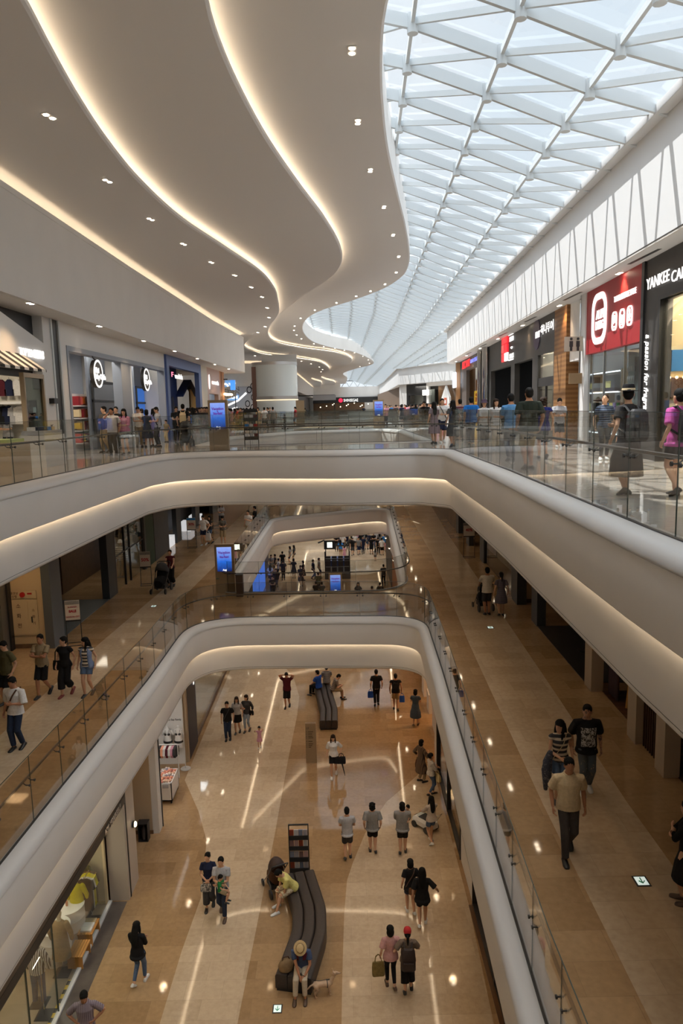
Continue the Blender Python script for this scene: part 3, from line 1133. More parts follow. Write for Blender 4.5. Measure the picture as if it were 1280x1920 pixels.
    # trousers, shorts or skirt
    if bottom:
        kind, m, ln = bottom
        mb_ = MB()
        wz = 1.03
        rows_ = [r for r in T if .84 <= r[0] < wz]
        mb_.loft([tring((.83, .135 * f, .10 * f, -.008), .012)] + [tring(r, .014) for r in rows_] + [tring(tint(wz), .014)])
        if kind == 'skirt':
            if seat is None:
                n = 16
                hem = [(.165 * f + .045, .13 * f + .05 + abs(stride) * .45), (.16 * f + .02, .115 * f + .02)]
                mb_.loft([[(hem[0][0] * math.cos(2 * PI * j / n), hem[0][1] * math.sin(2 * PI * j / n), ln) for j in range(n)],
                          [(hem[1][0] * math.cos(2 * PI * j / n), hem[1][1] * math.sin(2 * PI * j / n), .88) for j in range(n)],
                          tring(tint(.98), .02, n)])
        else:
            r = {'shorts': (.092, .092, .086, .08), 'pants': (.090, .074, .066, .060), 'slim': (.092, .064, .056, .044), 'wide': (.092, .094, .098, .105)}[kind]
            for s in (1, -1):
                hp, kn, an, _p = LEG[s]
                full = .84
                cut = (.92 - ln) / full
                pts, rad = [hp + Vector((0, 0, .03)), hp.lerp(kn, .3)], [r[0] * f ** .6, r[0] * .98 * f ** .6]
                if cut <= .5:
                    u = cut * 2
                    if u > .5:
                        pts.append(hp.lerp(kn, u * .7))
                        rad.append(r[1])
                    pts.append(hp.lerp(kn, u))
                    rad.append(r[1])
                else:
                    u = (cut - .5) * 2
                    pts += [hp.lerp(kn, .8), kn]
                    rad += [r[1] * 1.02, r[1]]
                    if u > .4:
                        pts.append(kn.lerp(an, u * .5))
                        rad.append(r[2])
                    pts.append(kn.lerp(an, u))
                    rad.append(r[3])
                mb_.tube(pts, rad, 12)
        part({'shorts': 'shorts', 'skirt': 'skirt'}.get(kind, 'trousers'), mb_, m)
    if top:
        kind, m, sl, hem = top
        mb_ = MB()
        loose = {'tee': .016, 'loose': .023, 'fit': .010, 'dress': .018, 'coat': .03}[kind]
        if seat is not None:
            hem = max(hem, .86)
        hi = 1.435 if sl >= 0 else 1.40
        rows_ = [r for r in T if hem < r[0] < hi]
        rr = []
        if hem < .82:
            n = 14
            hw, hdp = .165 * f + .06 * (.9 - hem) / .4 + loose, .12 * f + .05 * (.9 - hem) / .4 + loose + abs(stride) * .30
            rr = [[Vector((hw * math.cos(2 * PI * j / n), hdp * math.sin(2 * PI * j / n), hem)) for j in range(n)],
                  [Vector((hw * .94 * math.cos(2 * PI * j / n), (.15 * f + loose + abs(stride) * .2) * math.sin(2 * PI * j / n), (hem + .9) / 2)) for j in range(n)]]
            rows_ = [r for r in rows_ if r[0] > .85]
        else:
            q = tint(hem)
            rr = [tring((hem, max(q[1], .178 * f), max(q[2], .122 * f), q[3]), loose + .004)]
            rows_ = [(r[0], max(r[1], (.172 if r[0] < .97 else 0) * f), max(r[2], (.118 if r[0] < .97 else 0) * f), r[3]) for r in rows_]
        rr += [tring(r, loose if r[0] < 1.3 else loose * .7) for r in rows_] + [tring(tint(hi), loose * .55)]
        mb_.loft(rr)
        for s in (1, -1):
            a, e, w_ = sh[s]
            g = f ** .7 * (1 if sex == 'm' else .86)
            x = loose * .8 + .004
            if sl <= 0:
                if sl == 0:
                    mb_.tube([U((s * (sw - .08), -.005, 1.365)), a.lerp(e, .04)], [.068 * g + x, .060 * g + x], 10, round_ends=True)
                continue
            pts = [U((s * (sw - .08), -.005, 1.366)), a]
            rad = [.046 * g + x, .053 * g + x]
            if sl <= 1:
                pts += [a.lerp(e, sl * .5), a.lerp(e, sl)]
                rad += [.054 * g + x * 1.2, .050 * g + x * 1.5]
            else:
                pts += [a.lerp(e, .5), e, e.lerp(w_, sl - 1)]
                rad += [.05 * g + x, .043 * g + x, .034 * g + x]
            mb_.tube(pts, rad, 10)
        part({'dress': 'dress', 'coat': 'coat'}.get(kind, 'top'), mb_, m)
    for s in (1, -1):
        mb_ = MB()
        foot(mb_, s, .007)
        part('shoe', mb_, shoes, False)
    # hair
    if hair:
        st, hm = hair
        mb_ = MB()

        def he(c, r, n=14, kk=10):
            rings = []
            for i in range(1, kk):
                a = PI * i / kk
                rings.append([Hd((c[0] + r[0] * math.sin(a) * math.cos(2 * PI * j / n), c[1] + r[1] * math.sin(a) * math.sin(2 * PI * j / n), c[2] - r[2] * math.cos(a))) for j in range(n)])
            mb_.loft(rings)
        he((0, -.016, .036), (.086, .103, .098))
        he((0, -.040, -.005), (.080, .078, .088))
        if st == 'short':
            he((0, .03, .085), (.062, .055, .035))
        if st in ('bob', 'long', 'perm'):
            he((0, -.030, -.035), (.097, .085, .125 if st != 'perm' else .105))
            he((0, -.005, .05), (.095, .10, .085))
        if st == 'perm':
            for q in range(16):
                a = q * 2.4
                he((.07 * math.cos(a), -.03 + .075 * math.sin(a), .09 - .011 * q), (.04, .04, .035), 8, 6)
        if st == 'long':
            mb_.tube([Hd((0, -.055, .02)), Hd((0, -.085, -.10)), Hd((0, -.11, -.22)), Hd((0, -.115, -.34)), Hd((0, -.11, -.42))], [.085, .092, .090, .078, .045], 12, flat=((0, 1, 0), .45))
            for s in (-1, 1):
                mb_.tube([Hd((s * .072, .0, .02)), Hd((s * .085, .02, -.1)), Hd((s * .08, .035, -.2)), Hd((s * .075, .045, -.27))], [.03, .03, .026, .012], 8)
        if st == 'pony':
            mb_.tube([Hd((0, -.10, .03)), Hd((0, -.15, .0)), Hd((0, -.16, -.1)), Hd((0, -.14, -.22))], [.026, .034, .030, .012], 8, round_ends=True)
        if st == 'bun':
            he((0, -.125, .03), (.045, .04, .045), 10, 8)
        if st == 'fly':        # a ponytail swinging out to the side
            mb_.tube([Hd((0, -.10, .02)), Hd((.10, -.14, .03)), Hd((.22, -.12, .015)), Hd((.32, -.08, .0))], [.028, .04, .036, .014], 8, round_ends=True)
        part('hair', mb_, hm, False)
    if hat:
        kind, m1, m2 = hat
        mb_ = MB()
        if kind == 'brim':
            mb_.loft([[Hd((r * math.cos(2 * PI * j / 18) * .94, r * math.sin(2 * PI * j / 18) - .005, z)) for j in range(18)] for r, z in ((.165, .045), (.168, .05), (.105, .056), (.103, .075), (.098, .12), (.085, .150), (.05, .158))], True)
            hb = MB()
            hb.loft([[Hd((r * math.cos(2 * PI * j / 18) * .94, r * math.sin(2 * PI * j / 18) - .005, z)) for j in range(18)] for r, z in ((.106, .058), (.108, .06), (.1055, .088), (.104, .090))], False)
            o = part('hat', mb_, m1, False)
            part('hat_band', hb, m2, False, o)
        elif kind == 'bucket':
            mb_.loft([[Hd((r * math.cos(2 * PI * j / 18) * .92, r * math.sin(2 * PI * j / 18) - .005, z)) for j in range(18)] for r, z in ((.140, .015), (.142, .02), (.105, .055), (.10, .10), (.085, .138), (.04, .146))], True)
            part('hat', mb_, m1, False)
        else:                   # cap
            mb_.loft([[Hd((r * math.cos(2 * PI * j / 18) * .88, r * math.sin(2 * PI * j / 18) - .005, z)) for j in range(18)] for r, z in ((.108, .04), (.108, .07), (.096, .115), (.06, .142), (.02, .150))], True)
            mb_.tube([Hd((0, .07, .05)), Hd((0, .13, .045)), Hd((0, .175, .035))], [.075, .07, .045], 10, flat=(HM @ Vector((0, .1, 1)), .12))
            part('cap', mb_, m1, False)
    if deco:
        deco(t, k, U, Hd, part, tring, tint)
    t['H'] = H
    return t


def finish_people():
    for o, vox, ex in FINAL:
        r = o.modifiers.new('remesh', 'REMESH')
        r.mode = 'VOXEL'
        r.voxel_size = vox
        r.use_smooth_shade = True
        s = o.modifiers.new('smooth', 'SMOOTH')
        s.factor = .5
        s.iterations = 2
    dg = bpy.context.evaluated_depsgraph_get()
    new = [bpy.data.meshes.new_from_object(o.evaluated_get(dg)) for o, _v, _e in FINAL]
    for (o, vox, ex), me in zip(FINAL, new):
        o.modifiers.clear()
        me.name = o.data.name
        ms = list(o.data.materials)
        if ex is not None:
            bm = bmesh.new()
            bm.from_mesh(me)
            em = ex.mesh('extra', ms)
            bm.from_mesh(em)
            bm.to_mesh(me)
            bm.free()
            bpy.data.meshes.remove(em)
        me.materials.clear()
        for m in ms:
            me.materials.append(m)
        o.data = me


def recolour(o, mats):
    """a copy keeps its mesh; mats: part name -> material, set on the object"""
    for ch in o.children:
        m = mats.get(ch.name.split('.')[0])
        if m and ch.material_slots:
            ch.material_slots[0].link = 'OBJECT'
            ch.material_slots[0].material = m

# ------------------------------------------------------------------ walls of shops: helpers
class Wall:
    """a shop wall: u runs along it away from the camera, d out of it into the walkway"""

    def __init__(s, ox, slope, side, z):
        s.U = Vector((slope, 1, 0)).normalized()
        s.N = Vector((s.U.y, -s.U.x, 0)) * (1 if side == 'L' else -1)
        s.O = Vector((ox, 0, z))
        s.face = 'x+' if side == 'L' else 'x-'
        s.side = side
        s.rz = -math.atan(slope)

    def P(s, u, d, z):
        return s.O + s.U * u + s.N * d + Vector((0, 0, z))

    def px(s, x, y, d=0):
        r = ray(x, y)
        c = Vector((0, 0, CAMZ))
        o = s.O + s.N * d
        t = (o - c).dot(s.N) / r.dot(s.N)
        q = c + r * t - s.O
        return q.dot(s.U), q.z

    def box(s, mb, u0, u1, d0, d1, z0, z1, mi=0):
        vs = [s.P(u, d, z) for z in (z0, z1) for d in (d0, d1) for u in (u0, u1)]
        mb.add(vs, [(0, 2, 3, 1), (4, 5, 7, 6), (0, 1, 5, 4), (2, 6, 7, 3), (0, 4, 6, 2), (1, 3, 7, 5)], mi)
        return mb

    def poly(s, mb, pts, d0, d1, mi=0):
        n = len(pts)
        vs = [s.P(u, d0, z) for u, z in pts] + [s.P(u, d1, z) for u, z in pts]
        mb.add(vs, [tuple(range(n)), tuple(range(n, 2 * n))[::-1]] + [(i, (i + 1) % n, n + (i + 1) % n, n + i) for i in range(n)], mi)
        return mb

    def facade(s, mb, u0, u1, ops, z1, d0=-.25, d1=0, mi=0):
        a = u0
        for ua, ub, zt in ops:
            if ua - a > .01:
                s.box(mb, a, ua, d0, d1, 0, z1, mi)
            if z1 - zt > .01:
                s.box(mb, ua, ub, d0, d1, zt, z1, mi)
            a = ub
        if u1 - a > .01:
            s.box(mb, a, u1, d0, d1, 0, z1, mi)
        return mb

    def part(s, name, mb, m, t):
        l = t.location
        mb.v = [(x - l.x, y - l.y, z - l.z) for x, y, z in mb.v]
        return mb.ob(name, m, t)

    def text(s, body, size, m, t, u, d, z, name='lettering', **kw):
        p = s.P(u, d, z)
        o = letters(body, size, m, t, name, p - t.location if t is not None else p, s.face, **kw)
        o.rotation_euler.z = s.rz
        return o

    def fit(s, body, m, t, x0, x1, cx, cy, h, d=.04, **kw):
        """writing sized to what the wall shows between two columns of the photograph"""
        ua_, ub_ = s.px(x0, cy, d)[0], s.px(x1, cy, d)[0]
        hz = abs(s.px(cx, cy - h / 2, d)[1] - s.px(cx, cy + h / 2, d)[1])
        return s.text(body, hz, m, t, (ua_ + ub_) / 2, d, s.px(cx, cy, d)[1], fit=(abs(ua_ - ub_), hz), **kw)

    def thing(s, name, label, cat, u, d=0, z=0, group=None):
        return thing(name, label, cat, s.P(u, d, z), 0, group)


def glow(name, col, es):
    return pm(name, col, emit=col, es=es)


W_SIGN = glow('sign_white', (1, .98, .95), 1.15)
L3 = Wall(-8.95, 0, 'L', Z3)
R3 = Wall(6.8, .05, 'R', Z3)
L2 = Wall(-9.6, 0, 'L', Z2)
R2 = Wall(6.13, .019, 'R', Z2)
L1 = Wall(-6.4, 0, 'L', Z1)
R1 = Wall(3.42, .0, 'R', Z1)
wht = pm('shop_white', (.78, .77, .76), .5)
offw = pm('shop_ivory', (.70, .66, .58), .55)
blk = pm('shop_black', (.022, .022, .023), .45)
char = pm('shop_charcoal', (.045, .042, .040), .5, var=.1, vs=3)
gryb = pm('shop_grey_blue', sy((150, 158, 172)), .5)
bluf = pm('shop_blue', sy((40, 78, 150)), .5)
dblu = pm('shop_deep_blue', sy((22, 44, 96)), .5)
woodw = banded('wood_planks', sy((156, 112, 66)), sy((134, 92, 52)), 2, 6, .5, .5)
woodd = pm('wood_brown', sy((104, 80, 58)), .5, var=.15, vs=8)
chrome = pm('chrome', (.62, .62, .62), .08, metal=1)
beige = pm('kiosk_beige', sy((160, 138, 108)), .45, metal=.2)
redp = pm('sign_red_panel', sy((168, 40, 46)), .5)


def shop_lamp(p, e, col=(1, .88, .70), s=1.2):
    l = bpy.data.lights.new('shop_lamp', 'AREA')
    l.energy = e
    l.color = col
    l.size = s
    o = bpy.data.objects.new('shop_lamp', l)
    COL.objects.link(o)
    o.location = p


u_ = lambda W, x, y, d=0: W.px(x, y, d)[0]
z_ = lambda W, x, y, d=0: W.px(x, y, d)[1]
ZS = 4.46
# ---- upper floor, left: children's clothing shop with the striped awning
ua, ub = 10.5, u_(L3, 100, 700)
t = L3.thing('storefront', 'white shop front with black and white striped awning and slanted top', 'shop front', (ua + ub) / 2)
zt = z_(L3, 99, 655)
zt0 = zt + (ub - ua) * .26
mb = MB()
ud0, ud1 = u_(L3, 46, 750), u_(L3, 84, 750)
zo = z_(L3, 40, 690)
L3.facade(mb, ua, ub, [(ua + 1, ud1, zo)], zt - .15, -.3, 0)
L3.poly(mb, [(ua, zt - .15), (ub, zt - .15), (ub, zt), (ub - 6.0, zt + 6.0 * .215), (ua, ZS)], -.3, 0)
L3.part('facade', mb, wht, t)
mb = MB()
L3.box(mb, ua, ub - .55, -.5, -.32, 2.6, ZS)
L3.part('upper_panel', mb, pm('panel_dark', (.03, .033, .036), .5), t)
mb = MB()
L3.box(mb, ub - .55, ub + .05, -.5, -.02, 0, ZS)
L3.part('side_pier', mb, wht, t)
au0, au1, az = ua + .6, u_(L3, 87.5, 699, .62) - .05, z_(L3, 83, 671)
azb = z_(L3, 86, 698, .62)
mb = MB()
L3.poly(mb, [(au0, az), (au1, az), (au1, az - .02), (au0, az - .02)], 0, .02)
mb.add([L3.P(au0, 0, az), L3.P(au1, 0, az), L3.P(au1 + .05, .62, azb + .07), L3.P(au0 - .05, .62, azb + .07), L3.P(au1 + .05, .62, azb), L3.P(au0 - .05, .62, azb),
        L3.P(au0, 0, az - .03), L3.P(au1, 0, az - .03)], [(0, 1, 2, 3), (3, 2, 4, 5), (6, 5, 4, 7), (0, 3, 5, 6), (1, 7, 4, 2)])
L3.part('awning', mb, banded('awning_stripe', (.80, .80, .78), (.02, .02, .022), 1, 1.75, .5), t)
L3.fit('TOPTEN', W_SIGN, t, 36.5, 63.5, 50, 661, 15)
L3.fit('KIDS', W_SIGN, t, 65, 82.5, 74, 665, 15.5, offset=.012)
mb = MB()
L3.facade(mb, ud0, ud1, [(ud0 + .08, ud1 - .08, zo - .25)], zo - .12, -.1, .03)
df = L3.part('door_frame', mb, pm('door_gold', sy((170, 150, 124)), .4, metal=.3), t)
mb = MB()
L3.box(mb, ud0 + .08, ud1 - .08, -.05, -.03, .03, zo - .25)
L3.part('door_glass', mb, glass('smoked_glass', (.28, .32, .30), .8, base=.03), t)
L3.text('10', .24, W_SIGN, t, (ud0 + ud1) / 2 + .2, -.12, 1.62)
mb = MB()
L3.box(mb, (ud0 + ud1) / 2 - .1, (ud0 + ud1) / 2 + .45, -.2, -.14, 1.35, 1.9)
L3.part('number_plate', mb, blk, t)
mb = MB()
L3.box(mb, u_(L3, 92, 750), u_(L3, 102, 750), 0, .16, z_(L3, 97, 757), z_(L3, 97, 747))
L3.part('speaker_box', mb, blk, t)
L3.text('WC', .13, blk, t, u_(L3, 97, 800), .01, z_(L3, 97, 799), depth=.005)
shop_lamp((-10.6, 20.5, 4.2), 120)
shop_lamp((-10.6, 15.5, 4.2), 60)
struct('wall_shop_back', MB().b2((-13.4, 9, 0), (-13.3, 24, ZS)).b2((-13.4, 23.85, 0), (-9.3, 24.0, ZS)), offw)
# inside: wall band, shelves and clothes
t = thing('clothes_shelf', 'long wall shelf of hanging clothes inside the striped-awning shop', 'shelf', (-11.4, 23.5, -1.08), PI / 2)
MB().box((0, 0, 2.95), (.7, 3.6, .08)).ob('board', wht, t)
MB().box((.3, 0, 4.35), (.08, 3.6, .6)).ob('wood_band', woodw, t)
MB().tube([(0, -1.75, 2.9), (0, 1.75, 2.9)], .02).ob('rail', chrome, t)


def garment(loc, m, label, group, h=.75, w_=.42, rz=0):
    mb = MB()
    mb.tube([(0, 0, .02), (0, 0, .06)], .006, 5)
    mb.loft([[(x * w_ / 2 * sx, y * .05, z) for x, y in ((-1, -1), (1, -1), (1, 1), (-1, 1))] for z, sx in ((0, .35), (-.06, .85), (-.2, .95), (-h, 1.0))], True, 0, False)
    for s in (-1, 1):
        mb.tube([(s * w_ * .42, 0, -.07), (s * w_ * .56, 0, -.32)], [.06, .05], 6)
    o = mb.ob('garment', m)
    o.location = loc
    o.rotation_euler.z = rz
    return tag(o, label, 'clothing', group)


cols_ = [BLACK, NAVY, LTGREY, WHITE, DKGREY, MAROON]
for i in range(16):
    garment((-12.7 + i * .17, 23.5, 1.78), cols_[i % 6], 'garment on the rail under the wall shelf in the striped-awning shop', 'garments on the shop rail', .58, .30, .3)
for i in range(10):
    garment((-12.5 + i * .25, 23.7, 2.62), cols_[(i * 2 + 3) % 6], 'garment shown above the wall shelf in the striped-awning shop', 'garments above the shelf', .52, .2, 0)
t = thing('display_table', 'white display counter with folded clothes beside the shop door', 'table', (-9.5 + .9, 21.3, 0))
MB().box((0, 0, .45), (.7, 1.5, .9)).ob('counter', wht, t)
MB().box((0, 0, .97), (.66, 1.3, .12)).ob('tray', LTGREY, t)
for i in range(6):
    o = MB().box((0, 0, .05), (.26, .2, .1)).ob('folded_garment', [WHITE, NAVY, GREY, SKYB, WHITE, CREAM][i])
    o.location = (-8.72 + .24 * (i % 2), 20.85 + .28 * (i // 2) + .1, 1.03)
    tag(o, 'folded garment on the white counter beside the shop door', 'clothing', 'folded garments on the counter')
t = thing('display_table', 'low pale table with a lime cloth at the near end of the awning shop', 'table', (-8.5, 18.6, 0))
MB().box((0, 0, .4), (.8, 1.2, .8)).ob('body', pm('pale_ply', sy((190, 170, 140)), .6), t)
MB().box((0, 0, .83), (.6, 1.0, .10)).ob('cloth', pm('lime_cloth', sy((190, 205, 130)), .8), t)
# black recess strip between two shops
struct('trim_101', L3.box(MB(), ub + .12, ub + .62, -.3, -.02, 0, ZS), blk)
struct('trim_102', L3.box(L3.box(MB(), ub + .02, ub + .12, -.3, .03, 0, ZS), ub + .62, ub + .74, -.3, .03, 0, ZS), steel_w)

# ---- upper floor, left: baby goods shop
ua, ub = ub + .74, u_(L3, 312, 760)
zt = z_(L3, 130, 650)
fu0, fu1 = u_(L3, 129, 720), u_(L3, 309, 730)
t = L3.thing('storefront', 'white shop front with grey-blue framed opening and two round hanging signs', 'shop front', (ua + ub) / 2)
mb = MB()
L3.facade(mb, ua, ub, [(fu0, fu1, zt)], ZS, -.3, 0)
L3.part('facade', mb, wht, t)
mb = MB()
L3.facade(mb, fu0 - .02, fu1 + .02, [(fu0 + .13, fu1 - .13, zt - .15)], zt + .02, -.32, .03)
L3.part('frame', mb, gryb, t)
mb = MB()
L3.box(mb, fu0, fu1, -4.3, -4.2, 0, ZS)
L3.part('back_wall', mb, gryb, t)
uc0, uc1 = u_(L3, 230, 720), u_(L3, 243, 720)
mb = MB()
L3.box(mb, uc0, uc1 + .3, -.4, -.03, 0, zt)
L3.part('column', mb, gryb, t)
mb = MB()
L3.box(mb, u_(L3, 167, 740, -1.2), uc0 + 1.6, -1.3, -1.2, 0, zt + .3)
L3.part('screen_wall', mb, pm('screen_grey', sy((120, 128, 142)), .5), t)
mb = MB()
L3.box(mb, u_(L3, 253, 740, -1.2), fu1, -1.3, -1.2, 0, zt + .3)
L3.part('screen_wall', mb, pm('screen_grey', sy((120, 128, 142)), .5), t)
for (a, b_, m, nm) in ((172, 222, pm('pane_grey', sy((112, 118, 128)), .2), 'grey'), (254, 297, glow('pane_blue', sy((52, 112, 200)), .55), 'blue')):
    p0, p1 = u_(L3, a, 740, -1.15), u_(L3, b_, 745, -1.15)
    z0, z1 = .5, z_(L3, a, 713 if a < 200 else 724, -1.15)
    mb = MB()
    L3.box(mb, p0, p1, -1.18, -1.16, z0, z1)
    L3.part('display_pane', mb, m, t)
    mb = MB()
    zm = z0 + (z1 - z0) * .62
    for q in (p0, p1 - .1):
        L3.box(mb, q, q + .1, -1.17, -1.08, z0, z1)
    for q in (z0, zm, z1 - .1, z0 + (z1 - z0) * .28):
        L3.box(mb, p0, p1, -1.17, -1.10, q, q + .1)
    L3.part('pane_frame', mb, blk, t)
for (cx, cy, hh) in ((183, 701, 26), (274, 712, 21)):
    uu, zz = L3.px(cx, cy, .15)
    rr = abs(z_(L3, cx, cy - hh, .15) - zz)
    sg = L3.thing('round_sign', 'round lit shop sign hanging in front of the opening, %s' % ('beside the grey pane' if cx < 200 else 'beside the blue pane'), 'sign', uu, .15, zz)
    MB().loft([[(d, rr * math.cos(2 * PI * j / 32), rr * math.sin(2 * PI * j / 32)) for j in range(32)] for d in (-.12, .02)], True, 0, False).ob('disc', char, sg)
    MB().loft([[(d, rr * q * math.cos(2 * PI * j / 32), rr * q * math.sin(2 * PI * j / 32)) for j in range(32)] for q, d in ((1.0, .022), (1.0, .04), (.86, .04), (.86, .022))], False, 0, False).ob('ring', W_SIGN, sg)
    MB().loft([[(d, rr * .84 * math.cos(2 * PI * j / 32), rr * .84 * math.sin(2 * PI * j / 32)) for j in range(32)] for d in (.02, .03)], True, 0, False).ob('face', GREY, sg)
    letters('Mini', rr * .52, W_SIGN, sg, 'lettering', (.06, -rr * .45, rr * .22), 'x+', offset=.012)
    letters('Baby Circle', rr * .50, W_SIGN, sg, 'lettering', (.06, rr * .22, -rr * .22), 'x+', offset=.012)
    MB().tube([(-.05, 0, rr * .98), (-.12, 0, rr + .05), (-.2, 0, zt - zz - .05)], .02, 6).ob('hanger', blk, sg)
t = L3.thing('toy_shelf', 'tall shelf of red and orange toy boxes inside the round-sign shop', 'shelf', u_(L3, 150, 770, -1.8), -1.8)
su = u_(L3, 150, 770, -1.8)
MB().box((0, 0, 1.15), (.06, 2.2, 2.3)).ob('back_panel', wht, t)
for zz in (.3, .8, 1.3, 1.8):
    MB().box((.2, 0, zz), (.4, 2.2, .04)).ob('shelf_board', wht, t)
tc_ = [sy(c) for c in ((196, 60, 40), (222, 120, 40), (160, 40, 50), (230, 190, 70), (120, 70, 40), (200, 90, 80), (236, 214, 170))]
for i in range(32):
    r, c = divmod(i, 8)
    o = MB().box((0, 0, .19), (.24, .22, .36 - .06 * (i % 3))).ob('toy_box', pm('toy_%d' % (i % 7), tc_[(i * 3) % 7], .5))
    o.location = L3.P(su - .95 + c * .27, -1.58, (.3, .8, 1.3, 1.8)[r] + .03 * (i % 3) * 0 + .02)
    tag(o, 'toy box on the tall shelf inside the round-sign shop', 'toy', 'toy boxes on the shelf')
for i in range(6):
    shop_lamp(L3.P(fu0 + 1 + i * 2.2, -1.0 - .5 * (i % 2), ZS - .1), 48, (1, .92, .8), .4)
shop_lamp(L3.P(u_(L3, 345, 760), -.8, 4.2), 40, (1, .85, .65), .5)
struct('wall_shop_divider', MB().b2((-13.4, fu1 + .3, 0), (-9.3, fu1 + .45, ZS)), wht)

# ---- upper floor, left: deep blue shop with a little roof, then a beige pier, a pink unit, an orange unit
ua, ub = u_(L3, 315, 760), u_(L3, 379, 770)
t = L3.thing('storefront', 'deep blue framed shop front with brown wall and a pitched roof outline', 'shop front', (ua + ub) / 2)
mb = MB()
L3.facade(mb, ua, ub, [(ua + .55, ub - .75, ZS - .55)], ZS, -.25, .04)
L3.part('frame', mb, pm('frame_blue', sy((88, 112, 168)), .5), t)
mb = MB()
L3.box(mb, ua, ub, -1.7, -1.6, 0, ZS)
L3.part('back_wall', mb, woodd, t)
mb = MB()
L3.box(mb, ub - 3.2, ub - .76, -1.58, -1.4, 0, ZS)
L3.part('side_panel', mb, dblu, t)
L3.fit('vankids', W_SIGN, t, 327.5, 342, 335, 706, 9.5, d=-.1, offset=.008)
MB_ = MB()
L3.fit('F', glow('sign_pink', sy((255, 120, 150)), 2), t, 321.5, 325, 323, 702, 9, d=-.1)
mb = MB()
q0, q1, q2 = L3.px(336, 742, -1.2), L3.px(351, 714, -1.2), L3.px(365, 742, -1.2)
for a, b_ in ((q0, q1), (q1, q2)):
    mb.beam(L3.P(a[0], -1.2, a[1]), L3.P(b_[0], -1.2, b_[1]), .5, .14)
L3.part('roof_outline', mb, dblu, t)
mb = MB()
L3.box(mb, ua + .6, ub - 3.2, -1.1, -1.08, 0, q0[1] - .1)
L3.part('glass_panel', mb, shop_glass, t)
ua, ub = ub, u_(L3, 391, 770)
struct('wall_pier_left', L3.box(MB(), ua, ub, -.3, 0, 0, ZS), offw)
ua, ub = ub, u_(L3, 414, 770)
t = L3.thing('storefront', 'narrow pale pink shop front with white lettering and ochre doorway', 'shop front', (ua + ub) / 2)
mb = MB()
L3.facade(mb, ua, ub, [(ua + .6, ub - .8, 2.7)], ZS, -.3, 0)
L3.part('facade', mb, pm('facade_pink', sy((206, 180, 172)), .55), t)
mb = MB()
L3.box(mb, ua, ub, -1.3, -1.2, 0, 3)
L3.part('back_wall', mb, pm('ochre', sy((176, 136, 46)), .6), t)
L3.fit('essentia', W_SIGN, t, 397.5, 410, 404, 717.5, 8, d=.06, offset=.008)
MB_ = MB()
L3.poly(MB_, [((ua + .55) + .14 * math.cos(a), z_(L3, 396, 717) + .5 * math.sin(a)) for a in [i * PI / 6 for i in range(12)]], .03, .08)
L3.part('leaf_mark', MB_, W_SIGN, t)
ua, ub = ub, 58.2
t = L3.thing('storefront', 'orange rounded end shop front with a glowing canopy line', 'shop front', (ua + ub) / 2)
mb = MB()
L3.facade(mb, ua, ub, [(ua + 1, ub - 1.5, 2.6)], ZS, -.3, 0)
L3.part('facade', mb, pm('facade_orange', sy((186, 130, 84)), .55), t)
mb = MB()
mb.tube([L3.P(ua + .6, .25, 2.75), L3.P(ua + 3, .45, 2.75), L3.P(ub, .5, 2.75), L3.P(ub + .6, 0, 2.75)], .09, 8)
L3.part('canopy_light', mb, glow('canopy_glow', (1, .75, .45), 5), t)
mb = MB()
L3.box(mb, ua, ub, -2, -1.9, 0, 3)
L3.part('back_wall', mb, pm('orange_deep', sy((200, 100, 40)), .6), t)
sg = L3.thing('projecting_sign', 'blue lit box sign projecting from the orange shop front', 'sign', ub - .6, .75, 3.2)
MB().box((0, 0, .25), (.36, .25, .75)).ob('box', glow('sign_blue', sy((70, 140, 235)), 1.2), sg)
MB().box((-.55, 0, .7), (.3, .08, .08)).ob('arm', blk, sg)

# ---- far left court: toy shop, rings, banner, glass lift
struct('wall_court', MB().b2((-15.4, 92.9, 0), (-8.0, 93.1, 4.4)), wht)
t = thing('shop_sign', 'glowing white toy shop sign with blue rim on the far court wall', 'sign', (-13.75, 90, 2.6))
MB().box((0, 0, 1.7), (2.1, .3, 1.7)).ob('backing', glow('toy_blue', sy((120, 165, 215)), .8), t)
MB().box((.3, -.02, .5), (2.6, .3, .75)).ob('lower_backing', glow('toy_blue', sy((90, 150, 215)), .8), t)
letters('TOY', 1.25, W_SIGN, t, 'lettering', (0, -.2, 1.7), 'y-', offset=.05)
letters('KINGDOM', .5, W_SIGN, t, 'lettering', (.3, -.2, .5), 'y-', offset=.025)
MB().tube([(-1.8, -.6, -.9), (0, -.8, -.6), (1.6, -.7, .1), (2.6, -.5, 1.0)], .12, 8).ob('light_ribbon', W_SIGN, t)
MB().tube([(-1.8, -.6, -1.2), (0, -.3, -1.1), (1.4, -.3, -.7)], .08, 8).ob('light_ribbon', W_SIGN, t)
o = MB().add([aty(405, 729, 66), aty(443, 722, 66), aty(443, 742, 66), aty(405, 757, 66), aty(405, 729, 66.1), aty(443, 722, 66.1), aty(443, 742, 66.1), aty(405, 757, 66.1)],
             [(0, 3, 2, 1), (4, 5, 6, 7), (0, 1, 5, 4), (3, 7, 6, 2), (0, 4, 7, 3), (1, 2, 6, 5)]).ob('banner', wht)
tag(o, 'pale banner with grey lettering between the orange shop and the toy sign', 'banner')
for px in (407, 441):
    q = aty(px, 740, 66.05)
    MB().tube([(q.x, q.y, 0), q], .04, 6).ob('post', blk, o)
letters('KITCHEN', .55, GREY, o, 'lettering', aty(425, 734, 65.95), 'y-', rot=.18, depth=.01)
letters('& BISTRO', .5, GREY, o, 'lettering', aty(427, 742, 65.95), 'y-', rot=.18, depth=.01)
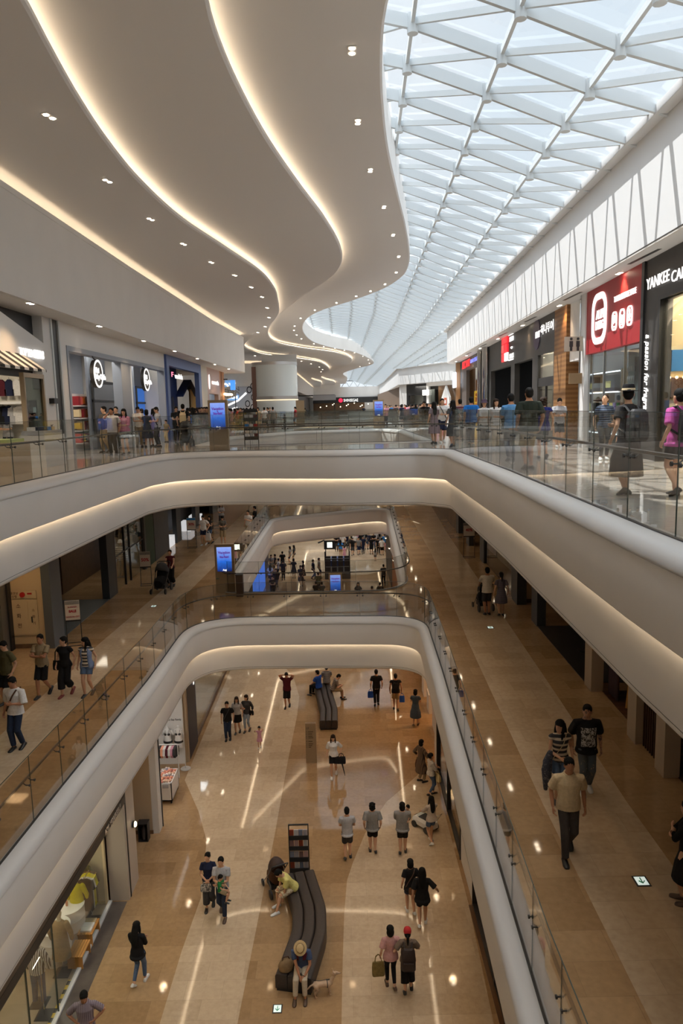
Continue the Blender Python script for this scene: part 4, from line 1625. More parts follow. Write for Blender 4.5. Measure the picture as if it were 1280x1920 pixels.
for i, (px, py) in enumerate(((467, 731), (475, 745), (464, 757), (474, 724), (474, 764), (470, 772))):
    c = aty(px, py, 88)
    mb = MB()
    mb.loft([[(.3 * q * math.cos(2 * PI * j / 20), dd, .3 * q * 1.35 * math.sin(2 * PI * j / 20)) for j in range(20)] for q, dd in ((1, -.05), (1, .05), (.72, .05), (.72, -.05))], False, 0, False, closed=True)
    o = mb.ob('wall_ring', blk)
    o.location = c
    tag(o, 'black ring ornament on the white wall beside the toy shop', 'ornament', 'black rings on the wall')
t = thing('lift_shaft', 'round glass lift shaft with silver bands rising to the ceiling', 'elevator', (aty(517, 766, 78).x, 78, 0))
RL = 2.35
MB().loft([[(RL * math.cos(2 * PI * j / 40), RL * math.sin(2 * PI * j / 40), z) for j in range(40)] for z in (0, 6.25)], False).ob('glass_wall', pm('lift_milk_glass', (.74, .79, .79), .12, spec=.6), t)
for z, h in ((6.05, .3), (2.55, .32), (0, .2)):
    MB().lathe([(RL - .02, z), (RL + .04, z), (RL + .04, z + h), (RL - .02, z + h)], 40, caps=False).ob('band', pm('brushed_steel', (.55, .53, .52), .3, metal=.8), t)
MB().lathe([(RL + .03, 2.45), (RL + .06, 2.45), (RL + .06, 2.52), (RL + .03, 2.52)], 40, caps=False).ob('light_band', glow('lift_glow', (1, .8, .55), 1.1), t)
MB().box((-1.75, -1.2, 2.95), (1.0, .6, 5.9)).ob('side_column', pm('copper_panel', sy((128, 100, 92)), .3, metal=.5), t)
MB().box((.2, -1.6, 1.3), (1.4, .5, 2.4)).ob('cabin', pm('lift_cabin', sy((150, 160, 165)), .3), t)
struct('wall_core', MB().b2((-8.3, 81, 0), (-4.5, 81.4, 7.4)), wht)

# ---- right-hand shops of the upper floor
ZR = 4.9
# candle shop
u0, u1 = 11.0, u_(R3, 1207, 640)
t = R3.thing('storefront', 'black candle shop front with warm cream window and white lettering', 'shop front', (u0 + u1) / 2)
uo = u_(R3, 1238, 660)
zo = z_(R3, 1240, 562)
mb = MB()
R3.facade(mb, u0, u1, [(u0 + .3, uo, zo)], ZR, -.25, 0)
R3.part('facade', mb, char, t)
mb = MB()
R3.box(mb, uo, uo + .12, -.1, .05, 0, zo)
R3.box(mb, u0, uo + .12, -.1, .05, zo, zo + .1)
R3.part('window_frame', mb, blk, t)
mb = MB()
R3.box(mb, u0 + .3, uo, -.06, -.04, .1, zo)
R3.part('window_glass', mb, shop_glass, t)
mb = MB()
R3.box(mb, u0, uo + .3, -3.2, -3.1, 0, ZR)
R3.box(mb, uo + .14, uo + .3, -3.1, -.05, 0, ZR)
R3.part('back_wall', mb, pm('cream_wall', sy((226, 205, 165)), .6), t)
ul, zl = R3.px(1246, 513)
R3.fit('YANKEE', W_SIGN, t, 1212, 1254, 1232, 525, 21, d=.05)
R3.fit('CANDLE', W_SIGN, t, 1259, 1315, 1287, 507, 22, d=.05)
_za, _zb = z_(R3, 1212, 628), z_(R3, 1212, 796)
R3.text('a passion for fragrance.', .3, W_SIGN, t, u_(R3, 1212.5, 712), .03, (_za + _zb) / 2, rot=-PI / 2, shear=.3, fit=(abs(_za - _zb), .36))
for i, (du, zc, w_, h, m) in enumerate(((.9, 2.4, .7, .5, SKYB), (1.2, 1.75, 1.1, .5, BROWN), (2.4, 1.8, .5, .6, CREAM), (2.3, 2.5, .6, .4, LTGREY), (3.4, 1.7, .9, .5, BROWN))):
    o = R3.box(MB(), uo + .08, uo + .13, -du * .72 - w_ / 2, -du * .72 + w_ / 2, zc - h / 2, zc + h / 2).ob('wall_picture', m)
    tag(o, 'framed picture on the cream wall of the candle shop', 'picture', 'candle shop pictures')
mb = MB()
for i in range(16):
    p = R3.P(uo + .05, -.25 - i * .17, 2.0)
    mb.ell(p, (.035, .035, .035), 8, 6)
o = mb.ob('string_lights', glow('candle_bulbs', (1, .7, .35), 12))
tag(o, 'row of small warm bulbs across the candle shop window', 'lights')
o['kind'] = 'stuff'
shop_lamp(R3.P(uo - 1.2, -1.4, 4.6), 260, (1, .84, .6))
# red travel shop
u0, u1 = u1, u_(R3, 1101, 640)
t = R3.thing('storefront', 'red shop front with white rounded emblem and small travel icons', 'shop front', (u0 + u1) / 2)
zb0, zb1 = z_(R3, 1101, 665), z_(R3, 1202, 646)
mb = MB()
R3.box(mb, u0 + .06, u1, -.2, .04, zb0, ZR)
R3.part('sign_panel', mb, redp, t)
mb = MB()
R3.box(mb, u0, u0 + .18, -.2, .05, 0, ZR)
R3.part('side_frame', mb, blk, t)


def rrect(cu, cz, w_, h, r, n=6):
    pts = []
    for sx, sz, a0 in ((1, 1, 0), (-1, 1, PI / 2), (-1, -1, PI), (1, -1, 1.5 * PI)):
        for i in range(n + 1):
            a = a0 + PI / 2 * i / n
            pts.append((cu + sx * (w_ / 2 - r) + r * math.cos(a), cz + sz * (h / 2 - r) + r * math.sin(a)))
    return pts


def ringmark(W, t, cu, cz, w_, h, r, th, d=.05):
    a, b_ = rrect(cu, cz, w_, h, r), rrect(cu, cz, w_ - 2 * th, h - 2 * th, max(.01, r - th))
    n = len(a)
    mb = MB()
    vs = [W.P(u, d, z) for u, z in a] + [W.P(u, d, z) for u, z in b_] + [W.P(u, d + .03, z) for u, z in a] + [W.P(u, d + .03, z) for u, z in b_]
    fs = []
    for i in range(n):
        j = (i + 1) % n
        fs += [(2 * n + i, 2 * n + j, 3 * n + j, 3 * n + i), (i, j, 2 * n + j, 2 * n + i), (n + i, 3 * n + i, 3 * n + j, n + j)]
    mb.add(vs, fs)
    W.part('emblem_ring', mb, W_SIGN, t)


cu, cz = R3.px(1126.5, 597)
ringmark(R3, t, cu, cz, 1.42, 1.5, .5, .19)
R3.fit('ALIFE', W_SIGN, t, 1117, 1133, 1125, 588.5, 17, d=.06, offset=.008)
R3.fit('DESIGN', W_SIGN, t, 1116, 1135.5, 1126, 608, 16.5, d=.06, offset=.008)
R3.fit('TM', W_SIGN, t, 1133, 1136, 1134.5, 580, 3.5, d=.06)
cu, cz = R3.px(1171, 553)
R3.fit('TRAVEL LIFESTYLE STORE', W_SIGN, t, 1151, 1192, 1171, 553, 11, d=.06)
for i, (px, py) in enumerate(((1155.5, 602), (1170, 597), (1184.5, 591.5))):
    cu, cz = R3.px(px, py)
    ringmark(R3, t, cu, cz, .40, .52, .15, .045)
    mb = MB()
    an = (-.5, .5, PI / 2)[i]
    c_, s_ = math.cos(an), math.sin(an)
    for poly in (((-.14, -.018), (.12, -.018), (.16, 0), (.12, .018), (-.14, .018)), ((-.02, 0), (-.07, .13), (-.03, .13), (.05, 0)), ((-.02, 0), (-.07, -.13), (-.03, -.13), (.05, 0)), ((-.12, 0), (-.16, .06), (-.13, .06), (-.08, 0)), ((-.12, 0), (-.16, -.06), (-.13, -.06), (-.08, 0))):
        R3.poly(mb, [(cu - (x * c_ - z * s_), cz + .02 + (x * s_ + z * c_)) for x, z in poly], .05, .08)
    if i < 2:
        R3.box(mb, cu - .1, cu + .1, .05, .08, cz - .17, cz - .14)
    R3.part('plane_icon', mb, W_SIGN, t)
mb = MB()
R3.box(mb, u0 + .18, u1, -.08, -.06, 0, zb0 + .4)
R3.part('window_glass', mb, shop_glass, t)
mb = MB()
for px in (1103, 1128, 1166):
    q = u_(R3, px, 720)
    R3.box(mb, q - .03, q + .03, -.1, -.03, 0, zb0)
R3.part('mullion', mb, chrome, t)
mb = MB()
R3.box(mb, u0, u1 + .5, -3.4, -3.3, 0, ZR)
R3.box(mb, u1 - .06, u1, -3.3, -.1, 0, ZR)
R3.part('back_wall', mb, pm('shop_grey', sy((104, 108, 110)), .6), t)
R3.text('ALIFEDESIGN', .34, pm('inside_letters', sy((150, 160, 180)), .4, emit=sy((150, 160, 190)), es=.5), t, u_(R3, 1150, 672, -.9), -.9, z_(R3, 1150, 672, -.9), face=None) if False else None
sh = R3.thing('display_shelf', 'lit display shelf of travel goods in the red shop window', 'shelf', u_(R3, 1150, 770, -.5), -.5)
su = u_(R3, 1150, 770, -.5)
for zz in (.5, 1.15, 1.75, 2.35):
    MB().box((0, 0, zz), (.5, 2.3, .04)).ob('shelf_board', wht, sh)
    MB().box((-.26, 0, zz), (.02, 2.2, .03)).ob('shelf_light', glow('shelf_glow', (.85, .9, 1), 3), sh)
for du in (-1.15, 1.15):
    MB().box((0, du, 1.2), (.5, .05, 2.4)).ob('upright', chrome, sh)
o = MB().box((0, 0, .25), (.3, 1.0, .5)).box((-.16, 0, .22), (.02, .4, .2), mi=1).ob('travel_case', [NAVY, YELLOW])
o.location = R3.P(su + .1, -.5, 1.77)
tag(o, 'navy case with a yellow label on the lit shelf of the red shop', 'case')
for i in range(6):
    o = MB().box((0, 0, .13), (.3, .26, .26)).ob('travel_bag', [GREEN, LILAC, YELLOW, SKYB, MAGENTA, GREY][i])
    o.location = R3.P(su - .85 + i * .34, -.5, 1.17)
    tag(o, 'small coloured bag on the lower lit shelf of the red shop', 'bag', 'coloured bags on the shelf')
for r in range(5):
    for c in range(4):
        o = MB().ell((0, 0, 0), (.03, .05, .085), 8, 6).ob('hook_item', W_SIGN if False else LTGREY)
        o.location = R3.P(u_(R3, 1182, 740, -.3) + (c - 1.5) * .17, -.3, 2.35 - r * .26)
        tag(o, 'small pale item hung in the red shop window', 'goods', 'small hung goods')
pg = R3.box(MB(), u_(R3, 1182, 740, -.3) - .5, u_(R3, 1182, 740, -.3) + .5, -.42, -.38, 0, 2.9).ob('peg_board', pm('peg_grey', sy((140, 150, 155)), .5))
tag(pg, 'grey peg board behind the small hung goods in the red shop', 'board')
shop_lamp(R3.P(su, -1.8, 4.6), 130, (.95, .97, 1))
# white column, then the wood-lined passage to the restrooms
u0, u1 = u1, u_(R3, 1090, 700)
struct('wall_column_right', R3.box(MB(), u0, u1 - .12, -.4, .08, 0, ZR), wht)
struct('trim_103', R3.box(MB(), u1 - .12, u1, -.4, .1, 0, ZR), chrome)
u0, u1, u2 = u1, u_(R3, 1060, 720), u_(R3, 1038, 700)
struct('wall_passage', R3.box(R3.box(MB(), u0, u1, -1.9, -1.8, 0, 2.9), u1, u2, -1.9, 0, 0, ZR), woodw)
struct('wall_passage_top', R3.box(MB(), u0, u1, -1.8, -.12, 2.9, ZR), wht)
struct('trim_104', R3.box(MB(), u1 - .15, u1, -1.0, -.9, 0, 2.9), blk)
t = R3.thing('restroom_sign', 'square pale restroom sign with two dark figures hanging at the wood passage', 'sign', u_(R3, 1076, 645, .35), .35, z_(R3, 1076, 645, .35))
MB().box((0, 0, 0), (.62, .08, .46)).ob('plate', pm('sign_plate', sy((190, 182, 165)), .5), t)
for s in (-1, 1):
    m = MB()
    m.ell((s * .11, -.05, .16), (.045, .02, .045), 10, 6)
    m.box((s * .11, -.05, -.0), (.11, .02, .18))
    m.box((s * .11, -.05, -.15), (.07, .02, .14))
    m.ob('figure', blk, t)
MB().tube([(.2, 0, -.23), (.2, 0, -1.0)], .015, 6).ob('hanging_rod', blk, t)
MB().box((.1, 0, -1.1), (.5, .06, .34)).ob('lower_plate', pm('sign_plate_brown', sy((150, 124, 92)), .5), t)
# travel agency
u0, u1 = u2, u_(R3, 1003, 720)
t = R3.thing('storefront', 'dark travel agency front with white Korean lettering beside the wood passage', 'shop front', (u0 + u1) / 2)
zo = z_(R3, 1003, 668)
mb = MB()
R3.facade(mb, u0, u1, [(u0 + .1, u1 - .45, zo)], ZR, -.2, 0)
R3.part('facade', mb, char, t)
mb = MB()
R3.box(mb, u0 + .1, u1 - .45, -.1, -.02, 2.15, 2.5)
R3.box(mb, (u0 + u1) / 2 - .2, (u0 + u1) / 2 - .12, -.1, -.02, 0, 2.15)
R3.part('door_frame', mb, blk, t)
mb = MB()
R3.box(mb, u0 + .1, u1 - .45, -.08, -.06, 0, zo)
R3.part('door_glass', mb, shop_glass, t)
mb = MB()
R3.box(mb, u0, u1, -3, -2.9, 0, ZR)
R3.box(mb, u1 - .3, u1 - .2, -2.9, -.2, 0, ZR)
R3.part('back_wall', mb, pm('agency_grey', sy((170, 168, 160)), .6), t)
cu, cz = R3.px(1028, 614)
R3.fit('하나투어', W_SIGN, t, 1013.5, 1037, 1025, 614, 19, d=.05)
cu, cz = R3.px(1006.5, 626)
R3.fit('HNT', W_SIGN, t, 1003.5, 1012, 1008, 627, 12, d=.07, offset=.008)
mb = MB()
R3.poly(mb, [(cu + .62 * math.cos(a), cz + .66 * math.sin(a)) for a in [i * PI / 14 for i in range(28)]], .0, .03)
R3.part('logo_disc', mb, pm('disc_plum', sy((70, 52, 84)), .5), t)
shop_lamp(R3.P((u0 + u1) / 2, -1.5, 4.5), 140, (1, .9, .75))
# studio shop with the red window sign
u0, u1 = u1, u_(R3, 917, 740)
t = R3.thing('storefront', 'charcoal shop front with red tile emblem and two dark openings', 'shop front', (u0 + u1) / 2)
o1a, o1b = u_(R3, 997, 740), u_(R3, 964, 740)
o2a, o2b = u_(R3, 957, 740), u_(R3, 920, 740)
zo = z_(R3, 985, 676)
mb = MB()
R3.facade(mb, u0, u1, [(o1a, o1b, zo), (o2a, o2b, zo)], ZR, -.25, 0)
R3.part('facade', mb, char, t)
mb = MB()
R3.box(mb, u0, u1, -2.6, -2.5, 0, ZR)
R3.box(mb, u1 - .1, u1, -2.5, -.26, 0, ZR)
R3.box(mb, o2a - .3, o2a - .2, -2.5, -.26, 0, ZR)
R3.part('back_wall', mb, pm('night_blue', sy((24, 30, 38)), .5), t)
mb = MB()
R3.box(mb, u_(R3, 940, 740, -1.2), u_(R3, 929, 740, -1.2), -1.2, -1.1, .2, 2.3)
R3.part('poster', mb, glow('poster_glow', sy((150, 130, 160)), .6), t)
a0, a1 = u_(R3, 943, 650), u_(R3, 953.5, 645)
za, zb = z_(R3, 943, 680), z_(R3, 943, 632)
rr_ = glow('tile_red', sy((214, 40, 50)), 1.3)
hh = (zb - za) / 3
for i in range(3):
    for j in range(2):
        mb = MB()
        mid = (a0 + a1) / 2
        q0, q1 = (a1, mid) if j else (mid, a0)
        R3.box(mb, min(q0, q1) + .02, max(q0, q1) - .02, 0, .09, za + hh * i + .02, za + hh * (i + 1) - .02)
        R3.part('emblem_tile', mb, W_SIGN if (i == 0 and j == 1) else rr_, t)
# nearer edge of the emblem is the image's right-hand side
cu, cz = R3.px(959, 635)
for body, py, sz in (('STUDIO', 635, .52), ('up', 652, .55), ('SPACE', 667, .52)):
    R3.fit(body, W_SIGN, t, 957 if sz > .54 else 954.8, 960.5 if sz > .54 else 962.5, 958.6, py, 5 if sz > .54 else 9, d=.05, offset=.008)
for py in (627, 674.5):
    mb = MB()
    R3.box(mb, u_(R3, 962.5, py), u_(R3, 954.5, py + 2), .0, .05, z_(R3, 958, py) - .03, z_(R3, 958, py) + .03)
    R3.part('sign_bar', mb, W_SIGN, t)
# dark and chrome piers, shoe shop, rounded end
u0, u1 = u1, u_(R3, 902, 740)
struct('wall_pier_right', R3.box(MB(), u0, u1, -.4, .0, 0, ZR), blk)
struct('trim_105', MB().tube([R3.P(u0 + .5, .1, 0), R3.P(u0 + .5, .1, ZR - .02)], .28, 16), chrome)
struct('trim_106', MB().tube([R3.P(u1 - .2, .1, 0), R3.P(u1 - .2, .1, ZR - .02)], .20, 16), chrome)
u0, u1 = u1, u_(R3, 866, 745)
t = R3.thing('storefront', 'grey shoe shop front with red and blue lettering over a dark entrance', 'shop front', (u0 + u1) / 2)
oa, ob_ = u_(R3, 899, 740), u_(R3, 874, 740)
mb = MB()
R3.facade(mb, u0, u1, [(oa, ob_, z_(R3, 885, 690))], ZR, -.25, 0)
R3.part('facade', mb, pm('facade_taupe', sy((92, 84, 80)), .5), t)
mb = MB()
R3.box(mb, oa, ob_, -2.4, -2.3, 0, ZR)
R3.part('back_wall', mb, pm('concrete_dark', sy((96, 96, 98)), .6, var=.15), t)
cu, cz = R3.px(873.5, 681)
R3.fit('ABC', glow('sign_red', sy((235, 40, 48)), 1.5), t, 866, 872.3, 869.5, 684.5, 14, d=.1, offset=.012)
R3.fit('MART', glow('sign_red', sy((235, 40, 48)), 1.5), t, 873.3, 880.5, 877, 680.5, 13, d=.1, offset=.012)
R3.fit('GRAND', glow('sign_indigo', sy((120, 130, 230)), 1.4), t, 881.3, 887.5, 884.5, 676.5, 7, d=.1)
R3.fit('STAGE', glow('sign_indigo', sy((120, 130, 230)), 1.4), t, 888.5, 895, 891.7, 673, 7.5, d=.1)
o = thing('sale_banner', 'yellow sale banner with dark red lettering at the shoe shop entrance', 'banner', R3.P(ob_ - 1.9, -.6, 0))
MB().box((0, 0, 1.25), (.06, 2.6, 2.5)).ob('cloth', pm('banner_yellow', sy((220, 180, 40)), .7), o)
for i, (b_, zz, sz) in enumerate((('ABC-MART', 2.2, .3), ('SUMMER', 1.85, .5), ('SALE', 1.25, .9), ('~50%', .6, .5))):
    letters(b_, sz, pm('banner_red', sy((150, 40, 30)), .7), o, 'lettering', (-.04, 0, zz), 'x-', depth=.01)
u0, u1 = u1, 60.8
t = R3.thing('storefront', 'dark rounded corner shop front with tan curve and lit white sign', 'shop front', (u0 + u1) / 2)
mb = MB()
R3.facade(mb, u0, u1 - 1, [(u0 + .6, u1 - 1.6, 3.2)], ZR, -.25, 0)
R3.part('facade', mb, blk, t)
mb = MB()
mb.tube([R3.P(u1 - .6, -.5, 0), R3.P(u1 - .6, -.5, ZR - .05)], .8, 18)
R3.part('corner_column', mb, pm('corner_tan', sy((150, 112, 76)), .5), t)
mb = MB()
R3.box(mb, u1 - 1.6, u1 - .1, .35, .5, 2.9, 4.1)
R3.part('sign_box', mb, glow('sign_pale_blue', (.75, .85, 1), 2), t)
# oblique far wall beyond the opening on the right
D0, D1 = Vector((16.5, 103, 0)), Vector((9.7, 118.2, 0))
FW = Wall(0, 0, 'R', 0)
FW.U = (D1 - D0).normalized()
FW.N = Vector((-FW.U.y, FW.U.x, 0)).normalized()
if FW.N.y > 0:
    FW.N = -FW.N
FW.O = D0.copy()
FW.rz = math.atan2(FW.U.y, FW.U.x) - PI / 2
LW = (D1 - D0).length
t = FW.thing('storefront', 'glazed shop with a white house-shaped display on the far oblique wall', 'shop front', 2.5)
FW.part('facade', FW.facade(MB(), -4, LW * .5, [(-3.5, LW * .46, 4.4)], 4.95, -.3, 0), wht, t)
FW.part('back_wall', FW.box(MB(), -4, LW * .5, -2.2, -2.1, 0, 4.9), pm('far_wood', sy((150, 104, 70)), .6), t)
FW.part('window_glass', FW.box(MB(), -3.5, LW * .46, -.12, -.08, 0, 4.4), shop_glass, t)
hu, hz = FW.px(837, 766, .3)
mb = MB()
FW.poly(mb, [(hu - 1.0, 0), (hu + 1.0, 0), (hu + 1.0, 2.7), (hu, 4.3), (hu - 1.0, 2.7)], .2, .5)
FW.part('house_display', mb, wht, t)
mb = MB()
FW.box(mb, hu - .35, hu + .3, .5, .55, 1.6, 2.6)
FW.box(mb, hu - .2, hu + .12, .55, .58, 1.8, 2.3, 1)
FW.part('house_window', mb, [pm('terracotta', sy((190, 90, 60)), .6), wht], t)
t = FW.thing('storefront', 'black shop front with a small lit white sign on the far oblique wall', 'shop front', LW * .68)
FW.part('facade', FW.facade(MB(), LW * .5, LW * .86, [(LW * .55, LW * .82, 3.2)], 4.95, -.3, .02), blk, t)
FW.part('back_wall', FW.box(MB(), LW * .5, LW * .86, -1.5, -1.4, 0, 4), pm('far_grey', sy((120, 122, 118)), .6), t)
mb = MB()
cu, cz = FW.px(798, 736, .1)
FW.box(mb, cu - .9, cu - .1, .05, .15, cz - .4, cz + .4)
FW.box(mb, cu + .1, cu + .9, .05, .15, cz - .4, cz + .4)
FW.part('sign_block', mb, W_SIGN, t)
struct('wall_pier_far', FW.box(MB(), LW * .86, LW, -.3, 0, 0, 4.95), wht)
struct('wall_far_right', MB().b2((10.5, 118, 0), (10.8, 200, 4.95)), pm('far_brown', sy((110, 92, 78)), .6))
struct('wall_far_left', MB().b2((-8.2, 100, 0), (-7.9, 200, 4.4)), char)
shop_lamp((13, 112, 4.5), 200, (1, .95, .85), 3)
# end of the mall
t = thing('storefront', 'wide dark department store front with white lettering at the end of the mall', 'shop front', (2, 200, 0))
MB().box((0, 0, 3.7), (18, .6, 1.5)).ob('fascia', blk, t)
letters('SHINSEGAE', 1, W_SIGN, t, 'lettering', (1.25, -.4, 3.62), 'y-', fit=(3.9, .75))
MB().loft([[(.55 * math.cos(2 * PI * j / 16) - 1.5, d, .55 * math.sin(2 * PI * j / 16) + 3.62) for j in range(16)] for d in (-.5, -.3)], True).ob('logo_disc', glow('logo_red', sy((230, 30, 60)), 2.5), t)
MB().box((-2, 1.5, 1.5), (14, .2, 3.0)).ob('back_wall', pm('store_wood', sy((110, 84, 62)), .6), t)
for i in range(12):
    o = MB().ell((0, 0, 0), (.14, .14, .14), 8, 6).ob('store_lamp', glow('store_lamp', (1, .85, .6), 6))
    o.location = (-5 + i * 1.25 + .4 * (i % 3), 199.6, 1.9 + .3 * (i % 4))
    tag(o, 'small lit lamp in the department store at the far end', 'lamp', 'far store lamps')

# ------------------------------------------------------------------ middle floor, left-hand side
HS = 4.14
struct('wall_hydrant', MB().b2((-11.2, 23.2, Z2), (-9.74, 23.6, Z2 + HS)), pm('wall_beige', sy((200, 176, 140)), .6))
struct('baseboard_left', MB().b2((-11.2, 23.17, Z2), (-9.74, 23.2, Z2 + .14)), woodd)
struct('wall_pillar_grey', MB().b2((-9.76, 23.1, Z2), (-9.48, 24.0, Z2 + HS)), pm('pillar_grey', sy((92, 96, 100)), .4))
t = thing('hydrant_cabinet', 'ivory fire hydrant cabinet with red bell set in the beige wall', 'cabinet', (-10.44, 23.19, Z2 + .42))
MB().box((0, -.01, .62), (.92, .02, 1.2)).ob('cabinet_front', pm('cabinet_ivory', sy((208, 186, 150)), .5), t)
MB().box((-.14, -.025, .62), (.58, .012, 1.1)).ob('door', pm('cabinet_ivory', sy((208, 186, 150)), .5), t)
MB().box((.30, -.025, .62), (.25, .012, 1.1)).ob('door', pm('cabinet_ivory', sy((208, 186, 150)), .5), t)
MB().box((.27, -.04, .55), (.03, .03, .2)).ob('handle', blk, t)
MB().box((-.02, -.02, 1.39), (.95, .02, .26)).ob('alarm_plate', pm('cabinet_ivory', sy((208, 186, 150)), .5), t)
MB().tube([(.02, -.03, 1.39), (.02, -.075, 1.39)], .085, 16).ob('bell', pm('alarm_red', sy((190, 40, 36)), .4), t)
MB().box((.25, -.04, 1.42), (.14, .03, .05)).ob('button', pm('alarm_red', sy((190, 40, 36)), .4), t)
for i, c in enumerate('소화전'):
    letters(c, .17, pm('alarm_red_dark', sy((90, 50, 40)), .6), t, 'lettering', (-.15, -.036, 1.0 - i * .33), 'y-', depth=.004)
for i, c in enumerate('소화기'):
    letters(c, .11, pm('alarm_red_dark', sy((90, 50, 40)), .6), t, 'lettering', (.33, -.036, .86 - i * .22), 'y-', depth=.004)
letters('화재경보', .1, pm('alarm_red_dark', sy((90, 50, 40)), .6), t, 'lettering', (-.3, -.034, 1.43), 'y-', depth=.004)
letters('비상벨', .1, pm('alarm_red_dark', sy((90, 50, 40)), .6), t, 'lettering', (-.3, -.034, 1.32), 'y-', depth=.004)
t = thing('storefront', 'window front at the near end of the middle floor showing yellow-green goods', 'shop front', (-11.1, 18, Z2))
MB().b2((-.1, -9, 0), (0, 5.1, HS)).ob('back_wall', pm('goods_green', sy((150, 150, 70)), .6, var=.5, vs=2), t)
MB().b2((.02, 4.5, 0), (.25, 5.15, HS)).ob('corner_frame', pm('frame_grey', sy((110, 108, 104)), .4), t)
MB().b2((.26, 4.9, 0), (.32, 5.12, HS)).ob('dark_edge', blk, t)
MB().b2((.1, -9, .1), (.12, 4.5, HS)).ob('window_glass', shop_glass, t)
# dark shop with glass doors
t = L2.thing('storefront', 'dark shop entrance with glass doors and long white handles', 'shop front', 26.6)
L2.part('frame', L2.facade(MB(), 24.0, 30.2, [(24.3, 29.3, 3.3)], HS, -.3, 0), pm('frame_slate', sy((58, 62, 66)), .45), t)
L2.part('back_wall', L2.box(MB(), 24, 30, -2.6, -2.5, 0, HS), blk, t)
for i in range(2):
    x0 = -9.75 - 1.0 * i
    d = MB().b2((x0 - .95, 24.6, Z2 + .02), (x0, 24.63, Z2 + 2.6))
    o = L2.part('door', d, glass('door_glass_dark', (.55, .58, .58), .9, base=.03), t)
    MB().tube([(x0 - .18 - t.location.x, 24.5 - t.location.y, .75), (x0 - .18 - t.location.x, 24.5 - t.location.y, 1.75)], .035, 8, round_ends=True).ob('door_handle', pm('handle_white', (.7, .7, .68), .3), o)
L2.part('brown_panel', L2.box(MB(), 26.4, 27.5, -2.4, -2.3, 0, 3), woodd, t)
L2.part('threshold', L2.box(MB(), 24.0, 29.3, -2.4, -.02, .004, .02), pm('slate_floor', sy((88, 96, 98)), .4), t)
t = L2.thing('storefront', 'glazed clothes shop front with thin black mullions and a green end wall', 'shop front', 35)
L2.part('facade', L2.facade(MB(), 30.2, 39.0, [(30.4, 35.0, 3.2), (35.3, 36.9, 3.2)], HS, -.25, 0), char, t)
L2.part('window_glass', L2.box(MB(), 30.4, 35.0, -.1, -.08, .05, 3.2), shop_glass, t)
for u in (30.45, 31.9, 32.7, 34.95):
    L2.part('mullion', L2.box(MB(), u - .03, u + .03, -.13, -.04, 0, 3.2), blk, t)
L2.part('transom', L2.box(MB(), 30.4, 35.0, -.13, -.05, 1.5, 1.54), blk, t)
L2.part('back_wall', L2.box(MB(), 30.3, 39, -2.4, -2.3, 0, HS), woodd, t)
L2.part('green_wall', L2.box(MB(), 35.3, 37.2, -.9, -.02, 0, 3.2), pm('wall_green', sy((42, 62, 40)), .6), t)
shop_lamp(L2.P(32.6, -1.2, 3.8), 18)
t = L2.thing('storefront', 'black shop front with bright white plinth lights farther along the middle floor', 'shop front', 45)
L2.part('facade', L2.facade(MB(), 39, 56, [(40, 42, 3), (43.2, 47.6, 3), (49, 54, 3)], HS, -.25, 0), blk, t)
L2.part('back_wall', L2.box(MB(), 39, 56, -1.6, -1.5, 0, HS), pm('navy_black', sy((20, 24, 34)), .5), t)
for a, b_ in ((40.2, 41.8), (46.2, 47.5), (49.2, 50.4)):
    L2.part('plinth', L2.box(MB(), a, b_, -.8, -.1, 0, .55), glow('plinth_glow', (.95, .97, 1), .55), t)
struct('wall_far_shops', L2.box(MB(), 56, 100, -.25, 0, 0, HS), pm('far_shops', sy((96, 76, 58)), .5, var=.3, vs=1))

mannequin_spot = L2.P(33.4, -.7, 0)
# ---- right-hand side of the middle floor
struct('wall_pier_1', MB().b2((6.62, 27.3, Z2), (8.2, 27.6, Z2 + HS)), pm('wall_beige', sy((200, 176, 140)), .6))
struct('baseboard_right', MB().b2((6.62, 27.27, Z2), (8.2, 27.3, Z2 + .14)), woodd)
struct('wall_pier_2', R2.box(MB(), 27.0, 27.9, -.3, .06, 0, HS), pm('frame_slate', sy((58, 62, 66)), .45))
t = R2.thing('storefront', 'grey glass shop front beyond the beige recess on the right corridor', 'shop front', 34)
R2.part('facade', R2.facade(MB(), 27.9, 44, [(28.3, 34.5, 3.2), (35.6, 39, 3.2), (40, 43, 3.2)], HS, -.25, 0), pm('frame_slate', sy((58, 62, 66)), .45), t)
R2.part('window_glass', R2.box(MB(), 28.3, 34.5, -.1, -.08, .05, 3.2), glass('grey_glass', (.55, .56, .55), .8, base=.04), t)
R2.part('back_wall', R2.box(MB(), 27.9, 44, -2, -1.9, 0, HS), pm('taupe_dark', sy((78, 70, 62)), .6), t)
R2.part('counter', R2.box(MB(), 28.6, 33, -1.5, -.9, 0, 1.0), pm('counter_grey', sy((120, 112, 104)), .5), t)
struct('wall_far_shops_right', R2.box(MB(), 44, 100, -.25, 0, 0, HS), pm('far_shops_r', sy((110, 88, 66)), .5, var=.3, vs=1))
t = R2.thing('storefront', 'long dark opening with charcoal jamb on the right corridor', 'shop front', 21.8)
R2.part('facade', R2.facade(MB(), 18.95, 25.0, [(19.0, 24.2, 3.3)], HS, -.3, 0), pm('frame_slate', sy((58, 62, 66)), .45), t)
R2.part('back_wall', R2.box(MB(), 18.95, 25.0, -2.2, -2.1, 0, HS), blk, t)
R2.part('dark_floor', R2.box(MB(), 19, 24.2, -2.1, -.02, .004, .02), pm('floor_black', (.03, .028, .026), .35), t)
pos = R2.P(21.6, -.8, 0)
t = thing('queue_post', 'dark round-based queue post inside the long dark opening', 'post', pos)
MB().lathe([(.19, 0.02), (.19, .04), (.03, .06)], 20).ob('base', blk, t)
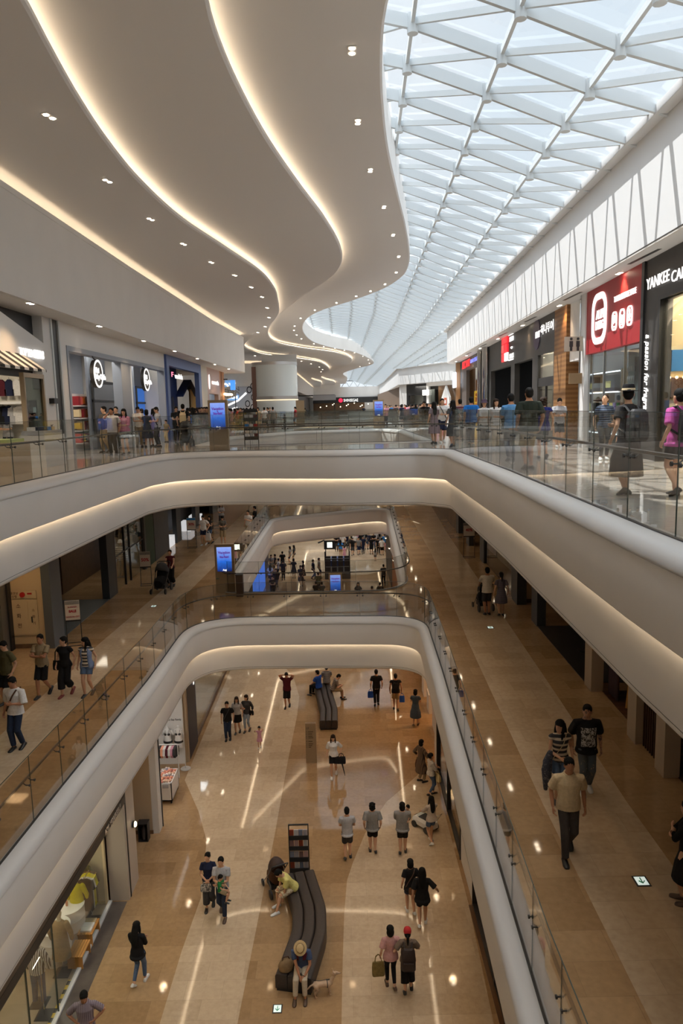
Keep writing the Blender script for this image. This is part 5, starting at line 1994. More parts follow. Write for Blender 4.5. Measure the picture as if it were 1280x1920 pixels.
MB().tube([(0, 0, .05), (0, 0, 1.0)], .025, 8).ob('pole', blk, t)
t = R2.thing('storefront', 'white piers around curtained and slatted openings on the right corridor', 'shop front', 15.5)
R2.part('facade', R2.facade(MB(), 9.5, 18.95, [(9.8, 13.85, 3.3), (14.3, 15.35, 3.3), (15.85, 18.4, 3.3)], HS, -.3, .02), pm('pier_white', sy((176, 160, 140)), .55), t)
R2.part('back_wall', R2.box(MB(), 9.5, 19, -2.4, -2.3, 0, HS), pm('wine_brown', sy((66, 34, 26)), .6), t)
R2.part('wood_floor', R2.box(MB(), 9.8, 18.4, -2.3, -.28, .004, .02), banded('floor_planks', sy((88, 56, 36)), sy((72, 44, 28)), 1, 4, .5, .4), t)
mb = MB()
for i in range(9):
    R2.box(mb, 14.34 + i * .115, 14.38 + i * .115, -.22, -.12, 0, 3.3)
R2.part('slat_screen', mb, pm('slat_brown', sy((66, 44, 30)), .5), t)
R2.part('slat_backing', R2.box(MB(), 14.3, 15.35, -.4, -.34, 0, 3.3), blk, t)


def curtain(u0, u1, d, top, label):
    mb = MB()
    n = 30
    a = [R2.P(u0 + (u1 - u0) * i / n, d + .05 * math.sin(i * 1.9), .03) for i in range(n + 1)]
    b = [R2.P((u0 + u1) / 2 + ((u0 + (u1 - u0) * i / n) - (u0 + u1) / 2) * .75, d + .05 * math.sin(i * 1.9), top) for i in range(n + 1)]
    fs = [(i, i + 1, n + 2 + i, n + 1 + i) for i in range(n)]
    mb.add(a + b, fs, 0, True)
    o = mb.ob('curtain', pm('curtain_mauve', sy((98, 82, 92)), .8))
    m = o.modifiers.new('t', 'SOLIDIFY')
    m.thickness = .02
    tag(o, label, 'curtain')


curtain(17.7, 18.35, -.45, 3.2, 'mauve curtain gathered beside the wooden easel')
curtain(12.9, 13.7, -.5, 3.2, 'mauve curtain gathered beside the red hose at the corridor edge')
e = R2.P(17.0, -.7, 0)
t = thing('easel', 'wooden display easel with a framed board in the curtained opening', 'easel', e, R_(-55))
for s in (-1, 1):
    MB().beam((s * .34, 0, .02), (s * .2, 0, 1.5), .05, .05).ob('leg', pm('easel_pine', sy((190, 140, 76)), .5), t)
MB().beam((0, .5, .02), (0, .02, 1.4), .05, .05).ob('leg', pm('easel_pine', sy((190, 140, 76)), .5), t)
MB().beam((-.31, 0, .35), (.31, 0, .35), .04, .06).ob('crossbar', pm('easel_pine', sy((190, 140, 76)), .5), t)
MB().beam((-.4, -.04, .75), (.4, -.04, .75), .08, .08).ob('ledge', pm('easel_pine', sy((190, 140, 76)), .5), t)
MB().box((0, -.05, 1.15), (.7, .03, .72)).box((0, -.07, 1.15), (.58, .02, .6), mi=1).ob('framed_board', [pm('easel_pine', sy((190, 140, 76)), .5), char], t)
h = R2.P(12.6, -.45, 0)
o = MB().tube([h + Vector((.0, -.3, 1.2)), h + Vector((0, -.2, .7)), h + Vector((0, .0, .45)), h + Vector((0, .3, .5)), h + Vector((0, .45, .9))], .035, 8).ob('hanging_rope', pm('rope_red', sy((110, 30, 34)), .6))
tag(o, 'dark red rope hanging in the opening at the corridor edge', 'rope')

# ---- ground floor, left: clothes shop behind glass
XG = -6.88
t = thing('storefront', 'glass clothes shop front on the ground floor with charcoal fascia', 'shop front', (XG, 14.8, Z1))
MB().b2((-.02, -5.8, .06), (.0, 4.0, 3.3)).ob('window_glass', shop_glass, t)
for y in (-3.4, -.9, .5):
    MB().b2((-.03, y - .008, 0), (.01, y + .008, 3.2)).ob('glass_joint', edge_m, t)
MB().b2((-.05, -.55, 0), (.05, 4.4, .06)).ob('sill', pm('sill_metal', (.75, .74, .72), .3), t)
MB().prism([(.69, 4.1), (.45, -4.3), (-.1, -4.3), (-.1, 4.1)], 3.42, 3.8).ob('fascia', pm('fascia_taupe', sy((88, 78, 70)), .5), t)
MB().prism([(.70, 4.12), (.46, -4.3), (-.1, -4.3), (-.1, 4.12)], 3.2, 3.42).ob('fascia_edge', blk, t)
letters('ASK YOURSELF', .2, pm('faint_letters', (.5, .45, .4), .5), t, 'lettering', (.69, 3.1, 3.31), 'x+', fit=(1.3, .13))
MB().b2((-3.7, -6, 0), (-3.6, 4.4, 3.6)).ob('back_wall', pm('shop_sand', sy((190, 170, 130)), .6), t)
MB().b2((-3.6, 4.3, 0), (-.05, 4.4, 3.6)).ob('end_wall', pm('shop_cream', sy((222, 206, 168)), .6), t)
MB().b2((-3.6, -6, .004), (-.06, 4.3, .012)).ob('shop_floor', pm('floor_concrete', sy((150, 134, 112)), .35, var=.15, vs=1.5), t)
MB().b2((-3.6, -6, 3.6), (.3, 4.4, 3.7)).ob('shop_ceiling', char, t)
MB().tube([(-.02, -3.55, 1.0), (-.02, -.95, 1.0)], .012, 6).ob('push_bar', chrome, t)
struct('floor_threshold', MB().b2((XG + .05, 9, Z1 - .01), (-6.41, 19.2, Z1 + .004)), pm('threshold_grey', sy((96, 88, 82)), .4, var=.15, vs=4))
for y in (13.3, 15.6, 17.8):
    shop_lamp((-8.3, y, Z1 + 3.5), 42, (1, .86, .62), .6)
struct('wall_pier_3', MB().b2((-6.9, 19.25, Z1), (-6.36, 20.25, Z1 + 4.3)), pm('pier_grey', sy((190, 180, 168)), .55))
struct('trim_110', MB().b2((-6.6, 19.40, Z1), (-6.34, 19.46, Z1 + 4.3)), blk)
t = thing('wall_lamp', 'small round glowing wall lamp on the grey pier', 'lamp', (-6.35, 20.0, Z1 + 1.9))
MB().loft([[(x, r * math.cos(2 * PI * j / 16), r * math.sin(2 * PI * j / 16)) for j in range(16)] for x, r in ((0, .10), (.06, .10))], True).ob('base', blk, t)
MB().ell((.07, 0, 0), (.05, .075, .085), 12, 8).ob('globe', glow('globe_warm', (1, .75, .4), 9), t)
struct('wall_recess', MB().b2((-9.5, 22.6, Z1), (-6.5, 22.7, Z1 + 4.3)).b2((-9.6, 20, Z1), (-9.5, 22.7, Z1 + 4.3)).b2((-9.5, 20.2, Z1), (-6.9, 20.3, Z1 + 4.3)), pm('recess_sand', sy((190, 170, 142)), .6))
struct('baseboard_recess', MB().b2((-9.4, 22.57, Z1), (-6.5, 22.6, Z1 + .12)), woodd)
p = atz(287, 1577, Z1)
t = thing('extinguisher_stand', 'dark open case holding a fire extinguisher at the pale recess', 'fire extinguisher', (-6.72, 22.25, Z1))
MB().b2((-.16, .1, 0), (.16, .13, .62)).b2((-.16, -.13, 0), (-.14, .1, .62)).b2((.14, -.13, 0), (.16, .1, .62)).b2((-.17, -.14, .60), (.17, .14, .64)).b2((-.16, -.13, 0), (.16, .13, .03)).ob('case', blk, t)
MB().lathe([(.065, .04), (.07, .08), (.07, .38), (.03, .45), (.02, .5)], 14).ob('cylinder', pm('extinguisher_grey', sy((70, 66, 66)), .35), t)
# lingerie shop
struct('wall_pier_4', MB().b2((-6.52, 22.6, Z1), (-6.3, 23.0, Z1 + 4.3)), wht)
struct('trim_111', MB().b2((-6.34, 23.0, Z1), (-6.27, 23.05, Z1 + 4.3)), blk)
t = thing('storefront', 'white lingerie shop front with glowing letters and a dark blue end panel', 'shop front', (-6.35, 25, Z1))
MB().b2((-.25, -1.9, 3.25), (.02, 2.2, 4.3)).ob('header', wht, t)
letters('La Sap family', .5, W_SIGN, t, 'lettering', (.06, .15, 3.45), 'x+', offset=.01)
MB().b2((-3.2, -1.95, 0), (-3.1, 2.3, 4.2)).ob('back_wall', pm('shop_green', sy((74, 92, 68)), .6), t)
MB().b2((-3.1, 2.42, 0), (-.1, 2.52, 3.3)).ob('white_panel', wht, t)
letters('La Sap Family', .2, blk, t, 'lettering', (-.42, 2.41, 1.85), 'y-', depth=.01, fit=(.52, .10))
MB().b2((-.12, 2.54, 0), (.02, 2.78, 4.3)).ob('gold_trim', pm('trim_gold', sy((170, 150, 124)), .4), t)
MB().b2((-.3, 2.78, 0), (.03, 4.4, 4.3)).ob('blue_panel', pm('panel_navy', sy((28, 24, 48)), .5), t)
letters('T', .85, W_SIGN, t, 'lettering', (.08, 3.9, 3.0), 'x+', offset=.02)
for z in (1.2, 2.3):
    MB().b2((-3.0, -1.8, z), (-1.7, .6, z + .05)).ob('rail', wht, t)
shop_lamp((-7.6, 24.6, Z1 + 3.9), 60, (1, .95, .88), .8)
for i, x in enumerate((-7.02, -6.60)):
    t = thing('torso_form', 'white torso display form in black underwear on the lingerie shop panel, %s' % ['beside the green wall', 'beside the gold trim'][i], 'mannequin', (x, 27.18, Z1 + .95))
    mb = MB()
    mb.loft([[(rx * math.cos(2 * PI * j / 14), -.02 + ry * math.sin(2 * PI * j / 14), z) for j in range(14)] for z, rx, ry in ((.0, .15, .10), (.12, .17, .12), (.3, .125, .09), (.45, .15, .11), (.56, .15, .09), (.63, .09, .06), (.7, .045, .045), (.76, .04, .04))])
    for s in (-1, 1):
        mb.tube([(s * .08, -.02, .1), (s * .085, -.02, -.12)], [.085, .07], 10)
        mb.tube([(s * .13, -.02, .57), (s * .2, -.02, .42)], [.045, .035], 8, round_ends=True)
    mb.ob('torso', wht, t)
    mb = MB()
    for s in (-1, 1):
        mb.ell((s * .062, -.10, .45), (.06, .05, .05), 10, 8)
        mb.tube([(s * .06, -.13, .48), (s * .075, -.09, .6), (s * .075, 0, .63)], .006, 5)
    mb.ob('bra', blk, t)
    MB().loft([[(rx * math.cos(2 * PI * j / 14), -.02 + ry * math.sin(2 * PI * j / 14), z) for j in range(14)] for z, rx, ry in ((.06, .12, .10), (.10, .182, .132), (.17, .168, .120))], True).ob('briefs', blk, t)
t = thing('sale_bin', 'white rolling sale bin heaped with peach and white bras', 'bin', (-6.58, 24.95, Z1))
MB().b2((-.3, -.55, .12), (.3, .55, .16)).b2((-.3, -.55, .12), (-.27, .55, .8)).b2((.27, -.55, .12), (.3, .55, .8)).b2((-.3, -.55, .12), (.3, -.52, .8)).b2((-.3, .52, .12), (.3, .55, .8)).ob('bin_body', wht, t)
for sx in (-.25, .25):
    for s_ in (-.48, .48):
        MB().ell((sx, s_, .05), (.03, .05, .05), 10, 6).ob('caster', blk, t)
MB().b2((-.02, -.575, .62), (.2, -.555, .76)).ob('label_plate', LTGREY, t)
bc = [pm('bra_%d' % i, sy(c), .7) for i, c in enumerate(((226, 160, 130), (238, 226, 218), (205, 130, 112), (150, 140, 150), (236, 196, 170)))]
random.seed(3)
for i in range(36):
    mb = MB()
    for s in (-1, 1):
        mb.ell((s * .045, 0, 0), (.055, .05, .05), 8, 6)
    o = mb.ob('folded_bra', bc[(i * 7) % 5])
    o.location = (-6.58 + (i % 4 - 1.5) * .125, 24.51 + (i // 4) * .11, Z1 + .74 + .08 * random.random() + (.05 if 0 < i % 4 < 3 else 0))
    o.rotation_euler.z = random.random() * 3
    tag(o, 'bra in the heap filling the white rolling sale bin', 'clothing', 'bras in the sale bin')
MB().b2((-6.84, 24.45, Z1 + .5), (-6.32, 25.45, Z1 + .72)).ob('bin_filling', bc[1]).parent = None
o = bpy.data.objects['bin_filling']
tag(o, 'pale layer of bras filling the lower part of the white sale bin', 'clothing')
o['kind'] = 'stuff'
t = thing('clothes_rack', 'white rack of small garments behind the sale bin', 'rack', (-6.95, 26.3, Z1))
for s in (-1, 1):
    MB().tube([(s * .5, 0, 0), (s * .5, 0, 1.35)], .02, 6).ob('post', wht, t)
MB().tube([(-.5, 0, 1.35), (.5, 0, 1.35)], .02, 6).ob('rail', wht, t)
for i in range(10):
    garment((-7.38 + i * .095, 26.3, Z1 + 1.30), [MAROON, WHITE, PINK, DKGREY, bc[0], WHITE][i % 6], 'small garment hung on the white rack behind the sale bin', 'garments on the white rack', .42, .30, 1.3)
o = MB().lathe([(.2, 0.002), (.2, .02), (.19, .03)], 20).tube([(0, 0, .02), (0, 0, .9)], .015, 6).ob('stand_base', wht)
o.location = (-6.35, 27.0, Z1)
tag(o, 'white round stand base near the gold trim of the lingerie shop', 'stand')
t = thing('storefront', 'glazed shop front with blurred posters beyond the dark blue panel', 'shop front', (-6.4, 34, Z1))
MB().b2((-.04, -4.3, .05), (0, 15, 3.6)).ob('window_glass', shop_glass, t)
MB().b2((-1.6, -4.4, 0), (-1.5, 18, 4.2)).ob('back_wall', pm('shop_lilac', sy((170, 160, 160)), .6, var=.2, vs=1.2), t)
MB().b2((-.9, 5, 1.2), (-.85, 7, 3)).ob('poster', BLUE, t)
MB().b2((-.25, -4.3, 3.6), (.02, 21, 4.3)).ob('header', wht, t)
MB().b2((-.1, -4.3, 0), (.03, 21, .1)).ob('sill', woodd, t)
shop_lamp((-7.2, 33, Z1 + 4), 40, (.95, .95, 1), .8)
o = MB().b2((-6.6, 52, Z1), (-6.2, 57, Z1 + 4.3)).ob('advert_wall', glow('advert_blue', sy((70, 120, 225)), .8))
tag(o, 'bright blue advertising wall on the ground floor beyond the second opening', 'advertisement')
struct('wall_lower_left', MB().b2((-6.7, 55.0, Z1), (-6.4, 62, Z1 + 4.3)), pm('navy_wall', sy((40, 42, 70)), .5))

# ---- ground floor, right
t = thing('storefront', 'white shop wall with tall black-edged windows on the right of the ground floor', 'shop front', (3.42, 22, Z1))
mb = MB()
for a, b_ in ((-3.3, -1.2), (4.2, 5.0)):
    mb.b2((0, a, 0), (.3, b_, 4.3))
mb.b2((0, -14, 3.5), (.3, 6.2, 4.3))
mb.ob('facade', wht, t)
MB().b2((.05, -14, .08), (.07, -3.3, 3.5)).b2((.05, -1.2, .08), (.07, 4.2, 3.5)).ob('window_glass', shop_glass, t)
MB().b2((-.02, -14, 0), (.1, -3.35, .09)).ob('base_channel', blk, t)
MB().b2((-.02, -1.2, 0), (.1, 4.2, .09)).ob('base_channel', blk, t)
for y in (-6.2, -3.32, -1.2, 1.5, 4.2):
    MB().b2((-.03, y - .03, 0), (.1, y + .03, 3.6)).ob('mullion', blk, t)
MB().b2((2.4, -14, 0), (2.5, 6, 4.2)).ob('back_wall', pm('amber_wall', sy((170, 120, 70)), .6), t)
MB().b2((-.13, -14, .003), (0, -3.3, .012)).ob('brown_border', pm('border_brown', sy((96, 66, 40)), .3), t)
t = thing('storefront', 'warmly lit open shop behind the bend of the right ground floor', 'shop front', (3.55, 33, Z1))
MB().b2((2.2, -5, 0), (2.3, 9, 4.2)).ob('back_wall', pm('amber_glow', sy((220, 140, 70)), .6), t)
MB().b2((0, -5, 3.4), (.3, 20, 4.3)).ob('header', wht, t)
MB().b2((.1, 4, 0), (.3, 20, 3.4)).ob('side_wall', pm('amber_side', sy((190, 130, 80)), .6), t)
for i in range(3):
    MB().b2((.2, -3.4 + i * 2, .0), (.9, -2.6 + i * 2, .9)).ob('display_counter', wht, t)
shop_lamp((4.6, 31, Z1 + 3.6), 60, (1, .6, .28), .8)
struct('wall_lower_right', MB().b2((3.75, 52, Z1), (4.0, 62, Z1 + 4.3)), pm('brown_dark', sy((70, 60, 52)), .5))

# ---- things in the ground-floor clothes shop
def mannequin(p, label, top=None, bottom=None, hat=False, rz=0, coat=None):
    t = thing('mannequin', label, 'mannequin', p, rz)
    MB().box((0, 0, .015), (.38, .38, .02)).ob('base_plate', blk, t)
    MB().tube([(0, 0, .02), (0, 0, .75)], .012, 6).ob('pole', chrome, t)
    mb = MB()
    mb.loft([[(rx * math.cos(2 * PI * j / 12), ry * math.sin(2 * PI * j / 12), z) for j in range(12)] for z, rx, ry in ((.82, .15, .11), (.95, .16, .11), (1.1, .12, .09), (1.28, .16, .11), (1.40, .12, .08), (1.45, .055, .055), (1.54, .05, .05))])
    mb.ell((0, .01, 1.62), (.07, .09, .11), 12, 8)
    mb.ob('form', pm('form_ivory', sy((214, 200, 170)), .5), t)
    if top or coat:
        mb = MB()
        lo = .45 if coat else .85
        mb.loft([[(rx * math.cos(2 * PI * j / 14), ry * math.sin(2 * PI * j / 14), z) for j in range(14)] for z, rx, ry in ((lo, .24 if coat else .19, .19 if coat else .14), (1.0, .185, .14), (1.15, .16, .12), (1.3, .185, .13), (1.40, .145, .1), (1.45, .07, .07))])
        for s in (-1, 1):
            mb.tube([(s * .17, 0, 1.37), (s * .26, .03, 1.1), (s * .25, .10, .88)], [.075, .062, .05], 8, round_ends=True)
        mb.ob('coat' if coat else 'top', coat or top, t)
    if bottom:
        mb = MB()
        for s in (-1, 1):
            mb.tube([(s * .07, 0, .98), (s * .09, .02, .5), (s * .10, 0, .1)], [.11, .075, .06], 10)
        mb.ob('trousers', bottom, t)
    if hat:
        MB().lathe([(.13, 1.64), (.135, 1.65), (.1, 1.68), (.095, 1.74), (.06, 1.78)], 16).ob('hat', WHITE, t)
    return t


mannequin(mannequin_spot, 'mannequin in a pale striped shirt inside the glazed shop of the middle floor', top=banded('pale_stripe', sy((190, 180, 160)), sy((110, 100, 90)), 2, 10, .6), bottom=KHAKI, hat=True)
YEL = cl('yellow', (222, 210, 40))
mannequin((-7.45, 18.75, Z1), 'mannequin in a white hat, scarf and dark green coat at the end wall', coat=cl('dark_green', (62, 82, 46)), hat=True)
mannequin((-7.35, 18.0, Z1), 'mannequin in a bright yellow top and white and yellow trousers', top=YEL, bottom=YEL)
mannequin((-7.25, 16.55, Z1), 'mannequin in a long beige coat in front of the white drums', coat=cl('camel', (150, 128, 96)))
mannequin((-7.45, 15.6, Z1), 'mannequin in a striped shirt and blue jeans behind the glass', top=banded('stripe_shirt', (.75, .73, .70), (.06, .06, .07), 0, 22, .5), bottom=JEAN)
mannequin((-8.6, 17.0, Z1), 'mannequin in dark grey clothes deeper in the ground-floor shop', top=DKGREY, bottom=BLACK)
for p in ((-7.15, 18.45), (-7.2, 15.25)):
    t = thing('clothes_stand', 'slim clothes stand with a black square foot %s' % ('beside the yellow outfit' if p[1] > 17 else 'beside the jeans mannequin'), 'stand', (*p, Z1))
    MB().box((0, 0, .015), (.36, .36, .02)).ob('base_plate', blk, t)
    MB().tube([(0, 0, .02), (0, 0, 1.5), (0, -.4, 1.5)], .012, 6).ob('pole', chrome, t)
for i in range(5):
    garment((-7.15, 18.06 + i * .08, Z1 + 1.5), [BLACK, WHITE, YEL, YEL, BROWN][i], 'garment on the slim stand beside the yellow outfit', 'garments on the slim stand', .9, .42, .2)
for i, (p, r) in enumerate((((-7.55, 17.85), .42), ((-7.6, 17.05), .38))):
    t = thing('drum_table', 'white oil drum display table, %s' % ['the larger one beside the yellow outfit', 'the smaller one behind the beige coat'][i], 'table', (*p, Z1))
    MB().lathe([(r * .97, 0), (r, .03), (r, .3), (r * 1.03, .32), (r, .34), (r, .6), (r * 1.03, .62), (r, .64), (r, .88), (r * 1.02, .9)], 28).ob('drum', wht, t)
    MB().lathe([(r * 1.02, .9), (r * 1.04, .93), (r * 1.0, .935), (0.01, .93)], 28).ob('top', pm('drum_top', (.82, .82, .80), .3), t)
o = MB().lathe([(.03, 0), (.035, .1), (.012, .16), (.012, .2)], 10).ob('bottle', pm('bottle_peach', sy((214, 140, 110)), .4))
o.location = (-7.55, 17.8, Z1 + .935)
tag(o, 'small peach bottle on the larger white drum', 'bottle')
for i, (p, h) in enumerate((((-7.0, 17.75), .34), ((-6.98, 16.95), .34))):
    t = thing('slatted_bench', 'slatted wooden display bench, %s' % ['with folded white clothes on it', 'in front of the smaller white drum'][i], 'bench', (*p, Z1))
    for k_ in range(6):
        MB().box((-.17 + k_ * .068, 0, h), (.055, .62, .03)).ob('slat', pm('bench_oak', sy((206, 148, 78)), .5), t)
    for s in (-1, 1):
        MB().box((0, s * .28, h / 2 - .01), (.38, .03, h - .03)).ob('leg_panel', pm('bench_oak', sy((206, 148, 78)), .5), t)
for i in range(3):
    o = MB().box((0, 0, .02), (.28, .16, .05)).ob('folded_garment', [WHITE, WHITE, CREAM][i])
    o.location = (-7.0, 17.6 + i * .17, Z1 + .356)
    tag(o, 'folded garment on the slatted bench in the ground-floor shop', 'clothing', 'folded clothes on the slatted bench')
for i, (y0, y1) in enumerate(((17.35, 18.35), (14.9, 16.3))):
    o = MB().b2((-7.03, y0, Z1 + .012), (-6.93, y1, Z1 + .018)).ob('hazard_tape', banded('hazard', sy((225, 190, 50)), (.02, .02, .02), 3, 3.6, .5, .6))
    tag(o, 'yellow and black hazard tape on the shop floor, %s' % ['beside the slatted benches', 'beside the jeans mannequin'][i], 'tape')

# ------------------------------------------------------------------ benches on the ground floor
def bench(cl_, w_, label, h=.43):
    pts = fillet([Vector(p) for p in cl_], [0] + [2.5] * (len(cl_) - 2) + [0], False, 10)
    pts = [pts[0]] + pts[1:-1] + [pts[-1]]
    N = []
    P = []
    for i in range(len(pts) - 1):
        for k_ in range(4):
            P.append(pts[i].lerp(pts[i + 1], k_ / 4))
    P.append(pts[-1])
    t = thing('curved_bench', label, 'bench', (P[0].x, P[0].y, Z1))
    loc = [p - P[0] for p in P]
    sw_ = w_ / 3
    for k_ in range(3):
        c = (k_ - 1) * sw_
        a, b_ = c - sw_ / 2 + .008, c + sw_ / 2 - .008
        prof = [(a, .06), (a, h - .05), (a + .02, h - .015), (a + .05, h), (b_ - .05, h), (b_ - .02, h - .015), (b_, h - .05), (b_, .06)]
        sweep(MB(), loc, prof, 0, False, close_prof=True).ob('cushion', pm('bench_leather', sy((62, 54, 50)), .5, var=.1, vs=20), t)
    sweep(MB(), loc, [(-w_ / 2 + .04, 0), (-w_ / 2 + .04, .08), (w_ / 2 - .04, .08), (w_ / 2 - .04, 0)], 0, False, close_prof=True, smooth=False).ob('plinth', blk, t)
    return t


bench([(-1.42, 15.75), (-1.10, 17.3), (-1.13, 18.2), (-1.50, 19.75)], .92, 'long dark three-strip curved bench in the middle of the ground floor')
bench([(-1.15, 34.6), (-.95, 32.8), (-.78, 31.5), (-.78, 30.2)], .80, 'dark three-strip curved bench farther back, with three people seated')

# magazine rack
t = thing('magazine_rack', 'black magazine rack with four shelves at the head of the long bench', 'rack', (-1.52, 20.35, Z1))
for s in (-1, 1):
    MB().box((s * .29, 0, .78), (.03, .05, 1.56)).ob('upright', blk, t)
MB().box((0, 0, 1.55), (.6, .05, .03)).ob('top_bar', blk, t)
MB().box((0, 0, .02), (.6, .4, .03)).ob('foot_plate', blk, t)
for z in (.12, .47, .83, 1.17):
    MB().box((0, -.08, z), (.57, .2, .02)).box((0, -.17, z + .06), (.57, .015, .14)).ob('shelf', blk, t)
mcol = [sy(c) for c in ((150, 70, 50), (200, 200, 205), (130, 140, 165), (170, 165, 175), (140, 110, 110), (180, 150, 150))]
for r, z in enumerate((.12, .47, .83, 1.17)):
    for c in range(4):
        o = MB().box((0, 0, .13), (.125, .025, .26)).ob('magazine', pm('magazine_%d' % ((r * 2 + c) % 6), mcol[(r * 2 + c) % 6], .5))
        o.location = (-1.52 - .205 + c * .137, 20.30, Z1 + z + .012)
        o.rotation_euler.x = .12
        tag(o, 'magazine standing in the black rack at the head of the bench', 'magazine', 'magazines in the rack')

# directory sign
t = thing('directory_sign', 'slim beige ground-floor directory pillar marked 1F', 'sign', (-1.42, 27.3, Z1))
MB().box((0, 0, .82), (.42, .14, 1.64)).ob('pillar', beige, t)
letters('1F', .13, blk, t, 'lettering', (-.12, -.075, 1.44), 'y-', depth=.006)
mb = MB()
for i, zz in enumerate((1.30, 1.21, 1.12, 1.05, .90, .80, .73, .66)):
    wd = (.2, .16, .17, .2, .16, .18, .15, .1)[i]
    MB().box((-.16, -.073, zz), (.02, .008, .035)).ob('arrow_mark', blk, t)
    MB().box((-.10 + wd / 2, -.073, zz), (wd, .008, .035)).ob('text_line', pm('faint_print', sy((92, 72, 48)), .6), t)


def kiosk(loc, label, rz=0, W_=.78, H_=2.3):
    t = thing('advertising_kiosk', label, 'kiosk', loc, rz)
    MB().box((0, 0, H_ / 2), (W_, .26, H_)).ob('body', beige, t)
    z0, z1 = H_ * .44, H_ * .945
    w_ = W_ * .76
    sm = bpy.data.materials.get('kiosk_screen')
    if sm is None:
        sm = bpy.data.materials.new('kiosk_screen')
        sm.use_nodes = True
        n = sm.node_tree
        b = n.nodes['Principled BSDF']
        k_ = n.nodes.new('ShaderNodeTexCoord')
        s_ = n.nodes.new('ShaderNodeSeparateXYZ')
        ns_ = n.nodes.new('ShaderNodeTexNoise')
        ns_.inputs['Scale'].default_value = 5
        m_ = n.nodes.new('ShaderNodeMath')
        m_.operation = 'MULTIPLY_ADD'
        m_.inputs[1].default_value = .35
        r_ = n.nodes.new('ShaderNodeValToRGB')
        r_.color_ramp.elements[0].color = (*sy((14, 36, 110)), 1)
        r_.color_ramp.elements[1].color = (*sy((150, 175, 250)), 1)
        el = r_.color_ramp.elements.new(.42)
        el.color = (*sy((40, 110, 220)), 1)
        n.links.new(k_.outputs['Generated'], s_.inputs[0])
        n.links.new(k_.outputs['Generated'], ns_.inputs['Vector'])
        n.links.new(ns_.outputs['Fac'], m_.inputs[0])
        n.links.new(s_.outputs[2], m_.inputs[2])
        mm = n.nodes.new('ShaderNodeMath')
        mm.operation = 'SUBTRACT'
        mm.inputs[1].default_value = .17
        n.links.new(m_.outputs[0], mm.inputs[0])
        n.links.new(mm.outputs[0], r_.inputs['Fac'])
        n.links.new(r_.outputs['Color'], b.inputs['Emission Color'])
        b.inputs['Emission Strength'].default_value = 1.0
        b.inputs['Base Color'].default_value = (.02, .03, .06, 1)
    sc_ = MB().b2((-w_ / 2, -.14, z0), (w_ / 2, -.13, z1)).ob('screen', sm, t)
    hh = z1 - z0
    vio = glow('print_violet', sy((96, 40, 150)), .7)
    letters('Vacation', .165, vio, sc_, 'lettering', (0, -.145, z1 - hh * .22), 'y-', depth=.008, offset=.006, fit=(w_ * .84, hh * .11))
    letters('in', .07, vio, sc_, 'lettering', (0, -.145, z1 - hh * .315), 'y-', depth=.008, offset=.004)
    letters('Starfield', .15, vio, sc_, 'lettering', (0, -.145, z1 - hh * .40), 'y-', depth=.008, offset=.006, fit=(w_ * .62, hh * .095))
    letters('Aug', .10, W_SIGN, sc_, 'lettering', (0, -.145, z0 + hh * .06), 'y-', depth=.006, offset=.004)
    lf = MB()
    for q in range(5):
        a = .6 + q * .5
        lf.tube([(w_ * .36, -.142, z1 - hh * .10), (w_ * .36 + .09 * math.cos(a), -.142, z1 - hh * .10 + .09 * math.sin(a))], [.016, .004], 5)
    lf.ob('palm_print', pm('print_green', sy((20, 90, 70)), .6), sc_)
    for q in range(3):
        MB().lathe([(.045 - .01 * q, -.003), (.045 - .01 * q, .003)], 14, (0, 0, 0)).ob('bubble_print', glow('print_pale', sy((170, 200, 255)), .9), sc_)
        b_ = sc_.children[-1]
        b_.location = (.12 - .16 * q, -.143, z0 + hh * (.36 - .05 * q))
        b_.rotation_euler.x = PI / 2
    return t


kiosk(vert_ := (-4.42, 27.0, Z3), 'beige advertising kiosk with blue screen on the upper bridge', 0, .70, 1.86)
kiosk((-4.95, 30.15, Z2), 'beige advertising kiosk with blue screen on the middle bridge', 0, .80, 2.05)
pk = atz(622, 1110, Z1)
kiosk((-.55, 50.8, Z1), 'small blue-screened kiosk on the ground floor beyond the second opening', 0, .95, 2.3)
kiosk((2.85, 53.2, Z3), 'blue-screened kiosk on the upper floor far along the mall', 0, .78, 2.0)
o = MB().box((0, 0, .45), (.28, .3, .9)).box((0, 0, .91), (.3, .32, .03), mi=1).ob('litter_bin', [pm('bin_brown', sy((72, 54, 42)), .4), blk])
o.location = (-4.25, 29.35, Z2)
tag(o, 'dark brown litter bin beside the kiosk on the middle bridge', 'bin')


def sign_stand(loc, label, big, small=None, rz=0, hd=SKYB, H_=1.5, W_=.46):
    t = thing('sign_stand', label, 'sign', loc, rz)
    for s in (-1, 1):
        MB().tube([(s * W_ / 2, 0, 0), (s * W_ / 2, 0, H_)], .013, 6).ob('post', blk, t)
    MB().tube([(-W_ / 2, -.18, .013), (-W_ / 2, .18, .013), (W_ / 2, .18, .013), (W_ / 2, -.18, .013), (-W_ / 2, -.18, .013)], .013, 6).ob('foot', blk, t)
    MB().box((0, 0, H_ - .33), (W_, .03, .66)).ob('board', pm('board_white', sy((206, 196, 184)), .5), t)
    MB().box((0, -.018, H_ - .07), (W_ - .02, .006, .12)).ob('header', hd, t)
    MB().box((0, 0, H_ - .68), (W_, .05, .05)).ob('tray', blk, t)
    letters(big, .20 if len(big) < 4 else .11, pm('print_red', sy((170, 40, 50)), .6), t, 'lettering', (0, -.02, H_ - .36), 'y-', depth=.006, offset=.006)
    if small:
        for i, b_ in enumerate(small):
            letters(b_, .075, pm('print_red', sy((170, 40, 50)), .6), t, 'lettering', (0, -.02, H_ - .22 - .11 * i - (.22 if i else 0)), 'y-', depth=.006)
    return t


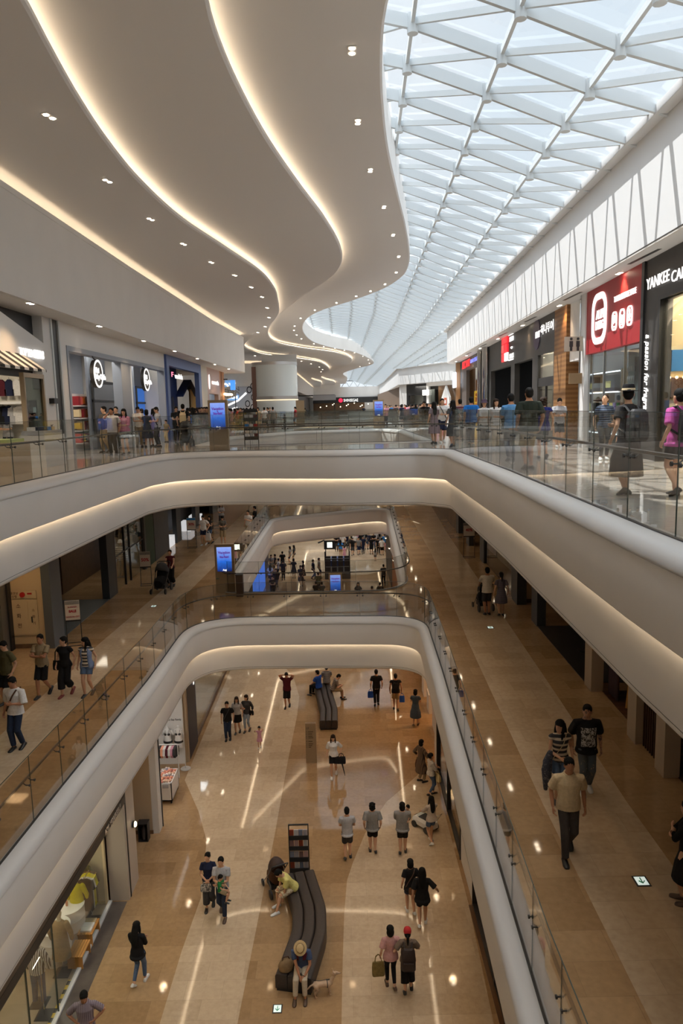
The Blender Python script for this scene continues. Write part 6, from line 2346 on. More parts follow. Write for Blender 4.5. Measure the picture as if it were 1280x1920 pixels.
sign_stand((-8.95, 23.45, Z2), 'standing sale sign in black frame beside the grey pillar', 'SALE', ['SUMMER', 'SEASON OFF'], .2, GREY)
sign_stand((-8.72, 31.68, Z2), 'black-framed standing sign reading 50% beside the clothes window', '50%', None, .1, GREY)
sign_stand((-8.42, 40.4, Z2), 'standing sign with blue header reading 30% near the black shop', '30%', None, 0, SKYB, 1.7, .5)
sign_stand((-6.6, 54, Z2), 'distant standing sign reading 30% far along the left corridor', '30%', None, 0, GREY, 2.0, .6)
ps = atz(879, 1045, Z2)
sign_stand((ps.x, ps.y, Z2), 'standing sign reading 40% on the right corridor near the far bend', '40%', None, 0, GREY, 1.75, .56)


def exit_sign(px, py, z, label):
    p = atz(px, py, z)
    t = thing('exit_floor_sign', label, 'sign', (p.x, p.y, z + .004))
    t.scale = (.75, .75, 1)
    MB().b2((-.15, -.17, 0), (.15, .17, .008)).ob('frame', char, t)
    MB().b2((-.115, -.135, .004), (.115, .135, .011)).ob('panel', glow('exit_panel', (.80, .95, .90), .62), t)
    MB().tube([(0, .09, .014), (0, -.08, .014)], .012, 6).tube([(-.06, -.01, .014), (0, -.085, .014), (.06, -.01, .014)], .012, 6).ob('arrow', pm('exit_green', sy((20, 140, 90)), .5), t)


exit_sign(520, 1892, Z1, 'small lit floor sign with green arrow in front of the dog')
exit_sign(1202, 1653, Z2, 'small lit floor sign with green arrow on the right corridor near the black-dressed person')
exit_sign(919, 1177, Z2, 'small lit floor sign with green arrow behind the striped-dress couple')
exit_sign(288, 1137, Z2, 'small lit floor sign with green arrow in front of the dark grey stroller')


def stroller(loc, rz, label, canopy=None, fab=None, s=1.0):
    canopy = canopy or BLACK
    fab = fab or BLACK
    fm = pm('stroller_frame', (.12, .12, .12), .35, metal=.6)
    t = thing('stroller', label, 'stroller', loc, rz)
    for x in (-.25, .25):
        MB().tube([(x, -.42, 1.02), (x * .95, -.1, .62), (x * .9, .34, .16)], .014, 6).ob('side_bar', fm, t)
        MB().tube([(x, -.34, .16), (x * .95, -.05, .55)], .013, 6).ob('rear_strut', fm, t)
    MB().tube([(-.25, -.42, 1.02), (-.2, -.47, 1.06), (.2, -.47, 1.06), (.25, -.42, 1.02)], .018, 6).ob('handle', blk, t)
    for x in (-.27, .27):
        for y, r in ((-.34, .14), (.36, .10)):
            MB().loft([[(x + dx, y + q * r * math.cos(2 * PI * j / 18), r + q * r * math.sin(2 * PI * j / 18)) for j in range(18)] for dx, q in ((-.025, .75), (-.02, 1), (.02, 1), (.025, .75))], True).ob('wheel', blk, t)
    MB().tube([(0, -.22, .78), (0, -.14, .48), (0, .16, .42), (0, .32, .36)], [.19, .21, .21, .16], 12, flat=((1, 0, 0), .98)).ob('seat', fab, t)
    mb = MB()
    rings = []
    for i in range(7):
        a = -.5 + i * .33
        rings.append([(.25 * math.cos(PI * j / 10) * 1.0, -.16 + .34 * math.sin(PI * j / 10) * math.cos(a + .9) * 1.0, .70 + .40 * math.sin(PI * j / 10) * math.sin(a + .9)) for j in range(11)])
    n = 11
    mb.add([p for r in rings for p in r], [(i * n + j, i * n + j + 1, (i + 1) * n + j + 1, (i + 1) * n + j) for i in range(6) for j in range(10)], 0, True)
    c = mb.ob('canopy', canopy, t)
    m = c.modifiers.new('t', 'SOLIDIFY')
    m.thickness = .015
    MB().box((0, 0, .24), (.4, .4, .14)).ob('basket', blk, t)
    t.scale = (s, s, s)
    return t


stroller(at_ := atz(517, 1668, Z1), R_(25), 'dark brown hooded stroller beside the seated person in a yellow shirt', pm('canopy_brown', sy((66, 50, 44)), .7), BROWN)
stroller(atz(303, 1110, Z2), R_(175), 'dark grey hooded stroller pushed along the left middle corridor', DKGREY, BLACK, 1.15)
stroller(atz(905, 1142, Z2), R_(8), 'black stroller pushed by the person in a white shirt on the right corridor', BLACK, BLACK)
stroller(atz(349, 838, Z3) , R_(180), 'black stroller beside the blue-framed shop on the upper floor', DKGREY, BLACK)

# white ride-on toy car with push handle
p = atz(797, 1552, Z1)
t = thing('toy_car', 'white ride-on toy car pushed by the person in denim shorts', 'toy', (p.x, p.y, Z1), R_(38))
t.scale = (.85, .85, .85)
MB().loft([[(x * w_, y, z) for x, z in ((-1, .16), (-1, h * .75), (-.8, h), (.8, h), (1, h * .75), (1, .16))] for y, w_, h in ((-.5, .20, .40), (-.42, .25, .46), (-.1, .26, .46), (.2, .26, .44), (.45, .25, .38), (.52, .20, .32))], True, 0, False).ob('car_body', pm('toy_white', (.78, .77, .74), .3), t)
MB().b2((-.19, -.32, .44), (.19, .18, .475)).ob('seat_well', blk, t)
MB().b2((-.2, .2, .44), (.2, .24, .58)).ob('windscreen', shop_glass, t)
for x in (-.26, .26):
    for y in (-.32, .34):
        MB().tube([(x - .04, y, .13), (x + .04, y, .13)], .13, 16).ob('wheel', blk, t)
MB().tube([(-.18, -.45, .42), (-.16, -.75, .85), (.16, -.75, .85), (.18, -.45, .42)], .015, 6).ob('push_handle', chrome, t)
MB().b2((-.08, .515, .26), (.08, .53, .34)).ob('grille', blk, t)

# seated person's dog
p = atz(606, 1866, Z1)
t = thing('dog', 'small slim cream dog on a leash standing beside the long bench', 'dog', (p.x, p.y, Z1), R_(-78))
mb = MB()
mb.tube([(0, -.20, .31), (0, -.16, .315), (0, 0, .305), (0, .12, .29), (0, .19, .315)], [.055, .075, .07, .088, .062], 12, round_ends=True)
mb.tube([(0, .17, .33), (0, .25, .43), (0, .285, .50)], [.055, .040, .040], 10, round_ends=True)
mb.tube([(0, .265, .515), (0, .32, .525), (0, .38, .51), (0, .425, .50)], [.048, .046, .030, .019], 10, round_ends=True)
for s in (-1, 1):
    mb.tube([(s * .03, .265, .55), (s * .045, .235, .615), (s * .047, .225, .635)], [.022, .018, .006], 6, flat=((0, 1, 0), .5))
    mb.tube([(s * .045, .14, .30), (s * .05, .13, .20), (s * .05, .145, .10), (s * .05, .145, .02)], [.042, .026, .018, .018], 8, round_ends=True)
    mb.tube([(s * .05, .14, .015), (s * .05, .18, .015)], [.02, .016], 8, round_ends=True)
    mb.tube([(s * .045, -.18, .30), (s * .055, -.13, .21), (s * .055, -.21, .12), (s * .055, -.195, .02)], [.058, .038, .020, .017], 8, round_ends=True)
    mb.tube([(s * .055, -.20, .015), (s * .055, -.16, .015)], [.02, .016], 8, round_ends=True)
mb.tube([(0, -.24, .33), (0, -.31, .30), (0, -.37, .24), (0, -.41, .22)], [.022, .02, .018, .008], 6, round_ends=True)
db = mb.ob('body', pm('dog_cream', sy((200, 172, 144)), .7, var=.08, vs=14), t)
FINAL.append((db, .011, None))
MB().loft([[(r * math.cos(2 * PI * j / 14), y, .295 + r * math.sin(2 * PI * j / 14)) for j in range(14)] for y, r in ((.085, .094), (.105, .096))], False).tube([(0, .1, .39), (0, .2, .39)], .012, 5).ob('harness', blk, t)
MB().ell((0, .437, .502), (.012, .012, .010), 8, 6).ob('nose', blk, t)
for s in (-1, 1):
    MB().ell((s * .03, .335, .545), (.008, .01, .01), 8, 6).ob('eye', blk, t)
dogp = t.matrix_basis @ Vector((0, .1, .40))

# ------------------------------------------------------------------ the people and what they carry
def patch(z0, z1, a0, a1, e, m, nm):
    def f(t, k, U, Hd, part, tring, tint):
        mb = MB()
        n = 12
        rows_ = []
        for i in range(9):
            z = z0 + (z1 - z0) * i / 8
            z_r, rx, ry, yo = tint(z)
            if z < .97:
                rx, ry = max(rx, .172), max(ry, .118)
            rows_.append([U(((rx + e) * math.cos(R_(a0 + (a1 - a0) * j / n)), (ry + e) * math.sin(R_(a0 + (a1 - a0) * j / n)) + yo, z)) for j in range(n + 1)])
        vs = [p for r in rows_ for p in r]
        mb.add(vs, [(i * (n + 1) + j, i * (n + 1) + j + 1, (i + 1) * (n + 1) + j + 1, (i + 1) * (n + 1) + j) for i in range(8) for j in range(n)], 0, True)
        o = part(nm, mb, m, False)
        s = o.modifiers.new('t', 'SOLIDIFY')
        s.thickness = .006
    return f


def collar(m):
    def f(t, k, U, Hd, part, tring, tint):
        mb = MB()
        mb.tube([U((.075 * math.cos(a), .07 * math.sin(a) - .002, 1.445 - .018 * math.sin(a))) for a in [i * PI / 8 + PI / 2 + .25 for i in range(15)]], .016, 6)
        part('collar', mb, m, False)
    return f


def strap(m, s=1, w_=.014):
    """cross-body strap over one shoulder"""
    def f(t, k, U, Hd, part, tring, tint):
        mb = MB()
        pts = []
        for i in range(13):
            u = i / 12
            a = PI * (.5 - 1.0 * 0) 
            x = s * (.11 - .27 * u)
            z = 1.42 - .50 * u
            r = tint(z)
            y = (r[2] + .035) * math.sqrt(max(.02, 1 - (x / (r[1] + .04)) ** 2)) + r[3]
            pts.append(U((x, y, z)))
        mb.tube(pts, w_, 6)
        pts = []
        for i in range(13):
            u = i / 12
            x = s * (.11 - .27 * u)
            z = 1.42 - .50 * u
            r = tint(z)
            y = -(r[2] + .035) * math.sqrt(max(.02, 1 - (x / (r[1] + .04)) ** 2)) + r[3]
            pts.append(U((x, y, z)))
        mb.tube(pts, w_, 6)
        part('strap', mb, m, False)
    return f


def many(*fs):
    def f(*a):
        for g in fs:
            g(*a)
    return f


def at_person(t, local):
    k = t['H'] / 1.7
    return t.location + Matrix.Rotation(t.rotation_euler.z, 3, 'Z') @ (Vector(local) * k)


def handbag(t, local, label, m, size=(.30, .12, .24), handle=.22, rz=0, cat='bag'):
    p = at_person(t, local)
    b = thing('handbag', label, cat, p, t.rotation_euler.z + rz)
    x, y, z = size
    mb = MB()
    mb.loft([[(sx * x / 2 * q, sy_ * y / 2 * q2, h) for sx, sy_ in ((-1, -.6), (-.85, -1), (.85, -1), (1, -.6), (1, .6), (.85, 1), (-.85, 1), (-1, .6))] for h, q, q2 in ((-z, .92, .9), (-z * .9, 1, 1), (-z * .4, 1, .95), (0, .9, .45))], True, 0, True)
    mb.ob('bag_body', m, b)
    for s in (-1, 1):
        MB().tube([(-x * .28, s * y * .2, -.02), (-x * .2, s * y * .15, handle * .7), (0, s * y * .1, handle), (x * .2, s * y * .15, handle * .7), (x * .28, s * y * .2, -.02)], .009, 6).ob('handle', m, b)
    return b


def backpack(t, label, m, z=1.17, s=1.0):
    p = at_person(t, (0, -.19, z))
    b = thing('backpack', label, 'bag', p, t.rotation_euler.z)
    mb = MB()
    mb.loft([[(sx * .145 * q * s, (-.08 + .08 * sy_ * q2) * s, h * s) for sx, sy_ in ((-1, -.5), (-.8, -1), (.8, -1), (1, -.5), (1, .9), (-1, .9))] for h, q, q2 in ((-.24, .8, .7), (-.21, 1, 1), (.0, 1, 1), (.15, .95, .85), (.22, .6, .4))], True)
    mb.ob('bag_body', m, b)
    MB().box((0, -.175 * s, -.1 * s), (.2 * s, .05, .16 * s)).ob('front_pocket', m, b)
    for q in (-1, 1):
        MB().tube([(q * .08, 0, .17), (q * .10, .10, .27), (q * .11, .24, .24), (q * .125, .30, .1), (q * .15, .2, -.06), (q * .13, .0, -.15)], .018, 6).ob('shoulder_strap', m, b)
    return b


def fp(px, py, z):
    p = atz(px, py, z)
    return Vector((p.x, p.y, z))


def hp(px, py, z, h):
    """floor point under a head seen at this place"""
    p = atz(px, py, z + h)
    return Vector((p.x, p.y, z))


FLOR = blotch('floral_shorts', sy((220, 210, 180)), sy((150, 120, 90)), 30, .52)
# ---- ground floor
person('person with long dark hair in a black top and blue jeans walking away alone', fp(262, 1846, Z1), -8, 1.66, 'f', stride=.19, arms=('carry', 'carry'), hair=('long', HAIR), top=('loose', BLACK, 1.7, .80), bottom=('slim', JEAN, .12), shoes=SHOE_W, nod=.25)
plaid = banded('plaid_shirt', sy((150, 140, 150)), sy((118, 106, 118)), 0, 26, .5)
person('person in a pale striped shirt with hands on hips by the glass shop', hp(157, 1866, Z1, 1.62), 188, 1.74, 'm', SKIN2, arms=('hip', 'hip'), nod=.35, turn=.2, top=('tee', plaid, .8, .82), bottom=('pants', DKGREY, .1), deco=collar(plaid))
a = person('person in a navy top and long dark skirt-like trousers holding a small patterned bag', fp(394, 1701, Z1), 183, 1.66, 'f', stride=.13, arms=('belly', 'belly'), hair=('bun', HAIR), turn=-.25, top=('tee', NAVY, .55, .86), bottom=('wide', DKGREY, .22))
handbag(a, (.05, .27, .92), 'small grey and white patterned bag held by the person in navy', blotch('pattern_bag', (.5, .48, .44), (.1, .1, .1), 22, .5), (.30, .06, .22), .06)
a = person('person in a grey tee shirt carrying a child in a green shirt', fp(419, 1716, Z1), 176, 1.74, 'm', stride=-.2, arms=('carry', 'carry'), top=('tee', LTGREY, .6, .84), bottom=('pants', DKJEAN, .1), shoes=SHOE_BR)
person('small child in a green shirt held in the arms of the person in grey', at_person(a, (-.02, .27, .66)) , 176 + 80, .92, 'm', seat=.22, arms=('lap', 'lap'), nod=.3, top=('tee', GREEN, .6, .9), bottom=('shorts', KHAKI, .55), shoes=SHOE_B, feet={1: (.1, .32, .0), -1: (-.1, .32, .0)})
person('person in a pale yellow shirt sitting hunched on the long bench beside the stroller', Vector((-1.62, 18.95, Z1)), 118, 1.72, 'm', lean=.62, nod=.25, arms=('knee', 'knee'), seat=.43, top=('loose', YELLOW, .7, .86), bottom=('shorts', FLOR, .5), shoes=SHOE_W, feet={1: (.10, .42, .085), -1: (-.16, .58, .085)})
om = person('person in a straw hat, blue tee and cream trousers sitting on the long bench', Vector((-1.22, 15.98, Z1)), 178, 1.70, 'm', SKIN2, lean=.22, nod=.75, arms=('lap', ((.02, .36, 1.0), (.9, -.3, -.4))), seat=.43, top=('tee', cl('slate_blue', (70, 84, 116)), .6, .86), bottom=('pants', cl('stone', (190, 178, 158)), .14), shoes=SHOE_BR, hat=('brim', pm('straw', sy((196, 170, 122)), .7, var=.1, vs=40), BROWN), feet={1: (.13, .50, .085), -1: (-.10, .48, .085)},
            deco=many(patch(1.22, 1.40, 35, 75, .022, MAROON, 'shoulder_band'), patch(1.22, 1.40, 105, 145, .022, MAROON, 'shoulder_band')))
b = thing('bag', 'round khaki cloth bag lying on the bench beside the person in the straw hat', 'bag', (-1.60, 15.98, Z1 + .43), .3)
mb = MB()
mb.loft([[(rx * math.cos(2 * PI * j / 14), ry * math.sin(2 * PI * j / 14), z) for j in range(14)] for z, rx, ry in ((0, .12, .10), (.02, .18, .14), (.12, .20, .15), (.22, .16, .11), (.27, .06, .05))])
mb.ob('bag_body', pm('bag_khaki', sy((128, 104, 72)), .8, var=.15, vs=12), b)
MB().tube([(-.1, 0, .22), (-.06, .02, .32), (.06, .02, .32), (.1, 0, .22)], .014, 6).ob('handle', BROWN, b)
h0 = at_person(om, (.0, .42, .66))
o = MB().tube([h0.lerp(dogp, i / 12) - Vector((0, 0, .10 * math.sin(PI * i / 12))) for i in range(13)], .007, 6).ob('leash', blk)
tag(o, 'thin dark leash from the straw-hatted person to the cream dog', 'leash')
person('person with short cropped hair in a white tee and dark shorts walking away', fp(652, 1610, Z1), 2, 1.70, 'm', stride=.10, arms=('belly', 'belly'), top=('tee', LTGREY, .55, .80), bottom=('shorts', DKGREY, .50), face=False)
person('person with curly hair in a grey tee and black shorts walking away, between two others', fp(699, 1598, Z1), 0, 1.66, 'm', stride=-.08, fat=1.16, arms=('down', 'down'), hair=('perm', HAIR), top=('loose', GREY, .75, .80), bottom=('shorts', BLACK, .52), face=False)
a = person('person in a grey tee and black shorts carrying a child in front, walking away', fp(755, 1600, Z1), -4, 1.70, 'm', stride=.09, fat=1.14, arms=('carry', 'carry'), hair=('bob', HAIR), top=('loose', GREY, .8, .80), bottom=('shorts', BLACK, .46), face=False)
person('small child in grey looking over the shoulder of the person in black shorts', at_person(a, (.17, .18, .82)), 130, .88, 'm', seat=.2, arms=('reach', 'lap'), top=('tee', GREY, .6, .9), bottom=('shorts', DKGREY, .55), feet={1: (.1, .30, .0), -1: (-.1, .30, .0)})
person('person with long hair in a white knit top and denim shorts pushing the toy car', fp(809, 1582, Z1), 22, 1.62, 'f', stride=.18, arms=('push', 'push'), hair=('long', HAIR), top=('loose', cl('ecru', (196, 184, 172)), 1.4, .86), bottom=('shorts', JEAN, .66), shoes=SHOE_W, face=False)
a = person('person in a long brown striped coat with a dark bag by the right shop wall', fp(790, 1466, Z1), -62, 1.66, 'f', arms=('bag', 'chest'), hair=('bob', HAIR), top=('coat', banded('coat_stripes', sy((112, 90, 70)), sy((70, 54, 44)), 0, 18, .5), 1.6, .42), bottom=('pants', KHAKI, .12), stride=.06)
handbag(a, (-.29, .05, .72), 'dark brown bag hanging from the hand of the person in the striped coat', BROWN, (.28, .12, .30), .16)
a = person('person in a white patterned blouse and blue jeans with a straw bag', fp(808, 1492, Z1), -66, 1.62, 'f', arms=('carry', 'carry'), hair=('bun', HAIR), top=('loose', blotch('blouse_print', (.62, .58, .52), (.34, .28, .24), 18, .6), 1.5, .86), bottom=('slim', JEAN, .14), stride=-.16)
handbag(a, (.14, .20, .90), 'pale straw bag held by the person in the white blouse', pm('straw_bag', sy((206, 188, 140)), .8, var=.1, vs=30), (.34, .12, .26), .14)
a = person('person with long hair in a white blouse and black shorts carrying a bag and umbrella', fp(626, 1455, Z1), 178, 1.66, 'f', stride=.20, arms=('bag', 'down'), hair=('long', HAIRB), top=('loose', WHITE, .95, .84), bottom=('shorts', BLACK, .58), shoes=SHOE_W, nod=.1, deco=collar(WHITE))
handbag(a, (-.30, .08, .84), 'black handbag on the arm of the person in the white blouse', BLACK, (.34, .13, .27), .14)
p0, p1 = at_person(a, (-.30, .10, .72)), at_person(a, (-.44, .22, .12))
o = thing('umbrella', 'folded black umbrella carried by the person in the white blouse', 'umbrella', p0)
MB().tube([(0, 0, .12), (0, 0, 0), (p1 - p0) * .15, (p1 - p0) * .8, (p1 - p0)], [.008, .012, .030, .018, .005], 8).ob('canopy', BLACK, o)
MB().tube([(0, 0, .10), (0, 0, .2), (.03, 0, .24), (.07, 0, .22)], .010, 6).ob('handle', SHOE_BR, o)
a = person('person in a black tee and black trousers walking away with a blue bag, far back', fp(706, 1323, Z1), 2, 1.76, 'm', stride=.17, arms=('down', 'down'), top=('tee', BLACK, .6, .84), bottom=('pants', BLACK, .1), face=False)
handbag(a, (-.27, .06, .66), 'blue carrier bag of the person in black trousers', BLUE, (.26, .10, .30), .12)
a = person('person in a black vest and pale shorts walking away with a blue bag, far back', fp(742, 1332, Z1), -3, 1.76, 'm', SKIN2, stride=-.19, arms=('down', 'down'), top=('tee', BLACK, .25, .84), bottom=('shorts', KHAKI, .52), face=False)
handbag(a, (.28, .06, .66), 'blue carrier bag of the person in pale shorts', BLUE, (.24, .10, .30), .12)
backpack(a, 'black backpack of the person in pale shorts', BLACK)
person('person in a dark denim dress looking at a phone, far back by the right wall', fp(779, 1361, Z1), -14, 1.66, 'f', stride=.13, arms=('phone', 'phone'), hair=('bob', HAIR), nod=.3, top=('dress', cl('denim_dress', (70, 84, 100)), .45, .42), shoes=SHOE_BR, face=False)
person('person in a blue shirt sitting on the farther bench, back turned', Vector((-1.30, 33.9, Z1)), 52, 1.72, 'm', seat=.43, arms=('lap', 'lap'), lean=.1, top=('tee', BLUE, .6, .86), bottom=('pants', BLACK, .1), face=False)
st1 = banded('grey_stripe_tee', sy((150, 148, 146)), sy((84, 84, 90)), 2, 16, .5)
person('person in a grey striped tee at the far end of the farther bench', Vector((-.92, 34.5, Z1)), 5, 1.70, 'm', seat=.43, arms=('lap', 'lap'), lean=.15, top=('tee', st1, .6, .86), bottom=('pants', DKGREY, .1), face=False)
person('person in a striped shirt bent over a phone on the farther bench', Vector((-.62, 33.5, Z1)), -75, 1.70, 'm', seat=.43, arms=('phone', 'phone'), lean=.4, nod=.4, top=('tee', banded('beige_stripe_tee', sy((150, 136, 122)), sy((96, 84, 78)), 2, 14, .5), .7, .86), bottom=('shorts', KHAKI, .5))
person('person in a black tee with a cross-body strap and jeans, first of three walking together', fp(428, 1387, Z1), 182, 1.70, 'm', arms=('down', 'down'), top=('tee', BLACK, .6, .84), bottom=('pants', DKJEAN, .1), stride=.05, deco=strap(DKGREY, -1))
person('person with long hair in a pale blouse and black skirt, middle of the three', fp(446, 1374, Z1), 178, 1.64, 'f', arms=('down', 'down'), hair=('long', HAIRB), top=('loose', LTGREY, 1.3, .90), bottom=('skirt', BLACK, .56), stride=.10)
a = person('person with a bob in a dark grey top and pale jeans, last of the three', fp(464, 1371, Z1), 170, 1.66, 'f', arms=('down', 'chest'), hair=('bob', HAIRB), top=('loose', DKGREY, 1.4, .84), bottom=('slim', cl('pale_denim', (150, 160, 172)), .18), stride=.10, turn=-.3)
handbag(a, (-.22, .05, 1.0), 'black shoulder bag of the person in pale jeans', BLACK, (.22, .09, .2), .3)
person('toddler in a pink dress with raised arms walking toward the camera', fp(487, 1402, Z1), 178, .90, 'f', arms=('head', ((.34, .06, 1.42), (.6, -.6, -.6))), hair=('bun', HAIR), top=('dress', PINK, .3, .55), shoes=SHOE_W, stride=.10)
person('person in a maroon shirt and black shorts with both hands on the head', fp(539, 1326, Z1), 176, 1.72, 'm', SKIN2, arms=('head', 'head'), stride=.12, nod=.4, top=('loose', MAROON, .5, .82), bottom=('shorts', BLACK, .50))
person('person with a bob, all in black, carrying a brown side bag', fp(770, 1713, Z1), 6, 1.62, 'f', stride=-.14, arms=('down', 'down'), hair=('bob', HAIR), top=('loose', BLACK, .6, .78), bottom=('shorts', NAVY, .62), shoes=SHOE_W, face=False, deco=strap(SHOE_BR, 1))
handbag(_p := bpy.data.objects[[o for o in bpy.data.objects if o.get('label', '').startswith('person with a bob, all in black')][0].name], (.05, -.19, .94), 'brown side bag of the person with a bob in black', pm('bag_tan', sy((120, 76, 44)), .6), (.27, .08, .18), .02)
person('person with long hair in a black dress-length top beside the brown side bag', fp(792, 1736, Z1), -6, 1.68, 'f', stride=.16, fat=1.1, arms=('down', 'out'), hair=('long', HAIR), top=('loose', BLACK, .85, .76), bottom=('shorts', BLACK, .58), shoes=SHOE_W, face=False)
a = person('person in a pink top and black trousers arm in arm with the red-capped person', fp(733, 1853, Z1), 4, 1.64, 'f', stride=-.14, arms=('down', 'link'), hair=('bob', HAIR), top=('loose', cl('dusty_pink', (196, 150, 146)), .7, .84), bottom=('slim', BLACK, .14), shoes=SHOE_BR, face=False)
handbag(a, (-.31, .02, .74), 'large mustard tote bag hanging beside the person in the pink top', pm('tote_mustard', sy((122, 104, 56)), .8, var=.2, vs=16), (.30, .10, .36), .20)
a = person('person in a red cap and black wide trousers wearing a dark backpack', fp(765, 1860, Z1), -2, 1.66, 'f', stride=.12, arms=('link', 'chest'), hair=('pony', HAIR), top=('loose', cl('taupe', (122, 106, 92)), .7, .86), bottom=('wide', BLACK, .22), shoes=SHOE_B, hat=('cap', RED, RED), face=False)
backpack(a, 'dark brown backpack worn by the red-capped person', pm('pack_brown', sy((46, 34, 30)), .6), 1.12, 1.15)

# ---- middle floor
a = person('person in a taupe polo and black shorts with folded arms on the left corridor', fp(84, 1304, Z2), 172, 1.72, 'm', SKIN2, belly=.02, arms=('crossed', 'crossed'), stride=.20, top=('tee', KHAKI, .6, .84), bottom=('shorts', BLACK, .50), deco=collar(KHAKI))
a = person('person in black wide trousers and dark red shoes looking aside on the left corridor', fp(127, 1303, Z2), 172, 1.64, 'f', arms=('down', 'down'), stride=.18, turn=-.7, top=('tee', BLACK, .35, .86), bottom=('wide', BLACK, .24), shoes=SHOE_R)
handbag(a, (.23, -.02, 1.0), 'black shoulder bag of the person in dark red shoes', BLACK, (.28, .10, .26), .34)
st2 = banded('cream_black_stripe', sy((214, 200, 180)), (.03, .03, .035), 2, 11, .55)
person('person with long hair in a striped top, open blue shirt and denim shorts', fp(167, 1303, Z2), 176, 1.62, 'f', arms=('down', 'down'), hair=('long', HAIR), turn=-.75, stride=.12, top=('tee', st2, 0, .88), bottom=('shorts', JEAN, .66), deco=many(patch(.80, 1.40, 118, 285, .03, cl('shirt_blue', (120, 136, 170)), 'open_shirt'), patch(.80, 1.40, 255, 422, .031, cl('shirt_blue', (120, 136, 170)), 'open_shirt')))
a = person('person in an olive tee and black shorts at the very edge beside the beige wall', hp(8, 1212, Z2, 1.58), 150, 1.74, 'm', arms=('down', 'down'), nod=.35, turn=.3, stride=.1, top=('loose', OLIVE, .7, .82), bottom=('shorts', BLACK, .5))
person('person in a white shirt and dark jeans on the left corridor near the railing', hp(24, 1278, Z2, 1.60), 172, 1.72, 'm', SKIN2, nod=.3, arms=('chest', 'down'), stride=.07, top=('loose', WHITE, 1.0, .84), bottom=('pants', DKJEAN, .1), deco=strap(BROWN, -1, .02))
person('person in a dark red top and black trousers pushing the dark grey stroller', fp(322, 1100, Z2), 176, 1.64, 'f', arms=('push', 'push'), hair=('bun', HAIRB), top=('fit', MAROON, 0, .86), bottom=('wide', BLACK, .2), stride=.1)
a = person('person in a white tee and navy shorts holding a white paper bag', fp(383, 1022, Z2), 165, 1.72, 'm', arms=('bag', 'down'), nod=.3, stride=.1, top=('tee', WHITE, .55, .84), bottom=('shorts', NAVY, .6), shoes=SHOE_W)
handbag(a, (-.28, .05, .70), 'white paper bag of the person in navy shorts', WHITE, (.34, .12, .42), .12)
person('person leaning against the one in navy shorts, far along the left corridor', fp(395, 1019, Z2), 140, 1.62, 'f', arms=('chest', 'chest'), hair=('long', HAIR), stride=.12, top=('tee', DKGREY, .4, .88), bottom=('shorts', JEAN, .64), turn=.3)
person('person in a dark patterned top and khaki shorts, far along the left corridor', fp(419, 1021, Z2), 184, 1.66, 'f', arms=('carry', 'carry'), hair=('bob', HAIR), nod=.4, top=('tee', blotch('leaf_print', (.10, .09, .08), (.22, .21, .18), 16, .55), .7, .86), bottom=('shorts', KHAKI, .5))
person('person in a white blouse standing behind the patterned top, far along the left corridor', fp(416, 990, Z2), 184, 1.64, 'f', arms=('carry', 'carry'), hair=('long', HAIR), top=('loose', LTGREY, .8, .86), bottom=('shorts', DKGREY, .5))
person('person in a white tee and pale trousers by the left corridor\'s far railing', fp(467, 1012, Z2), 160, 1.74, 'm', arms=('phone', 'down'), top=('tee', WHITE, .6, .84), bottom=('pants', KHAKI, .1))
person('person in black by the left corridor\'s far railing', fp(479, 1000, Z2), 100, 1.70, 'm', arms=('carry', 'carry'), top=('tee', BLACK, .8, .84), bottom=('pants', BLACK, .1))
polo = cl('sand_polo', (206, 186, 150))
person('person in a sand polo shirt and dark grey trousers walking along the right corridor', fp(1063, 1604, Z2), 176, 1.74, 'm', SKIN2, stride=.22, belly=.015, fat=1.04, arms=('down', 'down'), vox=.011, top=('loose', polo, .75, .84), bottom=('pants', cl('charcoal', (70, 66, 64)), .08), deco=collar(polo))
TAT = blotch('skin_tattooed', sy((176, 130, 100)), sy((90, 74, 66)), 16, .56, .5)
RIP = blotch('ripped_denim', sy((82, 92, 100)), sy((160, 140, 120)), 7, .66)
person('person in a black tee with a big white print and ripped jeans', fp(1097, 1484, Z2), 176, 1.78, 'm', TAT, stride=.09, fat=1.08, arms=('down', 'down'), turn=-.25, vox=.011, top=('loose', BLACK, .85, .80), bottom=('pants', RIP, .1), shoes=SHOE_W, deco=patch(.95, 1.31, 50, 130, .036, blotch('print_white', (.50, .49, .48), (.03, .03, .03), 20, .5), 'shirt_print'))
a = person('person in a black and cream striped sleeveless top and denim shorts', hp(1050, 1356, Z2, 1.56), 178, 1.62, 'f', arms=('down', 'belly'), hair=('long', HAIR), turn=-.8, stride=.1, vox=.011, top=('tee', banded('black_cream_stripe', (.03, .03, .035), sy((206, 192, 172)), 2, 10, .55), 0, .86), bottom=('shorts', JEAN, .64), deco=strap(CREAM, -1, .008))
p = at_person(a, (.22, .12, .86))
o = thing('jacket', 'dark patterned jacket draped over the arm of the person in the striped sleeveless top', 'clothing', p, a.rotation_euler.z)
MB().tube([(0, 0, .2), (.05, .02, .05), (.06, .03, -.15), (.03, .02, -.42)], [.06, .09, .09, .05], 12, flat=((0, 1, 0), .7), round_ends=True).ob('jacket_body', blotch('jacket_print', (.05, .055, .08), (.2, .19, .2), 22, .58), o)
MB().tube([(.08, .02, .1), (.12, .04, -.1), (.08, .02, -.5)], [.04, .05, .04], 8, round_ends=True).ob('sleeve', blotch('jacket_print', (.05, .055, .08), (.2, .19, .2), 22, .58), o)
person('person in a white shirt and grey shorts pushing a stroller away on the right corridor', fp(913, 1153, Z2), 3, 1.76, 'm', SKIN2, stride=.06, arms=('push', 'push'), top=('loose', cl('bone', (206, 198, 182)), .7, .82), bottom=('shorts', DKGREY, .5), shoes=SHOE_B, face=False)
